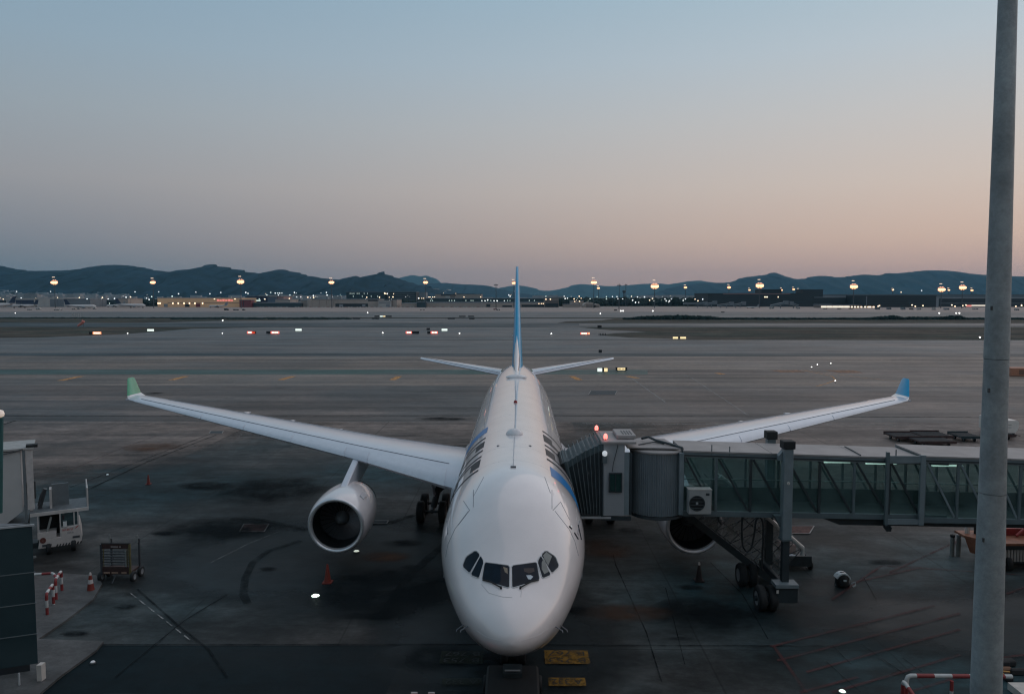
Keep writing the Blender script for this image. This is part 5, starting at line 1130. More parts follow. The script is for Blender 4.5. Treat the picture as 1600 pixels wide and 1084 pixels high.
# cab
cx0, cx1 = P(53, 850, dF - .3).x, P(121, 850, dF - .3).x; yc = dF - .1; zc_t = P(90, 829, yc).z; zc_b = .42
b = MB(); b.prism([(cx0, yc, zc_b), (cx1 - .1, yc, zc_b), (cx1, yc, .9), (cx1 - .12, yc, zc_t), (P(91, 830, yc).x, yc, zc_t - .08), (P(91, 840, yc).x, yc, .95), (cx0 + .1, yc, .95)], (0, 2.2, 0)); b.build('cab', M_trk, t, bevel=.03)
b = MB(); b.box(cx0, cx0 + 1.0, yc - .0, yc + .8, .955, 1.3); b.build('step_box', M_trk, t)
for xx in (P(90, 820, yc).x, P(120, 820, yc).x - .1, P(114, 820, yc).x - .1, P(54, 820, yc).x + .1):
    b = MB(); b.box(xx - .035, xx + .035, yc + .02, yc + .09, .95 if xx < -25 else zc_t, zp - .18); b.build('pillar', mat('rail_pale', (0.45, 0.42, 0.4), 0.4), t)
b = MB(); b.box(P(91, 820, yc).x, cx1 - .25, yc + .12, yc + .14, zc_t, zp - .18); b.box(cx1 - .22, cx1 - .2, yc + .12, yc + 2.1, zc_t, zp - .2); b.build('cab_window', glassy('cab_glass', (0.25, .4, .42), gloss=.15, opaque=.2), t)
b = MB(); b.box(cx0 + .1, P(90, 820, yc).x, yc + .9, yc + 2.1, .9, zp - .2); b.build('seat_compartment', M_void, t)
b = MB(); b.bar((cx0 + .5, yc + .2, 1.25), (cx0 + .75, yc + .2, 2.1), .12); b.build('strut', mat('post_grey', (0.2, 0.21, 0.2), 0.6), t)
q = P(99, 825, yc + .1); b = MB(); b.cbox((q.x, yc + .0, q.z), (.2, .1, .3)); b.build('mirror', mat('mirror_pale', (0.6, 0.6, 0.58), .3), t)
q = P(64, 847, yc - .02); b = MB(); b.lathe([(.02, -.02), (.16, -.02), (.17, .02)], (q.x, yc - .01, q.z), axis='Y', n=14); b.build('fuel_cap', mat('rust_dark', (.12, .04, .03), .6), t)
# printed lettering on the cab door, as unreadable small strokes like the photograph's
def stroke_text(x0, x1, z, h, n, m_, y, nm='lettering'):
    b = MB()
    for i in range(n):
        a = x0 + (x1 - x0) * i / n; wd = (x1 - x0) / n
        b.box(a, a + wd * .25, y - .006, y, z, z + h)
        if i % 2 == 0: b.box(a + wd * .25, a + wd * .7, y - .006, y, z + h * .8, z + h)
        if i % 3: b.box(a + wd * .25, a + wd * .7, y - .006, y, z + h * .4, z + h * .55)
        if i % 3 == 1: b.box(a + wd * .25, a + wd * .7, y - .006, y, z, z + h * .18)
    b.build(nm, m_, t)
A_, C_ = P(93, 835, yc), P(110, 833, yc); stroke_text(A_.x, C_.x, A_.z - .05, .11, 9, mat('red_print', (0.4, 0.03, 0.03), .5), yc - .002)
b = MB(); b.prism([(C_.x + .08, yc - .008, C_.z - .08), (C_.x + .26, yc - .008, C_.z + .04), (C_.x + .3, yc - .008, C_.z + .12), (C_.x + .14, yc - .008, C_.z + .02)], (0, .006, 0)); b.build('emblem', mat('red_print', (0.4, 0.03, 0.03), .5), t)
A_, C_ = P(101, 840, yc), P(111, 839, yc); stroke_text(A_.x, C_.x, A_.z - .05, .09, 6, mat('grey_print', (0.12, 0.12, 0.13), .5), yc - .002)
for (a_, c_, zz) in ((63, 77, .52), (109, 120, .78)):
    b = MB(); b.box(P(a_, 850, yc).x, P(c_, 850, yc).x, yc - .02, yc - .002, zz, zz + .12); b.build('number_plate', M_dark, t)
for i in range(9):
    x = cx0 + .95 + i * .16; b = MB(); b.prism([(x, yc - .01, .43), (x + .08, yc - .01, .43), (x + .14, yc - .01, .56), (x + .06, yc - .01, .56)], (0, .006, 0)); b.build('hazard_stripe', M_black, t)
for wx in (.55, 1.9): rwheel(t, (cx0 + wx, yc + .25, .38), .38, .26); rwheel(t, (cx0 + wx, yc + 2.0, .38), .38, .26)
b = MB(); b.bar((cx0 - .1, yc - .3, .12), (cx0 - 1.0, yc - .5, .12), .1, .1); b.build('outrigger', mat('post_grey', (0.2, 0.21, 0.2), 0.6), t)
b = MB(); b.bar((cx0, yc + .8, .55), (xb0, yc + .8, .55), .9, .3); b.build('chassis', M_bdark, t)

t.rotation_euler = (0, 0, R(31)); t.scale = (.90, 1, 1)
# red and white crash rails
M_rw_r = mat('barrier_red', (0.26, 0.035, 0.035), 0.5); M_rw_w = mat('barrier_white', (0.55, 0.55, 0.53), 0.5)
def rail(lab, pts, r, stripe, grp, start=0, stubs=()):
    tot = 0; t = thing('crash_barrier', lab, 'barrier', (pts[0][0], pts[0][1], 0), grp)
    P_ = [Vector(p) for p in pts]
    # round the corners
    q = [P_[0]]
    for i in range(1, len(P_) - 1):
        a, c, e = P_[i - 1], P_[i], P_[i + 1]; k = min(.14, (c - a).length * .4, (e - c).length * .4); s0 = c + (a - c).normalized() * k; s1 = c + (e - c).normalized() * k
        q += [s0, (s0 + s1 + c * 2) / 4, s1]
    q.append(P_[-1]); seg = []; cur = [q[0]]; acc = 0; idx = start
    for a, c in zip(q, q[1:]):
        L = (c - a).length; pos = 0
        while acc + (L - pos) > stripe:
            pos += stripe - acc; p = a.lerp(c, pos / L); cur.append(p); seg.append((cur, idx)); idx += 1; cur = [p]; acc = 0
        acc += L - pos; cur.append(c)
    seg.append((cur, idx))
    for s_, i in seg:
        if len(s_) > 1 and (s_[0] - s_[-1]).length > .01:
            b = MB(); b.tube(s_, r, 10); b.build('red_band' if i % 2 == 0 else 'white_band', M_rw_r if i % 2 == 0 else M_rw_w, t, smooth=True, auto=50)
    return t
def up(p, z): return (p.x, p.y, z)
g_ = 'red and white crash rails on the left pavement'
A_, C_ = G(74, 964), G(84, 948); rail('nearest small red and white hoop rail on the left pavement', [up(A_, .13), up(A_, 1.1), up(C_, 1.1), up(C_, .13)], .065, .33, g_)
A_, C_ = G(88, 940), G(97, 926); E_ = G(52, 922)
rail('middle red and white hoop rail on the left pavement', [up(A_, .13), up(A_, 1.1), up(C_, 1.1), up(C_, .13)], .065, .33, g_)
rail('red and white rail running from the glass building to the hoops', [G(50, 897.5, 1.12), G(83, 895, 1.12), G(87.5, 902, 1.12)], .06, .42, g_, 1)
# foreground rail at bottom right
g_ = None
zr = 1.0; f = lambda px_, py_: G(px_, py_, zr)
A_, C_, E_, F_ = f(1408, 1057), f(1510, 1056), f(1417, 1055), f(1430, 1076)
rail('long red and white tubular rail beside the foot of the concrete mast', [(E_.x, E_.y, .03), (E_.x, E_.y, zr), (C_.x + 1.6, C_.y, zr)], .075, .62, 'red and white rails at the lower right', 0)
rail('short red and white rail end with sloping brace at lower right', [(A_.x, A_.y - .15, .03), (A_.x, A_.y - .15, zr - .05), (F_.x, F_.y - .7, zr - .45), (F_.x + .1, F_.y - .9, .03)], .07, .40, 'red and white rails at the lower right', 1)
q = f(1488, 1060); rail('upright post holding the long red and white rail', [(q.x, q.y + .02, zr - .08), (q.x, q.y + .02, .03)], .06, .36, 'red and white rails at the lower right', 0)

# wheel chocks and hoses by the mast foot
t = thing('wheel_chocks', 'black wheel chocks with orange straps lying behind the mast foot', 'wheel chocks', G(1572, 1050))
for (px_, py_, sx, sy, rz_, m_) in ((1566, 1041, .42, .35, .2, M_black), (1577, 1040, .36, .34, -.3, M_black), (1570, 1053, .5, .22, .1, mat('strap_brown', (0.16, .07, .03), .6)), (1574, 1064, .3, .3, .5, M_black), (1592, 1055, .7, .18, -.35, M_black)):
    q = G(px_, py_); b = MB(); b.prism([(q.x - sx / 2, q.y - sy / 2, .04), (q.x + sx / 2, q.y - sy / 2, .04), (q.x + sx / 2, q.y + sy / 2, .04), (q.x - sx / 2, q.y + sy / 2, .04)], (0.03, 0.04, .22)); b.build('chock', m_, t, bevel=.04)
for dy in (0, 4):
    A_, C_ = G(1560, 1047 + dy, .25), G(1578, 1049 + dy, .25); b = MB(); b.bar(A_, C_, .06, .02); b.build('strap', mat('strap_orange', (0.5, .25, .06), .6), t)
q = G(1594, 1080); b = MB(); b.box(q.x - .4, q.x + 1.5, q.y - 1, q.y + .1, .04, .3); o = b.build('white_cover', mat('pale_box', (0.6, 0.55, 0.5), 0.6)); o.name = 'plastic_cover'; tag(o, 'white plastic cover on the ground at the lower right corner', 'cover')
# vehicle roof and red tug top at the bottom edge
A_, C_ = G(160, 1081, 1.9), G(262, 1081, 1.9); t = thing('service_van', 'dark vehicle roof with pale blue edge just entering the bottom left of the frame', 'van', ((A_.x + C_.x) / 2, A_.y - 2, 0))
b = MB(); b.box(A_.x, C_.x, A_.y - 4.4, A_.y, .35, 1.88); b.build('body', mat('van_blue', (0.03, .10, .14), .4), t, bevel=.06)
b = MB(); b.box(A_.x + .3, C_.x - .5, A_.y - 4, A_.y - .08, 1.882, 1.90); b.build('roof_panel', M_bdark, t)
for wx in (.0, 1.0):
    for wy in (-.8, -3.5): rwheel(t, (A_.x + .1 + wx * (C_.x - A_.x - .2), A_.y + wy, .33), .33, .22)
A_, C_ = G(638, 1080, 1.2), G(684, 1078, 1.2); t = thing('tow_tug', 'red tug top just entering the bottom of the frame left of the nose wheel', 'tug', ((A_.x + C_.x) / 2, A_.y - 1, 0))
b = MB(); b.box(A_.x, C_.x, A_.y - 2.4, A_.y, .3, 1.15); b.build('body', mat('tug_red', (0.30, .02, .03), .4), t, bevel=.08)
b = MB(); b.cbox((A_.x + .2, A_.y - .02, 1.17), (.22, .05, .05)); b.cbox((C_.x - .2, A_.y - .02, 1.17), (.22, .05, .05)); b.build('lamp', M_cwht, t)
for wx in (0, 1):
    for wy in (-.5, -1.9): rwheel(t, (A_.x + .1 + wx * (C_.x - A_.x - .2), A_.y + wy, .3), .3, .2)
# dark towbarless tug under the nose
t = thing('pushback_tug', 'low dark tug with bar attached under the aircraft nose', 'tug', (NX, 26.4, 0))
b = MB(); b.box(NX - .95, NX + .95, 24.6, 27.2, .28, .78); b.build('body', M_black, t, bevel=.08)
b = MB(); b.box(NX - .35, NX + .35, 26.2, 26.9, .79, .95); b.build('cradle', M_bdark, t); b = MB(); b.tube([(NX - .28, 26.3, 1.0), (NX + .28, 26.3, 1.0)], .03, 6); b.build('handle', M_cabw, t)
for sx in (-1, 1):
    for wy in (25.0, 26.7): rwheel(t, (NX + sx * .95, wy, .3), .3, .22)

# flat dollies and the white van behind the bridge
M_dol = mat('dolly_rust', (0.05, 0.022, 0.02), 0.7, var=.4, scale=3); M_dolt = mat('dolly_teal', (0.012, .03, .035), .6)
def dolly(px_, py_, w_px, ln, m_, lab, rz_=0.0):
    q = G(px_, py_); D = q.y; w_ = w_px * D / FPX; t = thing('cargo_dolly', lab, 'dolly', (q.x, q.y, .035), 'flat cargo dollies parked behind the bridge')
    fr = MB(); fr.box(q.x - w_ / 2, q.x + w_ / 2, D, D + ln, .42, .52); fr.build('deck', m_, t)
    b = MB()
    for k in range(8): b.bar((q.x - w_ / 2, D + ln * (k + .5) / 8, .55), (q.x + w_ / 2, D + ln * (k + .5) / 8, .55), .06, .05)
    o = b.build('rollers', M_dark, t)
    b = MB(); b.box(q.x - w_ / 2 - .02, q.x + w_ / 2 + .02, D - .06, D, .36, .62); b.box(q.x - w_ / 2 - .02, q.x + w_ / 2 + .02, D + ln, D + ln + .06, .36, .7); b.build('rail', m_, t)
    b = MB(); b.bar((q.x + w_ / 2, D + ln / 2, .4), (q.x + w_ / 2 + 1.1, D + ln / 2 - .1, .3), .08); b.build('tow_bar', m_, t)
    for sx in (-1, 1):
        for wy in (.4, ln - .4): rwheel(t, (q.x + sx * (w_ / 2 - .5), D + wy, .2), .2, .15)
dolly(1420, 691, 42, 2.4, M_dol, 'leftmost low brown cargo dolly behind the bridge')
dolly(1466, 690, 46, 2.6, M_dol, 'brown cargo dolly at the back of the cluster behind the bridge')
dolly(1466, 699, 56, 2.2, M_dol, 'front brown cargo dolly, nearest to the bridge roof')
dolly(1518, 691, 32, 2.4, M_dolt, 'dark teal cargo dolly left of the concrete mast')
dolly(1576, 688, 22, 2.2, M_dol, 'brown trailer below the white van by the mast')
q = G(1568, 684); t = thing('white_van', 'white boxy van parked behind the bridge, half hidden by the mast', 'van', (q.x, q.y, 0)); D = q.y; zt_ = P(1570, 657, D).z; xr_ = P(1592, 670, D).x
b = MB(); xl_ = P(1563, 670, D).x; b.prism([(xl_, D, .5), (xr_ - .3, D, .5), (xr_ - .05, D, 1.0), (xr_, D, zt_ - .2), (xr_ - .2, D, zt_), (xl_, D, zt_)], (0, 3.6, 0)); b.build('body', mat('van_cream', (0.72, .64, .58), .5, var=.05), t)
for i in range(2):
    b = MB(); b.box(q.x + .1, q.x + .75, D - .012, D - .003, zt_ - .45 - i * .28, zt_ - .41 - i * .28); b.build('door_vent', M_dark, t)
for wx in (.0, 1.2): rwheel(t, (q.x + wx, D + .6, .36), .36, .22); rwheel(t, (q.x + wx, D + 3.0, .36), .36, .22)
q = G(1590, 588); t = thing('orange_container', 'orange flat box at the right picture edge beyond the mast', 'container', (q.x, q.y, 0))
b = MB(); b.box(q.x - 1.2, q.x + 5, q.y, q.y + 2.4, .1, 1.5); b.build('body', mat('container_orange', (0.40, .17, .10), .6), t); b = MB(); b.box(q.x + .2, q.x + 4.8, q.y - .03, q.y, .3, 1.2); b.build('door', mat('container_dark', (.18, .09, .06), .6), t)

# the big concrete mast in front
t = thing('concrete_mast', 'tall tapering grey concrete mast in the right foreground', 'mast', (9.0, 13.2, 0)); dm = 13.0
M_mast = paving('mast_concrete', (0.25, 0.30, 0.32), (0.27, 0.29, 0.30), streak=0, stain=0.2, rough=0.6, var=.12)
n_ = M_mast.node_tree.nodes
pb, pt = P(1540.5, 1084, dm), P(1574.5, 0, dm)
def mast_x(z): return pb.x + (pt.x - pb.x) * (z - pb.z) / (pt.z - pb.z)
rb = (P(1566, 1084, dm).x - P(1515, 1084, dm).x) / 2 * .84; rtp_ = (P(1590, 0, dm).x - P(1559.5, 0, dm).x) / 2 * .84
def mast_r(z): return rb + (rtp_ - rb) * (z - pb.z) / (pt.z - pb.z)
zs = [0, 3, 5.9, 8.6, 11.0, 11.5, 13.3, 13.34, 16, 19, 22, 26, 30]
joints_ = [0, 7.35, 11.0, 13.33, 30]
for z0_, z1_ in zip(joints_, joints_[1:]):
    b = MB(); k = 5; b.lathe([(mast_r(z0_ + .004) + (.006 if z0_ == 13.33 or z0_ == 7.35 else 0), z0_ + .004)] + [(mast_r(z0_ + (z1_ - z0_) * i / k) + (.006 if z0_ == 13.33 or z0_ == 7.35 else 0), z0_ + (z1_ - z0_) * i / k) for i in range(1, k)] + [(mast_r(z1_ - .004), z1_ - .004)], (0, 0, 0), n=48)
    for i, v in enumerate(b.v): b.v[i] = Vector((v.x + mast_x(v.z), v.y + dm, v.z))
    b.build('mast_section', M_mast, t, smooth=True)
b = MB(); b.lathe([(.6, 0), (.6, .25), (mast_r(0) + .02, .3)], (mast_x(0), dm, 0), n=32); b.build('mast_base', M_conc, t)
for z in (7.2, 10.2, 12.8, 14.2):
    b = MB(); b.cbox((mast_x(z) - mast_r(z) * .9, dm - mast_r(z) * .5, z), (.03, .03, .07)); b.build('bolt', M_dark, t)

# ------------------------------------------------------------------ far side of the airfield
M_pole = mat('mast_steel_dark', (0.05, 0.06, 0.07), 0.6)
M_lw = lamp_mat('flood_warm', (1.0, 0.52, 0.24), 2.4); M_lw2 = lamp_mat('flood_warm_dim', (1.0, 0.70, 0.45), 1.0); M_halo = lamp_mat('flood_halo_glow', (1.0, 0.34, 0.12), 0.85)
def flood_mast(px_, py_, size, lab, d=930, lit=True, small_above=True):
    size *= 1.15
    p = P(px_, py_, d); t = thing('floodlight_mast', lab, 'floodlight mast', (p.x, p.y, 0), 'tall floodlight masts across the airfield')
    b = MB(); b.tube([(p.x, d, 0), (p.x, d, p.z + 3)], [.55, .3], 6); b.build('pole', M_pole, t)
    b = MB(); b.lathe([(2.4 * size, -.25), (2.6 * size, 0), (2.4 * size, .25)], (p.x, d, p.z + 1.4), n=12, cap=True); b.build('lamp_ring', M_pole, t)
    if lit:
        n = 5 if size > 1.1 else 4
        for k in range(n):
            x = p.x + (k - (n - 1) / 2) * .95 * size; zz = p.z - abs(k - (n - 1) / 2) * .22
            b = MB(); b.lathe([(.05, -1.0 * size), (.8 * size, -.6 * size), (1.0 * size, 0), (.8 * size, .6 * size), (.05, 1.0 * size)], (x, d - 1.0, zz), n=8); b.build('lamp', M_lw, t)
        for sx_, sz_ in [(2.15 * math.cos(R(k * 45 + 22)), 1.35 * math.sin(R(k * 45 + 22))) for k in range(8)]:
            b = MB(); b.lathe([(.05, -.4), (.75 * size, -.3), (.95 * size, 0), (.75 * size, .3), (.05, .4)], (p.x + sx_ * size, d, p.z + sz_ * size), axis='Y', n=10); b.build('lamp', M_halo, t)  # ring of glowing discs imitates the orange halo round the lamps
        if small_above:
            for k in (-1, 1):
                b = MB(); b.cbox((p.x - 1.0 + k * .9, d, p.z + 4.3 * size), (1.3, .5, .8)); b.build('rear_lamp', M_lw2, t)
    else:
        for k in (-1, 0, 1):
            b = MB(); b.cbox((p.x + k * 1.6, d - .4, p.z + .9), (1.1, .5, .8)); b.build('lamp', M_pole, t)
for a in ((85, 441, 1.25, 'lit flood mast at the far left above the white hangars'), (239, 441, 1.0, 'lit flood mast second from the left over the dark hillside'), (376, 440, 1.3, 'lit flood mast over the long floodlit beige building'),
          (518, 441, 1.0, 'lit flood mast over the beige pier with rounded end'), (665, 441, .9, 'lit flood mast in front of the jagged distant mountain'), (803, 442, .8, 'lit flood mast half behind the tail fin'),
          (928, 441, 1.1, 'lit tall flood mast right of the tail fin with a lower one beside it'), (935, 450, .75, 'lower lit flood mast right beside the taller one near the fin', 1250), (1023, 447, 1.45, 'brightest lit flood mast standing right of the two unlit masts'),
          (1071, 449, .8, 'small lit flood mast left of the dark terminal block', 1200), (1139, 449, .9, 'lit flood mast rising over the left end of the dark terminal', 1200), (1171, 453, .7, 'smallest lit flood mast over the dark terminal', 1500),
          (1187, 446, 1.45, 'very bright lit flood mast in front of the dark terminal'), (1221, 453, .75, 'lit flood lamp left of the pair over the terminal roof', 1400), (1240, 452, .75, 'left flood lamp of the close pair over the terminal roof', 1400),
          (1247.5, 453.5, .65, 'right flood lamp of the close pair over the terminal roof', 1450), (1334, 447.5, 1.4, 'bright lit flood mast over the lit gates'), (1395, 453, .6, 'dim flood lamp low on the right hillside', 1500),
          (1471, 452, 1.35, 'bright wide flood mast left of the concrete mast'), (1482.5, 453, .65, 'small flood lamp just right of the bright wide one', 1350), (1504, 449, 1.3, 'bright flood mast nearest to the concrete mast'), (1518.5, 453.5, .8, 'small flood lamp between bright one and concrete mast', 1350)):
    flood_mast(*a)
for a in ((775, 447, .9, 'unlit flood mast left of the tail fin', 900, False), (967.5, 447.5, .8, 'unlit flood mast right of the tail fin, left of the thinner one', 860, False), (978, 446.5, .6, 'thinner unlit mast beside the water tower shape', 1100, False)): flood_mast(*a)
p = P(975, 456, 1250); t = thing('control_tower', 'small dark radar tower with bulky head between the unlit masts', 'tower', (p.x, p.y, 0)); b = MB(); b.tube([(p.x, p.y, 0), (p.x, p.y, p.z)], 1.0, 8); b.build('shaft', M_pole, t); b = MB(); b.lathe([(1, -2), (2.4, -1), (2.6, 2), (.6, 3)], p, n=10); b.build('cabin', M_pole, t)

# far buildings
def C(n, c, **k): return mat(n, c, .6, var=.08, scale=.05, **k)
B_beige = C('far_beige', (0.36, 0.30, 0.26)); B_pale = C('far_pale', (0.42, 0.40, 0.38)); B_grey = C('far_grey', (0.22, 0.24, 0.26)); B_grey2 = C('far_midgrey', (0.15, 0.17, 0.19)); B_dark = C('far_dark', (0.014, 0.022, 0.028)); B_navy = C('far_navy', (0.012, 0.025, 0.06))
B_pink = C('far_pink', (0.32, 0.19, 0.18)); B_brown = C('far_brown', (0.2, 0.16, 0.14)); B_red = C('far_red', (0.18, 0.035, 0.045)); B_roof = C('far_roof', (0.34, 0.34, 0.33)); B_blue = C('far_blue', (0.09, 0.13, 0.18)); B_teal = C('far_teal', (0.02, 0.045, 0.055)); B_glow = mat('painted_floodlit_wall', (0.5, 0.33, 0.2), .6, emit=(1.0, .62, .34), es=0.07, var=.15, scale=.05)  # cargo building wall glows by itself, standing in for floodlight on it
B_win = lamp_mat('far_lit_window', (0.8, 1.0, 0.9), 1.6); B_winw = lamp_mat('far_warm_window', (1.0, 0.72, 0.45), 2.5); B_strip = lamp_mat('lit_gate_strip', (1.0, .86, .66), 1.0)
def bld(lab, x0, x1, yt, d, m_, depth=40, parts=(), cat='building', name='far_building', lift=0, roof=None):
    a, c = P(x0, yt, d), P(x1, yt, d); t = thing(name, lab, cat, ((a.x + c.x) / 2, d, 0)); b = MB(); b.box(a.x, c.x, d, d + depth, lift, a.z); b.build('wall', m_, t)
    rm = roof or B_grey2; b = MB(); b.box(a.x - .4, c.x + .4, d - .4, d + depth + .4, a.z + .002, a.z + .7); b.build('roof', rm, t)
    for i, (nm, px0, px1, py0, py1, pm) in enumerate(parts):
        q0, q1 = P(px0, py0, d - .3), P(px1, py1, d - .3); b = MB(); b.box(q0.x, q1.x, d - .25 - .02 * i, d + .2, max(.05, q1.z), q0.z); b.build(nm, pm, t)
    return t
W_ = lambda xs_, y, m_=B_win, w=1.0, h=1.0: [('window', x - w / 2, x + w / 2, y - h / 2, y + h / 2, m_) for x in xs_]
bld('white roofed open hangar at the far left with navy interior', -30, 54, 467, 1010, B_pale, roof=B_roof, parts=[('door', -25, 10, 469, 479, B_dark), ('door', 11, 23, 468.5, 479, B_grey), ('door', 24.5, 53, 468.5, 479, B_navy)])
bld('middle hangar with pale and grey sliding doors', 57, 104, 466, 1010, B_pale, roof=B_roof, parts=[('door', 61, 69, 467.5, 479, B_pale), ('door', 69.3, 77.5, 467.5, 479, B_pale), ('door', 78, 100, 467.5, 479, B_grey2)])
bld('grey hangar right of the pale doored one', 105, 141, 467.3, 1010, B_grey2, roof=B_grey, parts=[('door', 107, 139, 469, 479, B_grey2)])
bld('low dark hangar annex beside the grey hangar', 141, 184, 469.5, 1060, B_teal, parts=W_((146, 152, 158, 165, 171), 474))
bld('small pale block behind parked white aircraft', 184, 200, 466.5, 1030, B_beige, parts=[('door', 188, 196, 474, 479, B_grey)])
bld('long floodlit beige cargo building with row of lamps', 246, 376, 466, 1000, B_glow, roof=B_beige, depth=60, parts=[('canopy', 262, 375, 472.6, 473.4, B_brown), ('gate', 289, 296, 475, 479.5, B_dark), ('gate', 306, 313, 474.5, 479.5, B_red), ('gate', 256, 262, 474.8, 479.5, B_grey)] + [('lamp', x - .9, x + .9, 472.8, 474.8, B_winw) for x in (247, 250, 270, 278.5, 287.5, 296, 304.5, 316.5)] + [('lamp', x - .8, x + .8, 466.6, 467.6, B_winw) for x in (335, 367)] + [('sign', x, x + 3.2, 467.6 + (i % 2) * .8, 470.5, lamp_mat('red_sign', (1, .12, .04), .7)) for i, x in enumerate((339, 343, 347.5, 352, 356.5, 360.5))])
bld('dark red container stack beside the floodlit building', 374, 392, 469, 985, B_red, depth=14, parts=[('door', 380, 381, 470, 479, B_dark)])
bld('navy block with bluish lamps', 385, 420, 463, 1060, B_navy, parts=W_((388, 395, 398, 405, 413), 467) + [('sign', 400, 407, 469, 470, B_win)])
bld('blue grey block right of the navy one', 418, 431, 464.5, 1040, B_blue); bld('pinkish narrow block beside the navy one', 431, 443, 463.5, 1045, B_pink); bld('low beige building with garage doors', 430, 453, 468, 1010, B_beige, parts=[('gate', 434, 440, 473, 479, B_grey), ('gate', 443, 449, 473, 479, B_grey)])
bld('long low dark shed left of the beige pier', 396, 470, 473.5, 990, B_teal)
bld('small beige link building', 466, 480, 470, 1000, B_beige)
t = bld('long beige pier building with rounded end and dark underside', 488, 592, 468, 990, B_beige, parts=[('recess', 524, 575, 474.3, 479.5, B_dark), ('recess', 575, 590, 468.4, 470.5, B_dark), ('gate', 530, 536, 475.5, 479, B_grey), ('gate', 566, 571, 475.5, 479, B_grey)] + [('wall_joint', x - .15, x + .15, 468.3, 477, B_brown) for x in (499, 510, 521)])
p = P(487, 468, 996); b = MB(); b.lathe([(6, 0), (6, p.z), (5.6, p.z + .4), (.1, p.z + .6)], (p.x, 996, 0), n=20); b.build('rounded_end', B_beige, t)
bld('dark glazed office block behind the beige pier', 541, 602, 456.5, 1350, B_teal, parts=W_((547, 550, 553, 558, 561, 569, 574), 458.5, B_win, .8, .8) + W_((552, 566, 580, 590), 463, B_win, .8, .8))
bld('dark office block with roof lamps right of the first', 604, 650, 456.5, 1350, B_dark, parts=[('window_band', 606, 648, y, y + .7, B_grey2) for y in (459, 462, 465, 468)] + W_((601.5, 603, 615), 459, B_winw, 1.2, 1))
bld('pale grey tower block behind the offices', 651, 664, 457, 1400, B_grey, parts=W_((655, 659, 662), 466, B_winw))
bld('white flat roofed service building with two levels', 591, 611, 470, 985, B_pale, parts=[('window_band', 592, 610, 472.5, 473.5, B_grey2), ('gate', 603, 609, 475, 479.5, B_grey)])
bld('narrow beige tower house at the pier end', 613, 620, 468.5, 990, B_beige)
bld('low beige wall building before the fin', 628, 651, 474, 980, B_beige); bld('dark green container block on the pier', 651.5, 665, 472, 975, B_teal, depth=12)
bld('long low beige pier running behind the tail fin', 665, 851, 473.3, 985, B_beige, roof=B_grey, parts=[('recess', 760, 766, 475, 479.5, B_dark), ('recess', 785, 800, 477, 479.5, B_dark), ('recess', 815, 850, 476, 479.5, B_dark)] + W_((842, 846, 849), 474.3, B_winw, 1.6, .8))
bld('dark glazed terminal hall behind the low pier', 664, 851, 466.5, 1050, B_teal, parts=W_((673, 676, 702, 706, 710, 728, 736, 739, 753, 757.5, 762, 767, 772, 776, 788, 793, 797, 827, 835), 469.5, B_win, .9, .8) + W_((753, 758, 772, 777), 470, B_winw, 1, .8))
bld('peach gabled terminal with black skylights', 680, 752, 460, 1150, B_beige, parts=[('skylight', 689, 712, 459.4, 462, B_dark), ('skylight', 712, 741, 459, 460, B_dark), ('gable', 696, 703, 462, 466, B_pale), ('gable', 704, 711, 461, 466, B_brown)] + W_((670, 672, 676, 679, 725, 751), 464, B_winw, 1.2, 1))
bld('brownish two storey block right of the fin', 851, 873, 465.5, 980, B_brown, parts=[('recess', 852, 872, 473.5, 479.5, B_dark), ('window_band', 852, 872, 470.5, 471.5, B_dark)] + W_((853, 860), 467.5, B_winw, 1.6, 1.4))
bld('low pale shed with rounded roof near the brown block', 880, 905, 476, 965, B_beige, depth=15); bld('beige square house behind the round roofed hangar', 893, 912, 470.5, 1040, B_beige, parts=W_((898, 905.5), 470.8, B_winw, 1.6, 1.2))
# arched hangars
for (x0, x1, yt, lab) in ((911, 931, 472, 'larger beige arched hangar right of the tail fin'), (928, 938, 474.5, 'smaller arched hangar attached to the beige one')):
    a, c = P(x0, 480, 960), P(x1, 480, 960); zt_ = P(x0, yt, 960).z; t = thing('arched_hangar', lab, 'hangar', ((a.x + c.x) / 2, 960, 0)); xm = (a.x + c.x) / 2; hw = (c.x - a.x) / 2
    b = MB(); b.prism([(xm + hw * math.cos(R(k * 15)), 960, .05 + zt_ * math.sin(R(k * 15)) ** .7) for k in range(13)], (0, 22, 0)); b.build('shell', B_beige, t); b = MB(); b.box(xm - hw * .5, xm + hw * .5, 959.7, 960.1, .05, zt_ * .6); b.build('door', B_brown, t)
bld('wide dark terminal with pinkish roof strip on the right', 1106, 1272, 458.8, 1050, B_dark, depth=80, parts=[('roof_strip', 1130, 1235, 457.9, 459.6, B_pink)] + [('window_band', 1108, 1270, 463 + i * 3, 463.5 + i * 3, B_teal) for i in range(4)] + W_((1195, 1197, 1199, 1216), 464, B_winw, 1.2, 1.6), roof=B_dark)
bld('dark rooftop plant block over the terminal, left one', 1190, 1221, 452.8, 1090, B_dark, depth=30, roof=B_dark); bld('dark rooftop plant block over the terminal, right one', 1255, 1286, 453, 1090, B_dark, depth=30, roof=B_dark)
bld('long dark terminal section with grey roof deck', 1221, 1354, 465, 1060, B_dark, depth=90, roof=B_grey, parts=[('roof_strip', 1288, 1354, 461.5, 464, B_grey2), ('window_band', 1225, 1350, 470, 470.6, B_teal), ('lower_wall', 1248, 1300, 474, 475, B_grey2)])
bld('large black fronted hall in the right distance', 1353, 1463, 462.5, 1000, B_dark, depth=60, roof=B_dark, parts=[('wall_joint', 1353.5, 1354.5, 463, 479, B_grey2)] + [('window_band', 1360, 1460, 466 + i * 3.5, 466.4 + i * 3.5, B_teal) for i in range(3)])
bld('pale end wall beside the black hall', 1463, 1467, 464, 1000, B_grey, depth=50)
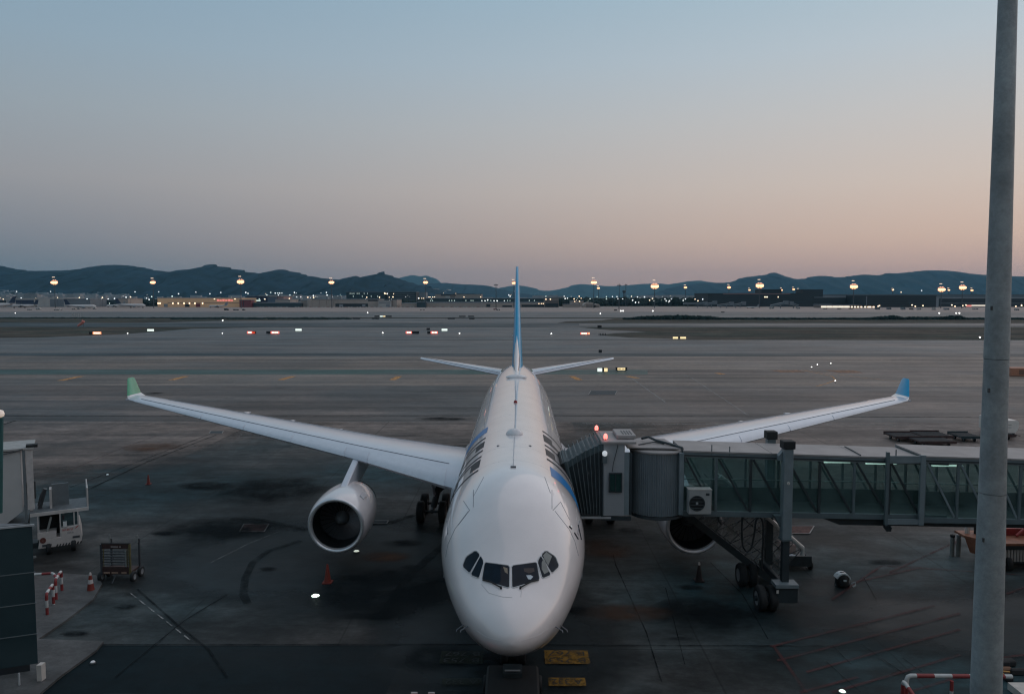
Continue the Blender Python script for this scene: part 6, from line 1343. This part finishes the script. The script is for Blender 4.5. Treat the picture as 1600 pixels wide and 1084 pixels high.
bld('dark terminal wing running behind the concrete mast', 1467, 1680, 466.5, 1040, B_dark, depth=80, roof=B_grey2, parts=[('window_band', 1470, 1660, 473.5, 474.2, B_grey), ('sign', 1510, 1518, 476.5, 479, lamp_mat('red_sign', (1, .12, .04), .7)), ('window_band', 1518, 1552, 476.5, 478, B_strip)])
bld('brightly lit low gate lounge in the right distance', 1281, 1345, 477.6, 940, B_brown, depth=20, parts=[('window_band', x, x + 8.4, 478, 480.6, B_strip) for x in (1283, 1292, 1301, 1310, 1319)] + W_((1331, 1336, 1341, 1346, 1352, 1357, 1360, 1365), 479.5, B_winw, 2.2, 1.8))
bld('grey upper roof deck seen behind the dark terminal', 1180, 1600, 460.5, 1220, B_grey2, depth=60, roof=B_grey2)
for i, x in enumerate((1372, 1374, 1425, 1430, 1442, 1487, 1492, 1504, 1509, 1587, 1596)):
    q = P(x, 478.5 - (i % 3), 935); t = thing('apron_lamp', 'warm low lamp among the parked equipment in the right distance', 'lamp', (q.x, q.y, 0), 'warm lamps by the right terminal gates')
    b = MB(); b.tube([(q.x, q.y, 0), (q.x, q.y, q.z)], .15, 5); b.build('pole', M_pole, t); b = MB(); b.cbox((q.x, q.y - .3, q.z), (1.4, .5, 1.1)); b.build('lamp', B_winw, t)
# far boarding bridges
def far_bridge(x0, y0_, x1, y1_, d, lab):
    a, c = P(x0, y0_, d), P(x1, y1_, d); t = thing('far_boarding_bridge', lab, 'boarding bridge', (a.x, d, 0), 'empty boarding bridges at the far terminal'); b = MB(); b.bar(a, c, 3, 2.6); b.build('tunnel', B_grey, t)
    b = MB(); b.bar((a.x, a.y - 1.6, a.z), (c.x, c.y - 1.6, c.z), .1, .9); b.build('window_band', B_teal, t)
    b = MB(); b.box(c.x - 2.4, c.x + 2.4, d - 2.4, d + 2.4, c.z - 2, c.z + 2.4); b.build('rotunda', B_grey2, t)
    for k in (.2, .65):
        q = a.lerp(c, k); b = MB(); b.box(q.x - .4, q.x + .4, d - .4, d + .4, .0, q.z); b.build('leg', B_grey2, t)
for a in ((1068, 474, 1102, 474.5, 955, 'leftmost level far boarding bridge'), (1102, 476, 1117, 473, 950, 'short far boarding bridge beside the dark terminal corner'), (1121, 477.5, 1143, 474.5, 940, 'rising far boarding bridge below the dark terminal'), (1146, 477, 1162, 474, 945, 'far boarding bridge nearest to the bright mast'), (1204, 478, 1228, 473, 915, 'white rising far boarding bridge on the right'), (1247, 478, 1236, 474, 915, 'short falling far boarding bridge on the right')): far_bridge(*a)

# far parked airliners
def far_plane(px0, px1, yb, d, tail, lab, nose_left=True):
    a, c = P(px0, yb, d), P(px1, yb, d); L = c.x - a.x; r = L * .052; t = thing('parked_airliner', lab, 'aircraft', ((a.x + c.x) / 2, d, 0), 'white airliners parked far across the field')
    X = (lambda u: a.x + u * L) if nose_left else (lambda u: c.x - u * L); zc_ = r * 1.75; sg = 1 if nose_left else -1
    b = MB(); b.loft([[Vector((X(u), d + rr * math.cos(q), zc_ + up_ + rr * math.sin(q))) for q in [2 * math.pi * k / 10 for k in range(10)]] for u, rr, up_ in ((0, .02, -.2 * r), (.03, r * .55, -.15 * r), (.1, r, 0), (.65, r, 0), (.85, r * .55, r * .35), (1, r * .1, r * .7))], True, True); b.build('fuselage', C('far_aircraft_white', (0.62, 0.58, 0.56)), t, smooth=True)
    b = MB(); b.prism([(X(.80), d - .15, zc_ + r * .8), (X(.97), d - .15, zc_ + r * .8), (X(1.02), d - .15, zc_ + r * 4.2), (X(.93), d - .15, zc_ + r * 4.2)], (0, .3, 0)); b.build('tail_fin', tail, t)
    for s in (-1, 1):
        b = MB(); b.prism([(X(.36), d + s * r, zc_ - r * .5), (X(.54), d + s * r, zc_ - r * .5), (X(.66), d + s * L * .45, zc_ + r * .3), (X(.60), d + s * L * .45, zc_ + r * .3)], (0, 0, .25)); b.build('wing', B_grey, t)
        b = MB(); b.prism([(X(.86), d + s * r * .4, zc_ + r * .5), (X(.95), d + s * r * .4, zc_ + r * .5), (X(.99), d + s * L * .17, zc_ + r * .7), (X(.95), d + s * L * .17, zc_ + r * .7)], (0, 0, .2)); b.build('tailplane', B_grey, t)
        b = MB(); b.lathe([(.1, 0), (r * .5, .3), (r * .5, 2.5), (r * .3, 3.5)], (X(.36), d + s * L * .15, zc_ - r * .75), axis='X', n=10); b.build('engine', B_grey2, t)
    for u in (.1, .5):
        b = MB(); b.box(X(u) - .3, X(u) + .3, d - .8, d + .8, 0, zc_ - r * .9); b.build('gear', M_pole, t)
far_plane(-34, 25, 481, 905, B_navy, 'parked white airliner cut by the left picture edge'); far_plane(18, 60, 481, 920, B_navy, 'parked white airliner with navy fin before the open hangar', True)
far_plane(101, 151, 483, 850, B_navy, 'parked white airliner with navy fin at its left end', False); far_plane(181, 228, 480, 930, B_navy, 'parked white airliner behind the small pale block', False)
far_plane(166, 196, 479, 985, B_grey, 'smaller parked airliner partly behind another'); far_plane(326, 356, 479.5, 950, B_grey, 'small white aircraft in front of the floodlit building', True)
far_plane(1166, 1186, 481, 915, B_grey, 'small aircraft parked below the bright mast on the right', True)

# service vehicles on the far apron
def far_van(px_, py_, w, h, m_, lab):
    q = G(px_, py_); D = q.y; ww = w * D / FPX; hh = h * D / FPX; t = thing('service_vehicle', lab, 'service vehicle', (q.x, D, .14), 'small service vehicles on the far apron')
    b = MB(); b.prism([(q.x - ww / 2, D, .5), (q.x + ww / 2, D, .5), (q.x + ww / 2, D, hh * .6), (q.x + ww * .3, D, hh), (q.x - ww / 2, D, hh)], (0, 3, 0)); b.build('body', m_, t)
    b = MB(); b.box(q.x - ww * .4, q.x - ww * .22, D - .1, D + 3.1, .15, .9); b.box(q.x + ww * .22, q.x + ww * .4, D - .1, D + 3.1, .15, .9)
    for s in (-.31, .31): b = MB(); b.box(q.x + ww * s - .5, q.x + ww * s + .5, D - .1, D + 3.1, .15, .9); b.build('wheel', M_black, t)
    b = MB(); b.box(q.x + ww * .05, q.x + ww * .3, D - .04, D + .02, hh * .55, hh * .85); b.build('window', B_teal, t)
V = [(59, 484, 7, 3, B_pale, 'pale bus on the far left apron'), (45, 484.5, 5, 1.6, B_grey, 'low grey cart left of the pale bus'), (88, 485, 9, 2, B_pale, 'pale low truck on the far left apron'), (93, 484.6, 3, 2.4, B_pale, 'small pale van behind the low truck'), (115, 484, 6, 2, B_beige, 'beige baggage tug under the airliner'),
     (122, 483.5, 5, 2.4, B_pale, 'pale loader at the airliner nose'), (147, 483, 4, 3, B_pale, 'white stairs truck right of the airliner'), (353, 485, 6, 3, B_dark, 'black truck on the far apron below the red container'), (368, 485, 8, 2, B_dark, 'black low trailer right of the black truck'), (380, 485, 3, 2.5, B_grey2, 'dark grey post like cart'),
     (660, 484.6, 8, 1.4, B_pale, 'pale low vehicle before the pier'), (774, 484.5, 6, 2.6, B_pink, 'pinkish vehicle left of the tail fin'), (779, 484.8, 5, 2.0, B_pale, 'pale vehicle touching the pinkish one'), (962, 485.5, 4, 2, B_dark, 'dark vehicle left of two yellowish lamps'),
     (1206, 482.5, 6, 2.5, B_pale, 'white truck at the foot of the white bridge'), (1248, 482.5, 4, 2.4, B_pale, 'white truck right of the white bridge'), (1290, 483, 5, 1.6, B_pale, 'pale tug before the lit lounge'), (1312, 483, 5, 1.8, B_grey, 'grey tug before the lit lounge'), (1330, 483, 5, 1.6, B_brown, 'brown cart right of the lit lounge'),
     (1372, 483.6, 6, 3.6, B_grey2, 'dark grey loader before the black hall'), (1390, 483.6, 6, 3, B_grey2, 'dark grey truck before the black hall'), (1412, 484, 6, 3.8, B_grey, 'grey stairs before the black hall'), (1425, 484, 5, 2.6, B_brown, 'brown cart before the black hall'), (1437, 484, 5, 3, B_pale, 'pale stair truck before the black hall'),
     (1460, 484.2, 4, 4, B_pale, 'pale box truck at the end of the black hall'), (1480, 484.2, 7, 3, B_grey, 'grey truck left of the lit patch of apron'), (1525, 483.6, 8, 2, B_pale, 'long pale vehicle left of the concrete mast'), (1130, 488.6, 4, 1, B_dark, 'tiny dark cart alone on the pale apron'), (1590, 485, 5, 3, B_pale, 'pale vehicle right of the concrete mast')]
for v in V: far_van(*v)
for i, x in enumerate([402 + 4.6 * k for k in range(78)]):
    if 448 < x < 460 or 545 < x < 560 and i % 2: continue
    q = G(x, 480.4); b = MB(); b.box(q.x - .8, q.x + .8, q.y, q.y + 1, .14, 1.1); o = b.build('barrier_block', B_pale if i % 3 else B_pink); tag(o, 'small pale barrier block in the row before the far pier', 'barrier', 'row of pale barrier blocks before the far pier')

# small street and apron lamps strung along the horizon
M_sl = [lamp_mat('street_white', (0.9, 0.95, 0.95), 1.5), lamp_mat('street_warm', (1.0, 0.72, 0.45), 2.2), lamp_mat('street_green', (0.78, 1.0, 0.9), 1.1)]
sp = [(0, 466, 1), (5, 467.5, 1), (24, 466.5, 1), (33, 465.5, 0), (26, 455.5, 0), (56, 466.5, 1), (79, 455.5, 0), (90, 465, 1), (124, 465, 1), (136, 467, 0), (146, 467, 0), (158, 467, 0), (160, 465, 1), (169, 467, 0), (179, 466.5, 0), (197, 464.5, 0), (204, 464, 1), (211, 456, 0), (229, 466, 0), (233, 468, 0), (248, 456, 0),
      (237, 463.5, 2), (279, 459, 0), (306, 456.5, 0), (328, 459, 0), (345, 457, 0), (384, 457, 0), (387.5, 458.5, 0), (269, 463, 2), (414, 467.5, 1), (417, 461, 2), (423, 457, 2), (430, 458, 0), (434, 458, 0), (437, 458, 0), (440.5, 458, 0), (435, 461, 0), (452, 466.5, 1), (453, 461, 2), (460, 457, 0), (463.5, 464, 0), (470, 464, 0),
      (481, 464.5, 1), (490, 465, 1), (510, 457, 0), (511, 461, 0), (573, 464.5, 1), (593, 464.5, 1), (614, 464, 1), (601, 458, 1), (654, 466, 0), (753, 470, 0), (758, 470, 0), (762, 468.5, 0), (772, 470, 0), (777, 470, 0), (788, 470, 0), (797, 463, 0), (795, 461, 0), (853, 467.5, 0), (859.5, 467.5, 0), (853, 463, 2), (881.5, 463, 0), (883, 466.5, 0), (886.5, 466, 0),
      (897, 467, 1), (905, 463, 1), (908, 466, 1), (905.5, 470.5, 1), (922, 467, 2), (933, 463.5, 2), (947.5, 463.5, 2), (947.5, 467, 2), (957, 463.5, 0), (964, 463.5, 0), (965.5, 466.7, 0), (973, 467, 0), (988.5, 469, 0), (996, 464, 0), (993, 472.5, 0), (998, 472.5, 0), (1007, 464, 0), (1015, 469, 1), (1019.5, 466.5, 1), (1022, 470, 0), (1039, 467, 0), (1041, 470, 0), (1046, 470, 0), (1049, 467, 0),
      (1067.5, 469.5, 0), (1071, 467, 0), (1086, 467.5, 1), (1090.5, 470, 1), (1098, 467.5, 0), (1045, 472, 0), (1396, 452.5, 1), (1408, 456.5, 1), (1440, 454, 0), (1588, 474, 0), (1596, 480, 1)]
for _ in range(50):
    x = rnd.choice([rnd.uniform(170, 700), rnd.uniform(400, 560), rnd.uniform(870, 1105), rnd.uniform(560, 900)]); sp.append((x, rnd.uniform(457, 470), rnd.choice([0, 0, 2, 1])))
zo = []
LB = [None] * 3
for k in range(3):
    me = bpy.data.meshes.new('street_lamp_head'); bm = bmesh.new(); bmesh.ops.create_icosphere(bm, subdivisions=1, radius=1.0); bm.to_mesh(me); bm.free(); me.materials.append(M_sl[k]); LB[k] = me
mp_ = bpy.data.meshes.new('street_lamp_pole'); bm = bmesh.new(); bmesh.ops.create_cone(bm, cap_ends=True, segments=5, radius1=.16, radius2=.12, depth=1.0); bmesh.ops.translate(bm, verts=bm.verts, vec=(0, 0, -.5)); bm.to_mesh(mp_); bm.free(); mp_.materials.append(M_pole)
KN = ['cool white', 'warm yellow', 'pale green']
for i, (x, y, k) in enumerate(sp):
    big = i < 104; d = (1000 if y > 462 else 1300) + rnd.uniform(-40, 160) * (1 if not big else .3); q = P(x, y, d)
    if q.z < 3: q.z = 3
    o = bpy.data.objects.new('street_lamp', mp_); COL.objects.link(o); o.location = q; o.scale = (1, 1, q.z)
    zone = 'left' if x < 400 else 'middle' if x < 870 else 'right'
    tag(o, '%s far-off lamp point among the dark buildings and trees in the %s distance' % (KN[k], zone), 'street lamp', '%s lamps in the %s distance' % (KN[k], zone))
    h = bpy.data.objects.new('lamp_head', LB[k]); COL.objects.link(h); h.parent = o; r_ = (rnd.uniform(.6, .95) if big else rnd.uniform(.25, .45)) * d / 1000; h.scale = (r_, r_, r_ / q.z)

# woods, hedges and the far town (nobody could count them)
def lumps(name, m_, items, lab, seed=3):
    r2 = random.Random(seed); bm = bmesh.new()
    for (x, y, z, rx, rz) in items:
        k = len(bm.verts); bmesh.ops.create_icosphere(bm, subdivisions=2 if rx > 2 else 1, radius=1.0); bm.verts.ensure_lookup_table()
        for v in bm.verts[k:]:
            f = 1 + r2.uniform(-.22, .22); v.co = Vector((x + v.co.x * rx * f, y + v.co.y * rx * f, z + v.co.z * rz * f))
    me = bpy.data.meshes.new(name); bm.to_mesh(me); bm.free(); me.materials.append(m_); o = bpy.data.objects.new(name, me); COL.objects.link(o); o['kind'] = 'stuff'; o['label'] = lab; return o
M_wood = mat('far_woodland', (0.022, 0.034, 0.03), .95, var=.5, scale=.2, spec=.05)
it = []
for _ in range(520):
    x = rnd.choice([rnd.uniform(870, 1110), rnd.uniform(870, 1110), rnd.uniform(130, 250), rnd.uniform(-60, 900), rnd.uniform(380, 700)]); d = rnd.uniform(1120, 1330); h = rnd.uniform(6, 11.5) if x > 860 else rnd.uniform(5, 9)
    q = P(x, 470, d); r_ = rnd.uniform(4, 8); it.append((q.x, d, h * .55, r_, h * .6))
lumps('woodland', M_wood, it, 'dark belt of trees along the far side of the airfield')
M_shr = mat('shrub_dark', (0.016, 0.03, 0.028), .95, var=.4, scale=.5, spec=.05)
it = []
prof_h = [(975, 497.5), (990, 495.5), (1000, 494), (1040, 492.5), (1060, 492), (1095, 493.5), (1112, 494), (1125, 496), (1160, 496.5), (1230, 496.5), (1300, 497), (1330, 496.5), (1365, 495.5), (1390, 493), (1400, 493), (1412, 496), (1425, 494.5), (1440, 495), (1470, 495), (1484, 492.8), (1500, 493.5), (1508, 496), (1560, 497), (1620, 497)]
x = 978
while x < 1640:
    yt = interp(prof_h, x); d = 472 + rnd.uniform(-5, 5); q = P(x, yt, d); it.append((q.x, d, .3, 1.5 + rnd.uniform(0, 1.2), max(.9, q.z - .3))); x += 1.6
lumps('shrubs', M_shr, it, 'low dark shrubs in a long line right of the tail fin', 5)
it = []
x = 270
while x < 545:
    d = rnd.uniform(468, 505); q = P(x, 497, d); it.append((q.x, d, .1, 2.2, rnd.uniform(.25, .6))); x += 1.5
x = -60
while x < 400:
    d = 492 + rnd.uniform(-4, 3); q = P(x, 497, d); it.append((q.x, d, .1, 2.4, rnd.uniform(.3, .7))); x += 1.8
lumps('shrubs', M_shr, it, 'thin dark line of scrub across the far left grass', 6)
# town
M_town = mat('town_walls', (0.33, 0.33, 0.34), .8, var=.3, scale=.02)
bm = MB()
def house(x, y, z0, w, dp, h): bm.box(x - w / 2, x + w / 2, y, y + dp, z0 - 6, z0 + h)
for _ in range(700):
    x = rnd.choice([rnd.uniform(-80, 200), rnd.uniform(-80, 120), rnd.uniform(200, 900), rnd.uniform(380, 560), rnd.uniform(1000, 1110), rnd.uniform(1290, 1600)]); d = rnd.uniform(1500, 3800)
    q = P(x, 462, d); house(q.x, d, 0, rnd.uniform(12, 40), 12, rnd.uniform(7, 18) * (1.2 if x < 200 else 1))
rise_top = [(-200, 448), (-60, 449), (0, 450), (20, 452), (40, 451.5), (50, 452), (75, 456), (110, 458), (145, 458), (150, 456.5), (178, 457), (200, 461), (260, 466)]
for px_ in range(-120, 200, 3):
    yt = interp(rise_top, px_)
    for k in range(7):
        d = 3900 + k * 150; tt = (k / 7); z = P(px_, yt, 5000).z * tt; q = P(px_ + rnd.uniform(-2, 2), 460, d)
        if z > 2 and rnd.random() < .85: house(q.x, d, z, rnd.uniform(14, 42), 14, rnd.uniform(9, 22))
for (xa_, xb_, ya_, yb__, n_) in ((430, 480, 440, 449, 26), (470, 520, 446, 452, 22), (395, 470, 450, 458, 40), (480, 560, 446, 456, 40), (375, 400, 444, 452, 8), (120, 150, 438, 444, 12), (145, 187, 444, 451, 18), (535, 560, 440, 456, 14), (600, 700, 452, 459, 26)):
    for k in range(n_):
        u = rnd.random(); x = xa_ + (xb_ - xa_) * u; y = (ya_ + (yb__ - ya_) * u if xb_ < 190 else rnd.uniform(ya_, yb__)); q = P(x, y, 5150); bm.box(q.x - rnd.uniform(4, 13), q.x + rnd.uniform(4, 13), 5150, 5400, q.z - 3, q.z + rnd.uniform(2, 7))
o = bm.build('town', M_town); o['kind'] = 'stuff'; o['label'] = 'pale houses of the town spread below the hills'
hill('hills', [(-300, 448), (-60, 450), (0, 451), (40, 453), (75, 457), (145, 459), (178, 459), (200, 462), (260, 468)], 5000, mat('town_slope', (0.06, 0.07, 0.07), .95, var=.3, scale=.01), foot=1100, back=100, seed=12, rough=.1)

# lit taxiway signs
S_red = lamp_mat('sign_red', (1.0, 0.09, 0.04), 1.6); S_wht = lamp_mat('sign_white', (0.85, 1.0, 0.88), 1.0); S_yel = lamp_mat('sign_yellow', (1.0, 0.74, 0.32), 1.0); S_ora = lamp_mat('sign_orange', (1.0, 0.26, 0.08), 1.9); S_blk = mat('sign_black', (0.012, .014, .016), .5); S_bri = lamp_mat('sign_letter', (1.0, .75, .6), 3.0)
def sign(panels, yb, hpx, lab, letters=()):
    x0, x1 = panels[0][0], panels[-1][1]; q = G((x0 + x1) / 2, yb); D = q.y; t = thing('taxiway_sign', lab, 'taxiway sign', (q.x, D, .1), 'illuminated boards beside the taxiways'); h = hpx * D / FPX
    for (a, c, m_) in panels:
        A_, C_ = P(a, yb, D), P(c, yb, D); b = MB(); b.box(A_.x + .03, C_.x - .03, D, D + .35, .3, .3 + h); b.build('panel', m_, t)
    for (a, c) in letters:
        A_, C_ = P(a, yb, D), P(c, yb, D); b = MB(); b.box(A_.x, C_.x, D - .04, D - .005, .3 + h * .3, .3 + h * .7); b.build('letter', S_bri if panels[0][2] in (S_red, S_ora) or panels[-1][2] in (S_red, S_ora) else S_blk, t)
    A_, C_ = P(x0, yb, D), P(x1, yb, D); b = MB(); b.box(A_.x - .06, C_.x + .06, D + .05, D + .3, .3 + h, .38 + h); b.box(A_.x - .06, C_.x + .06, D + .05, D + .3, .22, .298); b.build('frame', S_blk, t)
    for u in (.15, .85):
        xx = A_.x + (C_.x - A_.x) * u; b = MB(); b.box(xx - .05, xx + .05, D + .1, D + .2, .05, .22); b.build('leg', S_blk, t)
sign([(139, 145, S_blk), (145, 157.5, S_ora)], 523.3, 3.6, 'orange red lit sign with dark end at far left', [(147, 149), (149.5, 152), (152.5, 155.5)])
sign([(386, 399, S_red), (399, 409, S_blk)][:1] + [(394, 400, S_blk)], 522.3, 3.4, 'red lit sign with small black half left of its longer twin', [(388, 390), (390.5, 393)])
sign([(416, 423, S_blk), (423, 436, S_red)], 522.3, 3.4, 'black and red lit sign below the long beige pier', [(425, 428), (429, 431), (432, 434.5)])
sign([(634, 643.5, S_red), (643.5, 655, S_blk)], 522.3, 3.4, 'red lit sign with black right half, left of the central gap', [(636, 638), (638.6, 642)])
sign([(667.5, 673, S_blk), (673, 684, S_red)], 522.3, 3.4, 'red lit sign with black left end, right of the central gap', [(675, 677.5), (679, 682.5)])
sign([(907, 918, S_red), (918.5, 921.5, S_ora)], 523.6, 3.0, 'red lit sign right of the tail fin', [(908.5, 911), (911.6, 914), (914.5, 917)])
sign([(230, 240, S_wht)], 518.5, 3.2, 'white lit blank sign at the left edge of the grass'); sign([(461.5, 471, S_wht)], 518, 3.2, 'white lit blank sign right of the red one'); sign([(690, 699, S_wht)], 518, 3.2, 'white lit blank sign left of the tail fin')
sign([(1051.5, 1059.5, S_yel), (1060, 1062, S_blk), (1063, 1072, S_yel)], 530.6, 3.0, 'pair of yellow lit boards on the dry grass right of the fin')
sign([(933.5, 941, S_wht), (941.5, 944, S_blk), (944, 949.5, S_yel)], 583, 5.5, 'yellowish white lit board pair beyond the right tailplane tip')
sign([(962, 965, S_blk), (965, 977, S_yel), (977, 980, S_blk)], 580.5, 3.6, 'black framed yellow sign with dark characters by the tailplane', [(965.8, 966.6), (967.5, 968.6), (969.4, 970.4), (972, 972.8), (974, 975.6)])
sign([(585, 593, S_blk), (593.5, 598, S_wht), (598.5, 602, S_yel), (602.5, 612, S_blk)], 495.6, 1.6, 'distant black sign row with yellow lit middle')
sign([(551.5, 562.5, S_blk)], 499, 1.7, 'distant black sign, leftmost of the unlit ones'); sign([(581, 592, S_blk)], 499, 1.7, 'distant black sign below the yellow middled row'); sign([(699.5, 710.5, S_blk)], 499, 1.6, 'distant black sign left of the fin, lower left of four')
sign([(717, 727.5, S_blk)], 495.6, 1.4, 'distant black sign left of the fin, upper left of four'); sign([(731.5, 741, S_blk)], 495.6, 1.4, 'distant black sign left of the fin, upper right of four'); sign([(733, 741.5, S_blk)], 499.2, 1.6, 'distant black sign left of the fin, lower right of four')
# taxiway edge lights
me = bpy.data.meshes.new('edge_light_lens'); bm = bmesh.new(); bmesh.ops.create_icosphere(bm, subdivisions=1, radius=1.0); bm.to_mesh(me); bm.free(); me.materials.append(lamp_mat('edge_lens', (0.95, .95, .9), 3))
for (x, y, r_, lab) in ((199.5, 523, .22, 'taxiway edge light left of the first white sign'), (348, 502.5, .4, 'edge light beyond the taxiway in the left middle'), (347.5, 523, .2, 'edge light left of the first red pair'), (598, 522.5, .28, 'pinkish edge light left of the central signs'), (718, 523.3, .28, 'pinkish edge light right of the central signs'), (861.5, 524, .28, 'pinkish edge light right of the tail fin'),
                        (574.5, 490, .5, 'edge light near the far pier'), (24, 490.5, .4, 'edge light on the far left apron'), (938, 491.5, .5, 'edge light far right of the fin'), (970, 487.5, .7, 'left one of two yellowish apron lamps'), (973.5, 487.5, .7, 'right one of two yellowish apron lamps'), (1020, 487.6, .7, 'yellowish apron lamp below the brightest mast'), (1467.5, 491, .6, 'apron lamp below the bright wide mast'), (1494, 491, .6, 'left lamp of two by the lit apron patch'), (1499, 491, .6, 'right lamp of two by the lit apron patch'),
                        (1268, 577, .12, 'white taxiway light at the left end of the curve'), (1277, 573, .12, 'white taxiway light behind the first on the curve'), (1298, 571, .12, 'white taxiway light farther right on the curve'), (1305, 599, .11, 'white taxiway light at the bottom of the curve'), (1531, 530, .3, 'amber light just left of the concrete mast')):
    q = G(x, y); o = bpy.data.objects.new('edge_light', me); COL.objects.link(o); o.location = (q.x, q.y, .35 + r_); o.scale = (r_,) * 3; tag(o, lab, 'edge light', 'small lights along taxiways and aprons')
    b = MB(); b.lathe([(r_ * .5, -.35 - r_), (r_ * .4, -r_ * .6)], (q.x, q.y, .35 + r_), n=6); s_ = b.build('stem', S_blk); s_.data.transform(Matrix.Translation(-Vector((q.x, q.y, .35 + r_)))); s_.data.transform(Matrix.Scale(1 / r_, 4)); s_.parent = o
# windsock
q = G(131, 512); t = thing('windsock', 'orange windsock drooping on a thin pole at far left', 'windsock', q); zt_ = P(131, 500.5, q.y).z
b = MB(); b.tube([(q.x, q.y, 0), (q.x, q.y, zt_ + .2)], .07, 6); b.build('pole', M_pole, t)
pts = [P(130.5, 501.5, q.y), P(128.5, 504.5, q.y), P(124.5, 507.2, q.y), P(121.5, 509.3, q.y)]; b = MB(); b.tube(pts, [.75, .62, .5, .36], 10); b.build('sock', mat('windsock_orange', (0.62, 0.20, 0.16), .7), t)
# pale lattice marker rack left
for i, x in enumerate((113, 116, 119, 122, 124.5)):
    q = G(x, 495); b = MB(); b.box(q.x - .35, q.x + .35, q.y, q.y + .2, .1, 2.6); o = b.build('approach_marker', B_pale); tag(o, 'pale upright marker board in the row of five beyond the windsock', 'marker board', 'row of five marker boards')
for i, x in enumerate((936, 938.5, 941, 943.5, 946)):
    q = G(x, 524.5); b = MB(); b.box(q.x - .12, q.x + .12, q.y, q.y + .12, .06, .95); o = b.build('marker_post', S_blk); tag(o, 'small dark post in the row of five by the red sign', 'post', 'row of five small dark posts')
q = G(937, 512.5); b = MB(); b.box(q.x - .9, q.x + .9, q.y, q.y + 1.4, .1, 1.2); o = b.build('equipment_box', S_blk); tag(o, 'small black box by the runway edge right of the fin', 'equipment box')
q = G(669, 516); b = MB(); b.box(q.x - .7, q.x + .7, q.y, q.y + 1, .1, 1.0); o = b.build('equipment_box', S_blk); tag(o, 'small black box above the right red sign', 'equipment box')
q = G(938, 551); b = MB(); b.box(q.x - .4, q.x + .4, q.y, q.y + .5, .07, .75); o = b.build('equipment_box', S_blk); tag(o, 'small dark box on the taxiway above the right tailplane', 'equipment box')
